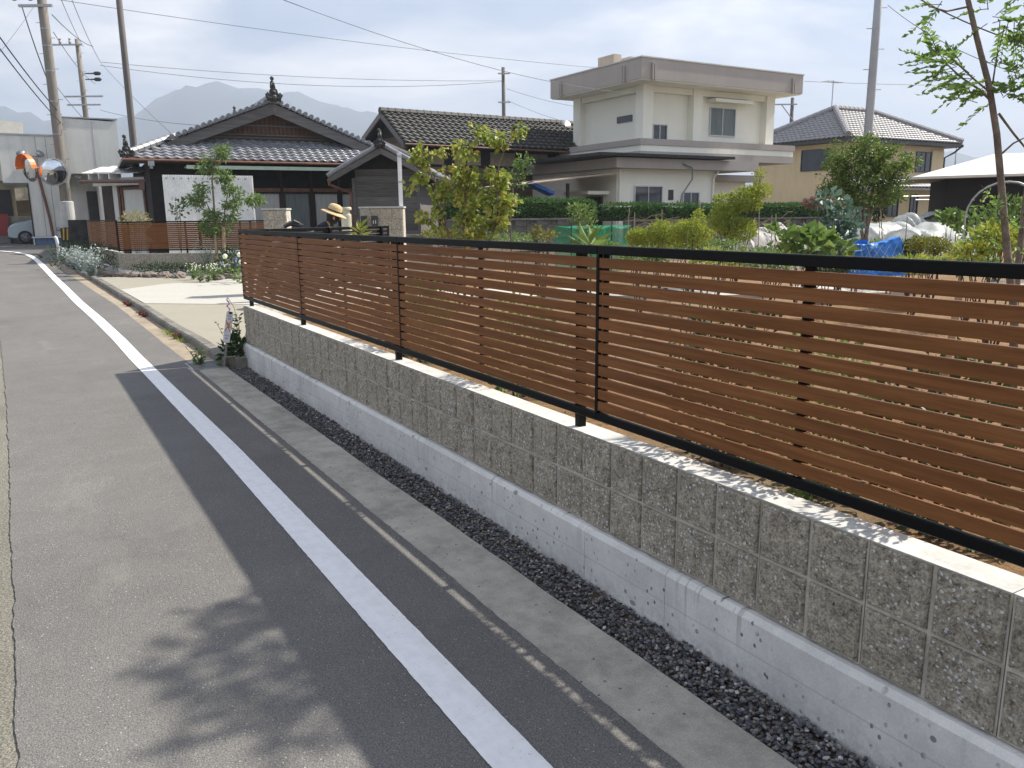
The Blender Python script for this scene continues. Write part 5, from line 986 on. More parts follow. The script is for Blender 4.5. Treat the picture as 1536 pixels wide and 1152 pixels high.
for (px, ty, tilt, nm) in ((325, 352, .06, 'thin pale stake leaning by the young tree'), (337, 341, -.02, 'thick timber stake beside the young tree trunk')):
    p = at(px, 404, d1-.2); q = at(px-2, ty, d1-.2); m0 = MB(); m0.tube([Vector((p.x, p.y, G1-.2)), q], [.045 if px > 330 else .03, .042 if px > 330 else .027], 8); tag(m0.build('tree_stake', stake_m), nm, 'stake', 'stakes of the young tree')
# ------------------------------------------------------------------ T2: maple in the garden
d2 = 9.0; u = d2/1210; a2 = lambda x, y, dd=0: at(x, y, d2+dd); b2 = a2(690, 400); b2.z = .5
tr = [([b2, a2(672, 350), a2(665, 310), a2(650, 270), a2(640, 240)], .016, .005), ([b2+Vector((.05, 0, 0)), a2(695, 340), a2(698, 290), a2(700, 230), a2(712, 196)], .018, .005), ([b2+Vector((.1, .05, 0)), a2(742, 340), a2(745, 300), a2(748, 250), a2(760, 215)], .016, .005), ([a2(668, 345), a2(655, 300), a2(630, 255), a2(612, 240)], .010, .004), ([b2-Vector((.05, 0, 0)), a2(662, 348), a2(645, 330), a2(624, 316)], .009, .004)]
tree('maple_tree', 'young maple with yellowing green leaves behind the slat fence', (b2.x, b2.y, .5), tr, [(a2(636, 240), 24*u, 15*u, 10), (a2(625, 270), 18*u, 15*u, 5), (a2(690, 225), 30*u, 15*u, 9), (a2(708, 198), 16*u, 8*u, 4), (a2(745, 208), 24*u, 12*u, 9), (a2(778, 190), 12*u, 4*u, 3), (a2(690, 265), 36*u, 18*u, 16), (a2(745, 265), 30*u, 22*u, 15), (a2(660, 290), 24*u, 18*u, 9), (a2(712, 300), 40*u, 18*u, 20), (a2(760, 305), 20*u, 14*u, 8), (a2(645, 325), 22*u, 12*u, 6), (a2(695, 335), 32*u, 13*u, 14), (a2(748, 335), 22*u, 12*u, 7), (a2(700, 352), 25*u, 8*u, 8)], .062, lm_maple, per=17, wid=.85, spread=.9, droop=.2)
d_ = 10.5; u = d_/1210; b_2 = at(770, 400, d_); b_2.z = .5
tree('slender_shrub', 'light green small-leaved shrub beside the yellowing maple', (b_2.x, b_2.y, .5), [([b_2, at(765, 330, d_), at(770, 280, d_), at(785, 240, d_)], .014, .004)], [(at(775, 262, d_), 22*u, 28*u, 20), (at(762, 300, d_), 22*u, 22*u, 14), (at(790, 240, d_), 12*u, 10*u, 6)], .055, leafmat('fresh_green_leaf', [(.1, (.06, .13, .03)), (.5, (.13, .23, .06)), (.95, (.24, .34, .10))]), per=12, wid=.4)
# ------------------------------------------------------------------ T3: round multi-stem tree
d3 = 11.0; u = d3/1210; a3 = lambda x, y, dd=0: at(x, y, d3+dd); b3 = a3(1297, 420); b3.z = .5
tr = [([b3, a3(1296, 370), a3(1290, 330), a3(1278, 290), a3(1262, 255)], .032, .008), ([b3+Vector((.03, 0, 0)), a3(1299, 360), a3(1302, 320), a3(1310, 280), a3(1320, 240)], .035, .008), ([a3(1298, 355), a3(1308, 315), a3(1330, 280), a3(1348, 255)], .022, .006), ([a3(1295, 340), a3(1294, 290), a3(1295, 230)], .02, .006)]
tree('round_tree', 'dense round-crowned multi-stem tree before the beige house', (b3.x, b3.y, .5), tr, [(a3(1295, 225), 55*u, 22*u, 60), (a3(1262, 245), 42*u, 26*u, 55), (a3(1330, 243), 45*u, 26*u, 60), (a3(1295, 262), 60*u, 24*u, 70), (a3(1250, 282), 32*u, 20*u, 34), (a3(1335, 285), 36*u, 22*u, 40), (a3(1300, 300), 48*u, 15*u, 40), (a3(1298, 205), 18*u, 8*u, 8), (a3(1368, 245), 14*u, 8*u, 7), (a3(1228, 290), 14*u, 14*u, 8)], .048, leafmat('glossy_tree_leaf', [(.1, (.04, .08, .018)), (.45, (.11, .18, .035)), (.8, (.21, .29, .06)), (.98, (.33, .40, .10))]), per=22, wid=.5, tw=.005)
# ------------------------------------------------------------------ T4: near tree with pinnate sprays; the largest leaflets are objects of their own
d4 = 3.8; a4 = lambda x, y, dd=0: at(x, y, d4+dd); b4 = a4(1530, 560, -.05); b4.z = .48
T4 = thing('ash_tree', 'slender tree with feathery leaf sprays rising high over the long slat fence', 'tree', b4); m0 = MB(T4)
TRK = [([b4, a4(1522, 470), a4(1512, 390), a4(1504, 300), a4(1495, 200), a4(1484, 130), a4(1466, 60), a4(1452, 0), a4(1440, -60), a4(1425, -190), a4(1415, -330)], .0195, .008), ([b4+Vector((.05, .05, 0)), a4(1528, 390, .1), a4(1538, 300, .12), a4(1556, 180, .1), a4(1570, 40, .1), a4(1580, -120, .1), a4(1590, -260, .1)], .016, .006), ([a4(1498, 170), a4(1520, 200), a4(1545, 230)], .006, .004), ([a4(1489, 125), a4(1496, 80), a4(1500, 30)], .004, .002), ([a4(1501, 232), a4(1520, 215), a4(1540, 205)], .005, .003), ([a4(1453, 10), a4(1420, 17), a4(1395, 10), a4(1372, -10)], .005, .002), ([a4(1490, 155), a4(1470, 135), a4(1440, 115), a4(1412, 88)], .006, .003), ([a4(1487, 140), a4(1460, 118), a4(1425, 85), a4(1400, 75)], .005, .002), ([a4(1440, -60), a4(1470, -120), a4(1500, -200)], .007, .003), ([a4(1428, -150), a4(1380, -230), a4(1340, -300)], .007, .003)]
for pts, r0, r1 in TRK: n = len(pts); m0.tube(pts, [r0+(r1-r0)*i/(n-1) for i in range(n)], 10)
m0.build('trunk', bark, T4, smooth=True)
lm4 = leafmat('ash_leaf', [(.1, (.07, .14, .035)), (.5, (.16, .28, .07)), (.95, (.30, .42, .11))], trans=.5); leaves4 = []; tw4 = MB(T4)
def spray(p, d, L_, ls, n=7):
    "pinnate leaf: a rachis with paired leaflets"
    d = d.normalized(); side = d.cross(Vector((0, 0, 1))).normalized(); drop = Vector((0, 0, -.25*L_)); pts = [p+d*L_*t+drop*t*t for t in (0, .35, .7, 1)]; tw4.tube(pts, [.0022, .0018, .0014, .0008], 4, False)
    for k in range(n):
        t = .25+.75*k/(n-1); c = p+d*L_*t+drop*t*t
        for sg in ((-1, 1) if k < n-1 else (0,)): leaves4.append((c, (side*sg*.95+d*(.6 if sg else 1)+Vector((0, 0, RND.uniform(-.25, .15)))).normalized(), ls*RND.uniform(.75, 1.15)*(1-.25*t)))
SPR = [(1440, 110, -1, 8, 30), (1412, 88, -1, 5, 22), (1462, 120, -1, 7, 26), (1475, 140, -.6, 6, 26), (1425, 84, -.8, 6, 24), (1510, 40, .4, 9, 40), (1520, 75, .5, 7, 32), (1500, 25, -.3, 5, 30), (1530, 110, .3, 6, 22), (1525, 150, .2, 3, 16), (1510, 140, .3, 4, 16), (1480, 8, -.6, 2, 14), (1405, 10, -.4, 3, 16), (1540, 30, .5, 8, 40), (1500, 130, .4, 3, 18)]
for (px, py, dr, n, rp) in SPR:
    for _ in range(int(n*1.05)):
        c = a4(px+RND.uniform(-rp, rp)*.8, py+RND.uniform(-rp, rp)*.55, RND.uniform(-.12, .16)); spray(c, _R*dr+rvec()*.8+Vector((0, 0, .15)), RND.uniform(.11, .18), .05)
for _ in range(300):     # the crown above the frame, whose shadow falls on the road
    c = Vector((1.98, 1.42, 3.62))+Vector((.55, .62, .5))*rvec().length*rvec().normalized() if RND.random() < .0 else Vector((1.90, 1.38, 3.48))+Vector([a*b for a, b in zip(rvec(), (.38, .62, .36))])
    if c.z < 2.85: continue
    spray(c, rvec()+Vector((0, 0, .2)), RND.uniform(.13, .22), .05)
for _ in range(26):
    c = a4(1500+RND.uniform(-40, 60), 330+RND.uniform(-60, 50), RND.uniform(-.1, .3)); spray(c, rvec()+_R*.4, RND.uniform(.09, .15), .038, 5)
tb4 = tw4.build('branches', bark_d, T4); tb4['kind'] = 'stuff'
L = Leaves(); L.leaf(Vector((0, 0, 0)), Vector((1, 0, 0)), 1.0, .45, .3, .12); lme = bpy.data.meshes.new('leaf'); lme.from_pydata(L.v, [], L.f); lme.materials.append(lm4); L = Leaves()
vis = [x for x in leaves4 if x[0].z < 2.62]; RND.shuffle(vis); big = set(id(x) for x in vis[:300])
for x in leaves4:
    c, d, s_ = x
    if id(x) in big:
        o = bpy.data.objects.new('leaf', lme); col.objects.link(o); o.parent = T4; o.location = c-Vector(T4.location); o.scale = (s_, s_, s_); n_ = d.cross(rvec()).normalized(); o.rotation_euler = Matrix((d, n_, d.cross(n_))).transposed().to_euler()
    else: L.leaf(c, d, s_, .45, .3, .12)
cr_ = L.build('crown', lm4, T4, T4.location); cr_['kind'] = 'stuff'
sk = MB(); p = a4(1402, 620, .0); p.z = .4; sk.tube([p, a4(1441, 430, .1)], .018, 8); tag(sk.build('tree_stake', stake_m), 'slanting timber stake seen between the slats by the feathery tree', 'stake', 'stakes by the feathery tree')

# ------------------------------------------------------------------ hedges and old block wall before the concrete house
def hedge(label, xa_, xb_, y0, z0, z1, dep=.8):
    t = thing('hedge', label, 'hedge', ((xa_+xb_)/2, y0+dep/2, z0), 0, 'clipped hedges before the concrete house'); m0 = MB(t); m0.box(xa_+.08, y0+.08, z0, xb_-.08, y0+dep-.08, z1-.1); m0.build('inner_dark_box', M('hedge_core', (.012, .02, .008), .95, .3, 6), t); L = Leaves(); A_ = xb_-xa_; h = z1-z0  # solid dark box fills the hedge behind the leaves
    for _ in range(int(2600*A_*h*.55)):
        k = RND.random()
        if k < .55: p = Vector((RND.uniform(xa_, xb_), y0+RND.gauss(.03, .035), RND.uniform(z0, z1))); nr = Vector((0, -1, .4))
        elif k < .85: p = Vector((RND.uniform(xa_, xb_), RND.uniform(y0, y0+dep), z1+RND.gauss(-.03, .03))); nr = Vector((0, -.2, 1))
        else: s_ = RND.choice((-1, 1)); p = Vector((xa_ if s_ < 0 else xb_, RND.uniform(y0, y0+dep), RND.uniform(z0, z1))); nr = Vector((s_, 0, .4))
        bul = .05*noise.noise(Vector((p.x*1.2, p.z*2, 5))); e = min(p.x-xa_, xb_-p.x, .25); p.z -= (.25-e)*.35 if p.z > z1-.2 else 0; L.leaf(p+nr.normalized()*bul, nr+rvec()*.9, .085*RND.uniform(.6, 1.2), .6)
    L.build('foliage', lm_hedge, t, t.location); return t
HY = 20.6
def hx(px): return onY(px, 320, HY).x
def hz(px, py): return onY(px, py, HY).z
hedge('long clipped hedge behind the maple, above the old block wall', hx(672), hx(893), HY, hz(780, 329), hz(780, 299)); hedge('clipped hedge segment beside the house door', hx(918), hx(1008), HY, hz(960, 331), hz(960, 306))
hedge('clipped hedge segment below the conduit on the concrete house', hx(1013), hx(1098), HY, hz(1055, 331), hz(1055, 307)); hedge('clipped hedge segment below the annex windows', hx(1104), hx(1262), HY, hz(1180, 333), hz(1180, 306))
ob = MB(); ob.box(.003, 0, .003, .387, .1, .187); ome = ob.mesh('block', bevel=.006); ome.materials.append(blockwall_c)
pbm = MB(); w_, h_ = .387, .187
for (x0, z0, x1, z1) in ((.003, .003, w_, .028), (.003, h_-.025, w_, h_), (.003, .028, .025, h_-.025), (w_-.022, .028, w_, h_-.025), (.185, .028, .205, h_-.025)): pbm.box(x0, 0, z0, x1, .1, z1)
for cx in (.105, .295):
    for sx_, sz_ in ((-1, 1), (1, 1), (1, -1), (-1, -1)): pbm.bar((cx+sx_*.075, .05, .095), (cx, .05, .095+sz_*.06), .09, .014, (0, 1, 0))
pme = pbm.mesh('ornamental_block'); pme.materials.append(blockwall_c)
def old_wall(label, xa_, xb_, y0, zb_, rows, orn=(2,), every=3):
    t = thing('block_wall', label, 'wall', (xa_, y0, zb_), 0); n = int((xb_-xa_)/.39)
    for r in range(rows):
        for i in range(n):
            o = bpy.data.objects.new('block', pme if (r in orn and i % every == 1) else ome); col.objects.link(o); o.parent = t; o.location = (i*.39, RND.uniform(-.004, .004), r*.19); o.name = 'ornamental_block' if o.data is pme else 'block'
    m0 = MB(); m0.box(0, -.03, rows*.19+.001, n*.39, .13, rows*.19+.05); m0.build('coping', blockwall_c, t); m0 = MB(); m0.box(0, .04, 0, n*.39, .095, rows*.19-.001 if not orn else .19*min(orn)); m0.build('core', mortar, t)
old_wall('weathered old block wall with pierced blocks under the long hedge', hx(664), hx(868), HY-.25, hz(780, 329)-.78, 4, (3,), 2); old_wall('weathered old block wall under the hedge segments before the windows', hx(930), hx(1275), HY-.25, hz(1000, 330)-.78, 4, (3,), 3)
lw = at(632, 350, 17.5); old_wall('low sooty ornamental block wall beside the plank porch', lw.x-.5, lw.x+.45, lw.y, .75, 2, (1,), 1)

# ------------------------------------------------------------------ garden shrubs and vegetables
def gb(name, label, px, py, d, blobs, ls, lm, n, **k):
    u = d/1210; b = at(px, py, d); b.z = .47; return bush(name, label, b, [(at(x, y, d), rx*u, rz*u) for x, y, rx, rz in blobs], ls, lm, n, **k)
gb('golden_shrub', 'bright yellow-green shrub with layered branches before the annex', 1105, 370, 11.5, [(1085, 330, 22, 22), (1120, 300, 24, 18), (1140, 285, 18, 10), (1140, 262, 9, 8), (1085, 300, 14, 10), (1110, 345, 24, 18)], .038, lm_yel, 6800, stems=12)
gb('round_shrub', 'small round yellow-green bush beside the green net', 958, 380, 10.5, [(958, 357, 18, 14)], .027, lm_yel, 2600); gb('round_shrub', 'round yellow-green bush between the net and the larger round bush', 992, 380, 10.3, [(992, 352, 22, 20)], .027, lm_yel, 3600)
gb('round_shrub', 'larger round yellow-green bush with a pointed top beside the golden shrub', 1040, 380, 10, [(1035, 350, 32, 20), (1048, 328, 10, 14)], .029, lm_yel, 5200)
gb('leafy_shrub', 'loose light green shrub hanging over the hedge end', 870, 360, 14, [(868, 318, 20, 14), (880, 336, 16, 10)], .06, lm_green, 420, stems=8)
gb('twiggy_plant', 'thin twiggy plant just above the fence rail before the old wall', 815, 390, 7.5, [(815, 352, 22, 6), (805, 345, 6, 8)], .035, lm_olive, 160, stems=14)
gb('olive_shrub', 'spreading olive-yellow feathery shrub beside the blue tarpaulin', 1400, 400, 9, [(1395, 368, 30, 12), (1420, 376, 26, 9), (1378, 362, 14, 9)], .03, lm_olive, 2200, stems=10)
gb('dark_shrub', 'dark evergreen bush beside the blue tarpaulin corner', 1365, 390, 10, [(1363, 374, 14, 14)], .04, lm_dark, 600)
gb('red_shrub', 'reddish shrub behind the hedge end', 1232, 330, 19.5, [(1228, 304, 20, 7)], .09, leafmat('red_leaf', [(.1, (.10, .05, .05)), (.9, (.30, .17, .15))]), 500)
gb('fruit_vines', 'tangle of green climbing vegetables on canes beyond the arch', 1490, 400, 12, [(1470, 345, 30, 28), (1515, 335, 40, 36), (1560, 330, 40, 40)], .085, lm_green, 1700, stems=20)
gb('golden_shrub', 'yellow-green broad-leaved shrub at the foot of the feathery tree', 1500, 400, 5.5, [(1455, 378, 26, 10), (1495, 358, 28, 20), (1535, 365, 20, 22)], .06, lm_yel, 500, stems=10)
gb('squash_plant', 'broad-leaved green squash plant before the white row cover', 1200, 390, 9, [(1175, 352, 20, 12), (1215, 366, 40, 16), (1255, 375, 22, 9)], .13, lm_green, 260, wid=.85, stems=10)
gb('eucalyptus', 'tall blue-green round-leaved eucalyptus beside the round tree', 1262, 390, 9.5, [(1245, 300, 22, 12), (1265, 330, 26, 20), (1258, 360, 22, 20), (1238, 350, 12, 18)], .085, lm_euca, 330, wid=.9, stems=10)
gb('cabbage_plant', 'pale green leafy plant climbing by the row covers', 1425, 390, 14, [(1425, 325, 16, 8), (1440, 333, 10, 8)], .13, lm_green, 110, wid=.85)
gb('conifer', 'dark conifer beside the beige house wall', 1318, 340, 26, [(1318, 312, 10, 20)], .10, lm_dark, 700)
for px, py, w in ((1150, 376, 40), (1210, 385, 40), (1080, 365, 36), (1330, 388, 26), (900, 365, 26), (1030, 368, 30)): gb('ground_foliage', 'low mixed green growth in the vegetable plot', px, 400, 10.8, [(px, py+4, w, 9)], .05, lm_green, 380, group='low growth in the vegetable plot')
for i, (px, py, d, w, h, lm_) in enumerate(((960, 384, 8.6, 34, 12, lm_green), (1070, 386, 8.8, 40, 12, lm_yel), (1150, 390, 8.4, 40, 13, lm_green), (1240, 396, 8.2, 36, 11, lm_dark), (1370, 396, 8.0, 44, 12, lm_yel), (1450, 396, 7.4, 40, 14, lm_green), (1010, 362, 12.5, 50, 12, lm_olive), (1290, 372, 12.8, 46, 14, lm_green), (760, 360, 12, 50, 10, lm_green), (660, 352, 12.5, 30, 9, lm_olive))): gb('border_plant', ['leafy border clump growing beside the garden path', 'low bushy growth spreading between the garden shrubs'][i > 5], px, 410, d, [(px, py, w, h), (px+w*.7, py+2, w*.6, h*.8)], .045, lm_, 700, group=['border clumps beside the path', 'growth between the garden shrubs'][i > 5])
# big-leaved plant over the rail at the green net, and by the gate
for px, py, d, lab, ls in ((886, 366, 8, 'long-leaved green plant standing before the green net', .30), (541, 345, 9, 'yellow-green long-leaved plant before the dark return fence', .16)):
    b = at(px, py+25, d); b.z = .5; t = thing('broadleaf_plant', lab, 'plant', b); L = Leaves(); h = at(px, py, d).z-.5; m0 = MB(); m0.tube([(0, 0, 0), (0, 0, h)], .012, 6); m0.build('stem', M('green_stem', (.1, .14, .05)), t)
    for i in range(9): a_ = i*2.4; L.leaf(Vector((0, 0, h-.08+.012*i)), Vector((math.cos(a_), math.sin(a_), .45+.09*i)), ls*RND.uniform(.8, 1.1), .3, .3, .2)
    L.build('leaves', lm_green if d == 8 else lm_yel, t)
# small shrubs on the sand, seen between the slats
SH = [(.55, 5.6, .5), (.75, 4.7, .55), (.5, 3.9, .35), (.9, 3.1, .5), (.55, 2.3, .4), (1.1, 2.3, .95), (.8, 1.55, .45), (.6, .75, .4), (1.5, .25, .75), (.75, -.3, .5), (1.1, 5.3, .7), (1.6, 6.4, .6), (.5, .15, .28)]
for i, (x, y, h) in enumerate(SH): herb('garden_shrublet', 'young thin-stemmed shrub planted in the sand behind the fence', (x, y, .49), h, 4 if h < .6 else 6, .05, lm_dark if i % 2 else lm_green, cat='shrub', group='young shrubs behind the fence', per=9 if h < .6 else 16, lean=.35)
for i, (x, y, h, lab) in enumerate(((.45, 4.3, .62, 'leafy low shrub added for its shade behind the fence beside the second lit gap'), (.5, 4.75, .55, 'smaller leafy low shrub added for its shade behind the fence near the driveway end'), (.45, 2.95, .6, 'leafy low shrub added for its shade behind the fence in the middle of its run'), (.48, 1.3, .66, 'bushy low shrub thickened for its shade behind the fence between two braces'), (.46, .85, .62, 'bushy low shrub thickened for its shade behind the fence beside the brace above the tie hole'), (.48, .38, .6, 'dark low shrub thickened for its shade behind the fence beside the grass clumps'))):
    bush('shade_shrub', lab, (x, y, .49), [(Vector((x, y, .49+h*.55)), .24, h*.5)], .045, lm_dark if i % 2 else lm_green, 900, wid=.5, stems=5)  # dense shrubs added to shade the wall top and break the light stripe
for x, y in ((1.15, .15), (1.25, -.35), (.95, -.75)): herb('grass_clump', 'green grassy clump on the sand behind the fence', (x, y, .49), .28, 9, .10, lm_green, cat='grass', group='grass clumps behind the fence', per=5, wid=.2)
sp = [(RND.uniform(.2, 3.5), RND.uniform(-2, 7), .49+RND.uniform(0, .03)) for _ in range(260)]; cl = pebbles('soil_clods', sp, M('clod', (.2, .12, .06), .95, .3, 9), .008, .035); cl['kind'] = 'stuff'; cl['label'] = 'brown clods scattered over the sandy garden soil'; cl['category'] = 'clods'

# ------------------------------------------------------------------ driveway rockery and verge plants
def gp_(px, py, off=0):
    d = at(px, py, 1)-CAM; t = 5
    while t < 60:
        P_ = CAM+d*t
        if P_.z < gz(P_.y)+off: return P_
        t += .02
    return P_
for (px, py, h, lab) in ((113, 404, .55, 'silver-leaved dusty shrub nearest the white marker post'), (124, 408, .62, 'silver-leaved shrub between the other two silver shrubs'), (138, 413, .62, 'silver-leaved shrub at the end of the row of rocks')):
    b = gp_(px, py, .1); herb('silver_shrub', lab, b, h, 26, .12, lm_silver, cat='shrub', per=12, lean=.75, wid=.55, stemmat=M('silver_stem', (.3, .34, .32)), group='silver shrubs at the driveway corner')
b = gp_(140, 402, .12); bush('low_juniper', 'dark green spreading shrub behind the silver-leaved shrubs', b, [(b+Vector((-.25, .9, .3)), .5, .32), (b+Vector((.2, .5, .32)), .55, .35), (b+Vector((-.5, 1.8, .3)), .5, .33), (b+Vector((.35, -.2, .2)), .5, .24)], .08, lm_dark, 1700, wid=.25)
for i in range(7):
    a_ = Vector((.55, 20.35)).lerp(Vector((2.6, 19.1)), i/6.5); bz = gz(a_.y)+.12; bush('ground_cover', 'dark green creeping conifer on the rockery below the far fence', (a_.x, a_.y, bz), [(Vector((a_.x, a_.y, bz+.08)), .36, .13)], .07, lm_dark, 330, group='creeping conifers on the rockery', wid=.25)
rock_m = M('rockery_stone', (.20, .165, .14), .9, .4, 3, .6, 20)
rocks = []
for s in range(5): m0 = MB(); m0.ball((0, 0, 0), 1, .8, .6, 9, 6, .5, 1.3+s*.4); me = m0.mesh('rock'); me.materials.append(rock_m); rocks.append(me)
for i in range(20):
    a_ = Vector((-.35, 20.1)).lerp(Vector((1.55, 18.0)), i/19) if i < 15 else Vector((1.7, 17.6)).lerp(Vector((2.6, 17.2)), (i-15)/5); o = bpy.data.objects.new('rock', RND.choice(rocks)); col.objects.link(o); s_ = RND.uniform(.09, .15); o.location = (a_.x+RND.uniform(-.05, .05), a_.y+RND.uniform(-.12, .2), gz(a_.y)+.1+s_*.3); o.scale = (s_*1.2, s_, s_); o.rotation_euler = (RND.uniform(-.3, .3), RND.uniform(-.3, .3), RND.uniform(0, 6)); tag(o, 'rough brown stone edging the driveway rockery', 'rock', 'stones edging the rockery')
for i, (px, py) in enumerate(((290, 418), (300, 421), (312, 422), (322, 420), (334, 417), (342, 414))): herb('daisy_clump', 'low green flower clump with white blossoms under the young tree', gp_(px, py, .12), .32, 16, .07, lm_green, cat='flowers', group='flower clumps under the young tree', per=8, lean=.9, flowers=(.011, white_fl))
herb('silver_bush', 'tall silvery bush beside the young tree stakes', gp_(312, 408, .15), .85, 22, .07, lm_silver, cat='shrub', per=14, lean=.45, wid=.3)
bush('rockery_shrub', 'dark green shrub between the tree stakes and the hydrangea', gp_(347, 412, .15), [(gp_(347, 412, .15)+Vector((0, 0, .3)), .35, .32)], .07, lm_dark, 520)
herb('hydrangea', 'white hydrangea at the driveway edge by the fence end', gp_(359, 424, .12), .58, 4, .09, lm_green, cat='flowers', per=10, lean=.5, flowers=(.05, white_fl), wid=.6); herb('blue_flowers', 'small blue flowers beside the white hydrangea', gp_(352, 420, .12), .42, 7, .06, lm_green, cat='flowers', per=8, lean=.7, flowers=(.022, blue_fl))
b = at(202, 330, 23.5); bush('variegated_shrub', 'pale variegated round shrub showing over the far fence', (b.x, b.y, .4), [(b+Vector((0, 0, -.05)), .42, .30)], .07, lm_cream, 700)
b = at(268, 330, 22); bush('camellia_branch', 'dark leafy branch before the corrugated fence', (b.x, b.y, .4), [(at(268, 312, 22), .24, .28)], .10, lm_dark, 90, wid=.6)
# weeds
herb('weed', 'dark green weed with a curled flower spike growing at the wall end', (-.11, 7.98, .0), .52, 8, .10, lm_dark, cat='weed', per=14, lean=.38, wid=.34); bush('weed', 'dense dark leafy clump at the foot of the wall end', (-.09, 7.93, .0), [(Vector((-.10, 7.97, .16)), .16, .15)], .085, lm_dark, 170, wid=.4)
herb('weed', 'green weed growing through the drain grate', (-.47, 8.1, .0), .22, 6, .075, lm_green, cat='weed', per=8, lean=.6, wid=.6)
herb('weed', 'tiny green weed beside the sign stake', (-.30, 7.86, .02), .06, 5, .035, lm_green, cat='weed', per=5, lean=.9, wid=.6)
KT = lambda y: lerp_table(KX, y)
for i in range(9):
    y = 9.85+i*.13+RND.uniform(-.04, .04); t = thing('kerb_grass', 'tuft of bright grass in the gutter along the kerb', 'grass', (KT(y)-.03, y, gz(y)), 0, 'grass tufts along the kerb'); L = Leaves()
    for _ in range(26): a_ = RND.uniform(0, 6.28); L.blade(Vector((RND.uniform(-.05, .03), RND.uniform(-.07, .07), 0)), Vector((math.cos(a_)*.7, math.sin(a_)*.7, 1)), RND.uniform(.06, .16), .006, .5)
    L.build('blades', lm_yel if i % 3 else lm_green, t)
for i, y in enumerate((12.7, 12.95, 14.3, 14.6, 10.2)): herb('kerb_weed', 'small reddish weed at the foot of the kerb', (KT(y)-.05, y, gz(y)), .08, 10, .05, red_leafm, cat='weed', group='reddish weeds along the kerb', per=6, lean=1.2, wid=.5)
for i, (px, py) in enumerate(((83, 398), (78, 400), (62, 387))): herb('kerb_weed', 'small dry weed by the white marker post', gp_(px, py, 0), .12, 8, .06, lm_olive, cat='weed', group='dry weeds by the marker post', per=6, lean=1.0, wid=.3)
# ------------------------------------------------------------------ gate piers, gate things, small objects
def pier(label, px0, px1, d, ztop, zb, rows):
    a, b = at(px0, 330, d), at(px1, 330, d); v = b-a; v.z = 0; w = v.length; t = thing('gate_pier', label, 'pier', (a.x, a.y, zb), math.atan2(v.y, v.x)); h = (ztop-zb)/rows; n = max(1, round(w/.2))
    for r in range(rows):
        for i in range(n): o = bpy.data.objects.new('block', RND.choice(CELLS)); col.objects.link(o); o.parent = t; o.location = (i*w/n+.004, -.001, r*h+.005); o.scale = (w/n/.2*.995, 1, (h-.006)/.19)
    m0 = MB(); m0.box(.002, .01, 0, w-.002, .3, ztop-zb); m0.build('core', mortar, t); m0 = MB(); m0.box(-.015, -.02, ztop-zb+.001, w+.015, .31, ztop-zb+.03); m0.build('coping', walltop, t); return t, w
PL, _w = pier('narrow split-face gate pier behind the dark return fence', 395, 430, 14.6, 1.70, .2, 8)
PR, pw = pier('wide split-face gate pier before the plank porch', 540, 605, 14.4, 1.71, .2, 8)
for x, w_, lab in ((.03, .10, 'intercom'), (.21, .11, 'letter_box')):
    m0 = MB(); m0.box(x, -.07, 1.18, x+w_, -.02, 1.38); o = m0.build(lab, dark_metal, PR)
m0 = MB(); m0.box(.245, -.074, 1.24, .255, -.0705, 1.30); m0.box(.285, -.074, 1.24, .295, -.0705, 1.30); m0.build('name_mark', white_metal, PR)
q = at(602, 318, 14.5); wp = thing('white_post', 'thin white square post rising behind the wide gate pier', 'post', (q.x, q.y, .2)); m0 = MB(); zt = at(602, 232, 14.5).z-.2; m0.box(-.028, -.028, 0, .028, .028, zt); m0.build('shaft', white_metal, wp); m0 = MB(); m0.box(-.035, -.035, zt, .035, .035, zt+.02); m0.build('cap', white_metal, wp)
for z in (zt-.5, zt-.06): m0 = MB(); m0.box(-.033, -.033, z, .033, .033, z+.03); m0.build('clamp', steel, wp)
q = at(520, 336, 18); mc = thing('pottery_urn', 'cream lidded urn standing by the house downpipe', 'urn', (q.x, q.y, q.z-.55)); ur = M('cream_glaze', (.52, .50, .38), .5, .1, 4)
m0 = MB(); m0.lathe([(.10, 0), (.112, .02), (.112, .74), (.10, .77)], (0, 0, 0), 18); m0.build('body', ur, mc); m0 = MB(); m0.lathe([(.075, .771), (.08, .83), (.125, .86), (.125, .89), (.11, .92)], (0, 0, 0), 18); m0.build('lid', ur, mc)
q = at(440, 337, 13.8); bk = thing('garden_tools', 'black bundled hand tools resting on the gate beside the hatted person', 'tools', (q.x, q.y, q.z-.03)); m0 = MB(); m0.tube([(-.16, 0, 0), (-.05, .02, .05), (.05, 0, .03), (.17, .02, .02)], [.03, .045, .04, .02], 7); m0.build('handle', dark_metal, bk); m0 = MB(); m0.tube([(-.1, -.03, .02), (0, -.04, .09), (.1, -.02, .05)], [.02, .03, .02], 6); m0.build('head', dark_metal, bk)
m0 = MB(); m0.box(-.2, -.06, -1.2, .2, .06, -.03); m0.build('stand', dark_metal, bk)
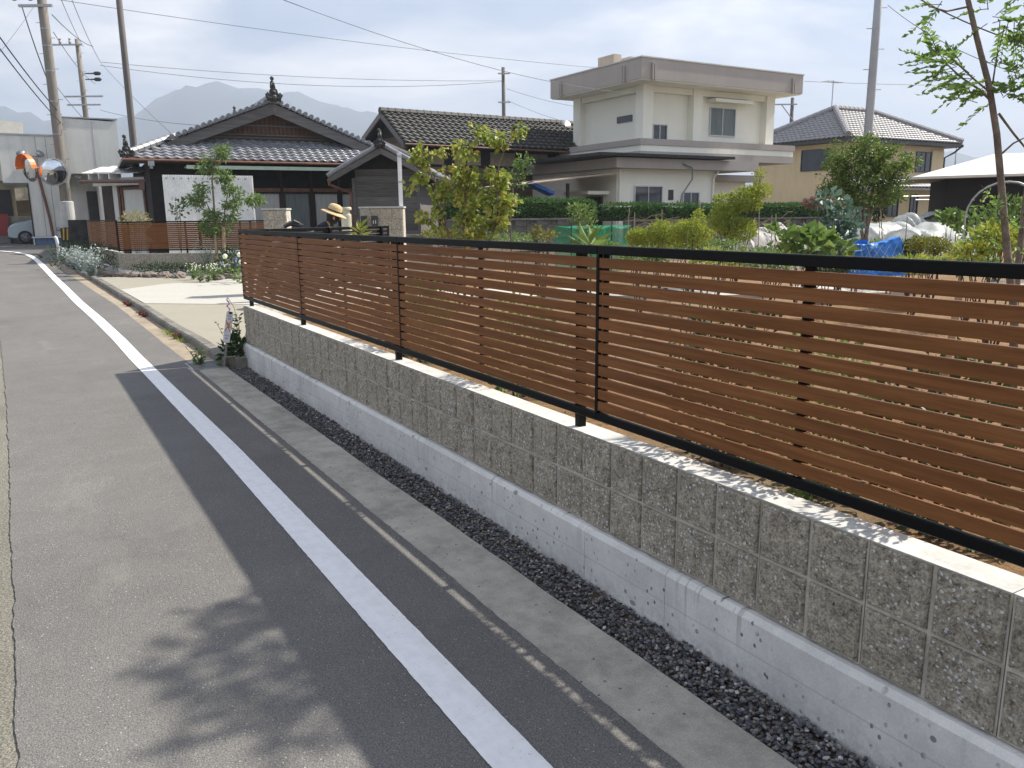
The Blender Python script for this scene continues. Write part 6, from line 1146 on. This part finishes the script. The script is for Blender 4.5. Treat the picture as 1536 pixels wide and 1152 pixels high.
# person in a straw hat, bending to the right
pz = .15; q = at(466, 330, 13.2); person = thing('person', 'person in straw hat and navy shirt bending forward beyond the dark fence', 'person', (q.x-.05, q.y, pz), -YAW)
def skin(name, verts, edges, radii, mat, root=0, sub=2):
    me = bpy.data.meshes.new(name); me.from_pydata(verts, edges, []); o = place(name, me, mat, person); mo = o.modifiers.new('skin', 'SKIN'); mo.use_smooth_shade = True
    for i, r in enumerate(radii): me.skin_vertices[0].data[i].radius = (r if hasattr(r, '__len__') else (r, r))
    me.skin_vertices[0].data[root].use_root = True; sb = o.modifiers.new('sub', 'SUBSURF'); sb.levels = sub; sb.render_levels = sub; return o
skin_m = M('skin', (.45, .27, .19), .55, .08, 5); navy = M('navy_cotton', (.012, .014, .026), .9, .2, 20, .3, 60); trous = M('grey_trousers', (.07, .07, .075), .9, .2, 15); straw = M('straw', (.58, .43, .22), .8, .2, 40, .5, 90); hairm = M('black_hair', (.012, .011, .010), .7, .2, 20)
V = [(0, 0, .82), (.10, 0, 1.02), (.20, 0, 1.18), (.29, 0, 1.28), (.36, 0, 1.33), (.42, -.0, 1.37), (.46, 0, 1.40)]; E_ = [(0, 1), (1, 2), (2, 3), (3, 4), (4, 5), (5, 6)]; R_ = [(.14, .11), (.13, .10), (.15, .10), (.12, .09), .05, .075, .09]
for sy in (-1, 1):
    k = len(V); V += [(.0, sy*.10, .76), (.03, sy*.11, .42), (-.02, sy*.11, .08), (.13, sy*.12, .04)]; E_ += [(0, k), (k, k+1), (k+1, k+2), (k+2, k+3)]; R_ += [.09, .06, .042, .038]
    k = len(V); V += [(.28, sy*.19, 1.24), (.36, sy*.24, 1.00), (.54, sy*.17, .90), (.60, sy*.15, .88)]; E_ += [(3, k), (k, k+1), (k+1, k+2), (k+2, k+3)]; R_ += [.055, .042, .030, .034]
    for f_ in range(5): j = len(V); dy = (f_-2)*.018; V += [(.65, sy*.15+dy, .87), (.69 if f_ else .655, sy*.15+dy*1.3-(.02*sy if f_ == 0 else 0), .845)]; E_ += [(k+3, j), (j, j+1)]; R_ += [.010, .008]
body = skin('body', V, E_, R_, skin_m)
V = [(0, 0, .84), (.10, 0, 1.02), (.20, 0, 1.18), (.29, 0, 1.285), (.34, 0, 1.32)]; E_ = [(0, 1), (1, 2), (2, 3), (3, 4)]; R_ = [(.165, .13), (.155, .12), (.175, .125), (.14, .11), .07]
for sy in (-1, 1): k = len(V); V += [(.28, sy*.19, 1.245), (.34, sy*.235, 1.06)]; E_ += [(3, k), (k, k+1)]; R_ += [.075, .066]
skin('shirt', V, E_, R_, navy)
V = [(0, 0, .86)]; E_ = []; R_ = [(.16, .13)]
for sy in (-1, 1): k = len(V); V += [(.0, sy*.10, .74), (.03, sy*.11, .42), (-.02, sy*.11, .12)]; E_ += [(0, k), (k, k+1), (k+1, k+2)]; R_ += [.105, .08, .065]
skin('trousers', V, E_, R_, trous)
m0 = MB(); hc = Vector((.45, 0, 1.42)); m0.ball(hc+Vector((-.035, 0, .0)), .105, .095, .125, 14, 10); m0.tube([hc+Vector((-.06, 0, -.03)), hc+Vector((-.10, 0, -.14))], [.08, .06], 10); m0.build('hair', hairm, person, smooth=True)
m0 = MB(); fc = hc+Vector((.075, 0, -.035)); m0.tube([fc, fc+Vector((.03, 0, -.012))], [.016, .010], 6); m0.build('nose', skin_m, person)
for sy in (-1, 1): m0 = MB(); m0.ball(hc+Vector((.065, sy*.035, -.012)), .011, n=8, m=6); m0.build('eye', hairm, person); m0 = MB(); m0.ball(hc+Vector((-.0, sy*.092, -.02)), .02, .012, .03, 8, 6); m0.build('ear', skin_m, person)
m0 = MB(); m0.box(hc.x+.082, -.022, hc.z-.075, hc.x+.088, .022, hc.z-.069); m0.build('mouth', M('lip', (.3, .12, .1)), person)
ha = Vector((.36, 0, .93)).normalized(); m0 = MB(); m0.lathe([(.225, -.018), (.20, .0), (.125, .018), (.118, .03), (.115, .09), (.095, .135), (.05, .152), (.005, .155)], hc+Vector((-.015, 0, .055)), 24, ha); hat = m0.build('straw_hat', straw, person, smooth=True); m0 = MB(); m0.lathe([(.121, .03), (.122, .052)], hc+Vector((-.015, 0, .055)), 24, ha); m0.build('hat_band', hairm, hat)
for i in range(3):
    m0 = MB(); c = Vector((.02+.035*i, -.135-.0*i, 1.13+.025*i)); m0.tube([c, c+Vector((.02, -.012, .035)), c+Vector((.035, -.008, .01))], .007, 5); m0.build('shirt_print', white_metal, person)

# ------------------------------------------------------------------ sign, marker post
sg = thing('warning_sign', 'narrow white warning board with a red cross on a leaning stake', 'sign', (-.275, 7.845, 0), -YAW+.25); lean = Vector((.20, 0, 1)).normalized(); sd = Vector((lean.z, 0, -lean.x)); wb = M('white_board', (.70, .71, .72), .5, .05, 4)
m0 = MB(); m0.bar(Vector((0, 0, -.05)), lean*.56, .022, .012, (0, 1, 0)); m0.build('stake', M('grey_stake', (.22, .21, .19), .7, .2, 6), sg)
m0 = MB(); m0.obox(lean*.44+Vector((0, -.012, 0)), sd*.034, (0, .002, 0), lean*.165); bdw = m0.build('board', wb, sg); m0 = MB(); m0.bar(lean*.58+Vector((.005, -.008, 0)), lean*.605+Vector((.005, -.008, 0)), .03, .02, (0, 1, 0)); m0.build('clip', dark_metal, sg)
def mark(u, v, hu, hv, mat, ang=0):
    c = lean*(.44+v)+sd*u+Vector((0, -.0150, 0)); ca, sa = math.cos(ang), math.sin(ang); a_ = sd*ca+lean*sa; b_ = lean*ca-sd*sa; m0 = MB(); m0.obox(c, a_*hu, (0, .0006, 0), b_*hv); m0.build('print', mat, bdw)
ink = M('dark_ink', (.03, .03, .06), .6, .1, 5); redi = M('red_ink', (.45, .03, .05), .6, .1, 5); ori = M('orange_ink', (.70, .38, .10), .6, .2, 9); blui = M('blue_ink', (.10, .14, .35), .6, .1, 5)
for (u_, v_) in ((-.016, .125), (.0, .122), (.014, .118)): mark(u_, v_, .0055, .0015, ink, .2); mark(u_, v_-.008, .0055, .0012, ink); mark(u_+.001, v_-.003, .0014, .008, ink)
for u_ in (-.008, .004, .016): mark(u_, .092, .005, .0015, ink); mark(u_, .086, .0015, .008, ink)
mark(-.003, .012, .0035, .066, redi, .42); mark(-.001, .012, .0035, .066, redi, -.42)
def mark2(u, v, r, mat): m0 = MB(); m0.lathe([(r, 0), (r*.9, .001)], lean*(.44+v)+sd*u+Vector((0, -.0146, 0)), 14, (0, -1, 0)); m0.build('print', mat, bdw)
mark2(-.010, .035, .016, ori); mark2(.006, .008, .019, ori)
for u_ in (-.02, -.01, 0, .01, .02): mark(u_, -.088, .004, .0013, blui, .1); mark(u_, -.094, .0012, .005, blui)
for u_ in (-.012, -.002, .008): mark(u_, -.118, .004, .0016, ink); mark(u_, -.124, .0014, .006, ink)
q = gp_(90, 396, 0); mk = thing('marker_post', 'short white marker post at the kerb end by the silver shrubs', 'post', q); m0 = MB(); m0.tube([(0, 0, -.05), (0, 0, .62), (-.02, 0, .76), (-.06, 0, .80)], .045, 10); m0.build('shaft', white_metal, mk, smooth=True); m0 = MB(); m0.lathe([(.09, 0), (.09, .02), (.05, .03)], (0, 0, 0), 12); m0.build('base', steel, mk)
# curled flower spike by the wall end
fs = thing('flower_spike', 'drooping purple and white flower spike at the wall end', 'flower', (-.06, 8.0, 0)); m0 = MB(); b0 = Vector((0, 0, .0)); m0.tube([(0, 0, 0), (.02, 0, .4), (-.02, 0, .62), (-.07, .0, .72)], .003, 5); m0.build('stem', M('green_stem', (.1, .14, .05)), fs); m0 = MB()
for i in range(14): m0.ball((-.075-.012*math.sin(i), .0+.012*math.cos(i*1.7), .72-.011*i), .009, n=6, m=4)
m0.build('blossoms', M('purple_blossom', (.35, .22, .36), .7, .4, 60), fs)['kind'] = 'stuff'
# leaf litter and flakes on the road
for (px, py) in ((55, 545), (45, 637), (120, 540), (112, 635), (265, 570), (690, 1018), (800, 1030), (842, 985), (428, 1100), (330, 880)):
    q = gp_(px, py, .008); m0 = MB(); s_ = RND.uniform(.012, .022); m0.add([q+Vector((-s_, 0, .002)), q+Vector((0, -s_*.4, .006)), q+Vector((s_, 0, .002)), q+Vector((0, s_*.4, .004))], [(0, 1, 2, 3)]); tag(m0.build('leaf_litter', M('pale_flake', (.6, .6, .57), .8, .2, 30)), 'tiny pale flake lying on the asphalt or gutter', 'litter', 'pale flakes on the road')

# ------------------------------------------------------------------ vegetable plot: net, row covers, tarpaulin, canes, arch
def netmat(name, c, alpha, rough=.6):
    m, nt, b = newmat(name); v = coords(nt); k = ramp(nt, noisetex(nt, v, 4, 5, .6), [(.3, tuple(x*.6 for x in c)), (.7, tuple(min(1, x*1.25) for x in c))]); lk(nt, k, b.inputs['Base Color']); b.inputs['Roughness'].default_value = rough
    tr_ = nd(nt, 'ShaderNodeBsdfTransparent'); tl = nd(nt, 'ShaderNodeBsdfTranslucent'); lk(nt, k, tl.inputs['Color']); ms = nd(nt, 'ShaderNodeMixShader'); ms.inputs[0].default_value = .35; lk(nt, b.outputs[0], ms.inputs[1]); lk(nt, tl.outputs[0], ms.inputs[2]); m2 = nd(nt, 'ShaderNodeMixShader'); m2.inputs[0].default_value = alpha; lk(nt, tr_.outputs[0], m2.inputs[1]); lk(nt, ms.outputs[0], m2.inputs[2]); lk(nt, m2.outputs[0], nt.nodes['Material Output'].inputs['Surface']); return m
gn = netmat('green_net', (.03, .36, .17), .62); pl = netmat('plastic_film', (.70, .74, .72), .72, .3); wc = netmat('white_row_cover', (.72, .70, .68), .85)
n0, n1 = at(856, 352, 15), at(947, 352, 15.5); GN = thing('garden_net', 'green netting stretched on stakes before the old wall', 'net', (n0.x, n0.y, .45)); v = n1-n0; v.z = 0; zt = at(900, 339, 15).z-.45; m0 = MB(); V = []; Fs = []; off = Vector((.25, .9, 0))
for i in range(13):
    t = i/12; sag = .06*abs(math.sin(t*math.pi*3)); b = v*t; V += [tuple(b+Vector((0, .03*math.sin(i*2.1), 0))), tuple(b+Vector((0, .02*math.sin(i), zt-sag))), tuple(b+off+Vector((0, 0, zt-sag*.5))), tuple(b+off)]
for i in range(12): a = i*4; Fs += [(a, a+4, a+5, a+1), (a+1, a+5, a+6, a+2), (a+2, a+6, a+7, a+3)]
m0.add(V, Fs); m0.build('netting', gn, GN)
for t in (0, .33, .66, 1): m0 = MB(); m0.tube([v*t+Vector((0, -.02, 0)), v*t+Vector((0, -.02, zt+.08))], .012, 6); m0.build('stake', dark_metal, GN)
def tunnel(label, px0, px1, ytop, d0, d1, wid, mat, ridge=False, wob=.22):
    a, b = at(px0, 360, d0), at(px1, 360, d1); h = at((px0+px1)/2, ytop, (d0+d1)/2).z-.45; t = thing('row_cover', label, 'row cover', (a.x, a.y, .45)); v = b-a; v.z = 0; L_ = v.length; e = v.normalized(); n = Vector((-e.y, e.x, 0)); m0 = MB(); V = []; Fs = []; NS, NC = 60, 22
    for i in range(NS+1):
        s = i/NS; hh = h*(.94+wob*noise.noise(Vector((s*7, px0, 0)))+.10*noise.noise(Vector((s*19, px0, 3))))
        if i in (0, NS): hh *= .7
        for j in range(NC+1):
            th = math.pi*j/NC; w = -math.cos(th)*wid*.5; z = (math.sin(th)**(.7 if not ridge else 1.4))*hh; jit = .05*noise.noise(Vector((s*14, th*2.2, px0*.1)))+.035*abs(noise.noise(Vector((s*30+th*3, th*4-s*9, px0*.2)))); V.append(tuple(v*s+n*(w+jit)+Vector((0, 0, max(0, z+jit*.9*math.sin(th))))))
    for i in range(NS):
        for j in range(NC): k = i*(NC+1)+j; Fs.append((k, k+1, k+NC+2, k+NC+1))
    m0.add(V, Fs); m0.build('sheet', mat, t, smooth=True)
    for s in (.02, .35, .68, .98):
        m0 = MB(); m0.tube([v*s+n*(-math.cos(math.pi*j/8)*wid*.47)+Vector((0, 0, math.sin(math.pi*j/8)**.8*h*.93)) for j in range(9)], .008, 5); m0.build('hoop', steel, t)
    return t
tunnel('crumpled clear plastic row cover beyond the olive shrub', 1352, 1462, 337, 14, 16.5, 1.0, pl); tunnel('white plastic row cover behind the blue tarpaulin', 1290, 1350, 333, 14.5, 16, .9, pl); tunnel('peaked white fleece row cover beside the golden shrub', 1112, 1180, 341, 14.5, 15.5, .8, wc, True); tunnel('long low white row cover behind the eucalyptus', 1180, 1290, 338, 15.5, 17, .8, wc); tunnel('clear plastic heap before the beige house wall', 1350, 1400, 322, 24, 25, 1.0, pl)
q = at(1312, 400, 9.6); TP = thing('tarpaulin', 'crumpled bright blue tarpaulin draped over a frame by the round tree', 'tarpaulin', (q.x, q.y, .47), -YAW-.2); blue2 = M('bright_blue_tarpaulin', (.03, .20, .62), .4, .25, 5, .5, 9, .04); m0 = MB(); V = []; Fs = []; NX, NZ = 30, 20; hh = at(1312, 358, 9.6).z-.47
for j in range(NZ+1):
    for i in range(NX+1):
        x = -.30+.60*i/NX; t = j/NZ; top = hh*(.93+.10*i/NX-.05*math.sin(math.pi*i/NX)); yv = -.18*(1-t)+.06*abs(noise.noise(Vector((i*.16+j*.1, j*.13, 1))))+.03*noise.noise(Vector((i*.4, j*.5, 4))); V.append((x*(1-.12*t)+.02*noise.noise(Vector((i*.25, j*.3, 8))), yv, .36+(top-.36)*t))
for j in range(NZ):
    for i in range(NX): k = j*(NX+1)+i; Fs.append((k, k+1, k+NX+2, k+NX+1))
n_ = len(V); V += [(v[0], v[1]+.35*(1-.0*v[2])+.02, v[2]*.98) for v in V]; Fs += [tuple(n_+i for i in reversed(f)) for f in Fs[:]]; T_ = NZ*(NX+1); Fs += [(T_+i, T_+i+1, n_+T_+i+1, n_+T_+i) for i in range(NX)]; Fs += [(j*(NX+1), (j+1)*(NX+1), n_+(j+1)*(NX+1), n_+j*(NX+1)) for j in range(NZ)]
m0.add(V, Fs); m0.build('sheet', blue2, TP, smooth=True)
for x in (-.2, .2):
    for y0 in (0, .2): mm = MB(); mm.tube([(x, y0, 0), (x, y0, .5)], .012, 6); mm.build('leg', stake_m, TP)
m0 = MB(); cm = M('white_cord', (.55, .55, .5), .8, .1, 5)
for k in range(5): m0.tube([(-.26+.1*k, -.19, .4), (-.16+.1*k, -.13, hh*.7), (-.02+.08*k, -.05, hh*.92)], .0025, 4); m0.tube([(.24-.11*k, -.19, .4), (.13-.1*k, -.13, hh*.7), (.0-.06*k, -.05, hh*.9)], .0025, 4)
m0.build('cord_net', cm, TP)['kind'] = 'stuff'
q = at(1287, 400, 9.9); T2_ = thing('tarpaulin', 'narrow folded blue tarpaulin edge hanging beside the round tree trunk', 'tarpaulin', (q.x, q.y, .47), -YAW-.6); m0 = MB(); V = []; Fs = []
for j in range(7):
    for i in range(5): V.append((-.09+.04*i+.02*j/6-.05*(1-j/6), .03*noise.noise(Vector((i*.8, j*.7, 3))), .38+(hh-.40)*j/6))
for j in range(6):
    for i in range(4): k = j*5+i; Fs.append((k, k+1, k+6, k+5))
n_ = len(V); V += [(a, b+.03, c) for a, b, c in V]; Fs += [tuple(n_+i for i in reversed(f)) for f in Fs[:]]; m0.add(V, Fs); m0.build('sheet', blue2, T2_, smooth=True); mm = MB(); mm.tube([(0, .015, 0), (0, .015, hh-.03)], .010, 6); mm.build('pole', stake_m, T2_)
cane = M('bamboo_cane', (.30, .25, .16), .7, .2, 6)
for (px, yt, tx, d) in ((938, 312, 6, 15), (952, 318, 0, 15), (992, 314, 1, 15), (984, 322, 0, 15), (1050, 300, 0, 16), (1139, 308, 0, 14), (1158, 322, 0, 14), (1164, 320, 0, 14), (1332, 296, -12, 13), (1358, 325, 3, 13), (1320, 325, 0, 13), (1400, 320, 4, 15), (1460, 315, 3, 13)):
    p = at(px, 372, d); p.z = .4; m0 = MB(); m0.tube([p, at(px+tx, yt, d)], [.010, .007], 5); tag(m0.build('garden_cane', cane), 'thin cane stuck upright in the vegetable plot', 'cane', 'canes in the vegetable plot')
# dried vine tangle
vt = thing('dry_vines', 'tangle of dry brown vines strung between the canes before the hedge', 'vines', at(980, 345, 15)); vt.location.z = .45; m0 = MB(vt)
for _ in range(70):
    x = RND.choice((RND.uniform(940, 1030), RND.uniform(1060, 1180))); p = at(x, RND.uniform(328, 352), 15+RND.uniform(-.3, .3)); q = p+_R*RND.uniform(-.5, .5)+Vector((0, 0, RND.uniform(-.25, .2))); m0.tube([p, p.lerp(q, .5)+rvec()*.08, q], .006, 4)
m0.build('stems', M('dry_stem', (.24, .18, .12), .9, .2, 6), vt)['kind'] = 'stuff'
# arch of steel tube
q = at(1500, 380, 11.5); AR = thing('garden_arch', 'curved double-tube steel garden arch before the dark shed', 'arch', (q.x, q.y, .47), rad(-62)); top = at(1500, 273, 11.5).z-.47
for y0 in (0, .06, .75, .81):
    m0 = MB(); R0 = .48; pts = [(-R0, y0, 0), (-R0, y0, top-R0)]+[(-R0*math.cos(math.pi*k/12), y0, top-R0+R0*math.sin(math.pi*k/12)) for k in range(1, 12)]+[(R0, y0, top-R0), (R0, y0, 0)]; m0.tube(pts, .011, 6); m0.build('hoop', dark_metal if y0 > .5 else steel, AR, smooth=True)
for k in (2, 4, 6, 8, 10): m0 = MB(); x, z = -.48*math.cos(math.pi*k/12), top-.48+.48*math.sin(math.pi*k/12); m0.tube([(x, 0, z), (x, .81, z)], .008, 5); m0.build('rung', steel, AR)
for z in (.3, .7, 1.0):
    for x in (-.48, .48): m0 = MB(); m0.tube([(x, 0, z), (x, .81, z)], .008, 5); m0.build('rung', steel, AR)

# ------------------------------------------------------------------ distance: far roofs, woods, mountains, haze
far_leaf = leafmat('far_wood_leaf', [(.1, (.02, .045, .015)), (.9, (.06, .10, .03))], trans=.2)
L = Leaves()
for _ in range(9000):
    az = RND.uniform(-.15, 1.6); r = RND.uniform(170, 230); hm_ = 4.5+2.5*noise.noise(Vector((az*26, 0, 0))); L.leaf(Vector((math.sin(az)*r, math.cos(az)*r, RND.random()**.7*hm_)), rvec()+Vector((0, 0, .5)), 2.2, .9)
fw_ = L.build('distant_wood', far_leaf, None); fw_['kind'] = 'stuff'; fw_['label'] = 'distant belt of trees along the horizon'; fw_['category'] = 'wood'
froof = M('far_roof', (.13, .13, .14), .6, .2, 1); fwall = M('far_wall', (.42, .40, .36), .8, .2, 1)
for (px, d, w, h, lab) in ((1460, 95, 9, 4.2, 'distant house roof beyond the dark shed'), (1215, 80, 8, 5.2, 'distant house between the concrete house and the hipped house'), (130, 90, 10, 5.6, 'distant house far along the road'), (880, 75, 8, 5.0, 'distant house glimpsed behind the barn')):
    q = at(px, 330, d); t = thing('distant_house', lab, 'house', (q.x, q.y, .4), RND.uniform(-.3, .3)); m0 = MB(); m0.box(-w/2, -3, -.5, w/2, 3, h*.62); m0.build('wall', fwall, t); m0 = MB(); m0.prism([(-w/2-.4, -3.6, h*.62), (-w/2-.4, 3.6, h*.62), (-w/2-.4, 0, h)], (w+.8, 0, 0)); m0.build('roof', froof, t)
mtn = M('haze_tinted_hill', (.025, .045, .055), .95, .4, .01, 0); MD = 2600  # wooded hills with the blue of distant haze mixed into the base colour
def elev(px, y): 
    d = at(px, y, 1)-CAM; return math.atan2(d.x, d.y), d.z/math.hypot(d.x, d.y)
PROF = [(-400, 190), (-150, 160), (0, 164), (40, 175), (90, 186), (150, 190), (210, 175), (250, 152), (300, 140), (340, 131), (375, 128), (410, 142), (440, 137), (480, 150), (540, 168), (600, 185), (680, 205), (780, 240), (900, 262), (1000, 270), (1150, 268), (1300, 262), (1380, 240), (1420, 226), (1445, 232), (1480, 240), (1520, 252), (1600, 262), (1800, 258), (2300, 250)]
def ridge(name, label, prof, dist, depth, seed):
    A_ = sorted(elev(px, y) for px, y in prof); m0 = MB(); V = []; Fs = []; NA, NR = 150, 14
    for i in range(NA+1):
        az = A_[0][0]+(A_[-1][0]-A_[0][0])*i/NA; e = lerp_table(A_, az); e += .006*noise.noise(Vector((az*30, seed, 0)))+.003*noise.noise(Vector((az*90, seed, 0)))
        for j in range(NR+1):
            t = j/NR; r = dist+depth*(t-.5)*2; hgt = max(0, math.sin(math.pi*t)**1.2)*e*dist*(1+(.22*noise.noise(Vector((az*18, t*4, seed)))+.08*noise.noise(Vector((az*60, t*12, seed)))) * (0 if j == NR//2 else 1)); V.append((CAM.x+math.sin(az)*r, CAM.y+math.cos(az)*r, max(-5, hgt)))
    for i in range(NA):
        for j in range(NR): k = i*(NR+1)+j; Fs.append((k, k+1, k+NR+2, k+NR+1))
    m0.add(V, Fs); return struct(m0.build(name, mtn, smooth=True), label)
ridge('mountain', 'hazy mountain range beyond the houses', PROF, MD, 700, 1.3)
hz_m = bpy.data.materials.new('air_haze'); hz_m.use_nodes = True; nt = hz_m.node_tree; nt.nodes.clear(); pv = nt.nodes.new('ShaderNodeVolumePrincipled'); pv.inputs['Color'].default_value = (.72, .83, 1.0, 1); pv.inputs['Density'].default_value = .00056; pv.inputs['Anisotropy'].default_value = .15; oo = nt.nodes.new('ShaderNodeOutputMaterial'); nt.links.new(pv.outputs[0], oo.inputs['Volume'])
m0 = MB(); m0.box(-4300, -4300, -8, 4300, 4300, 490); hz_o = m0.build('haze', hz_m); hz_o['kind'] = 'stuff'
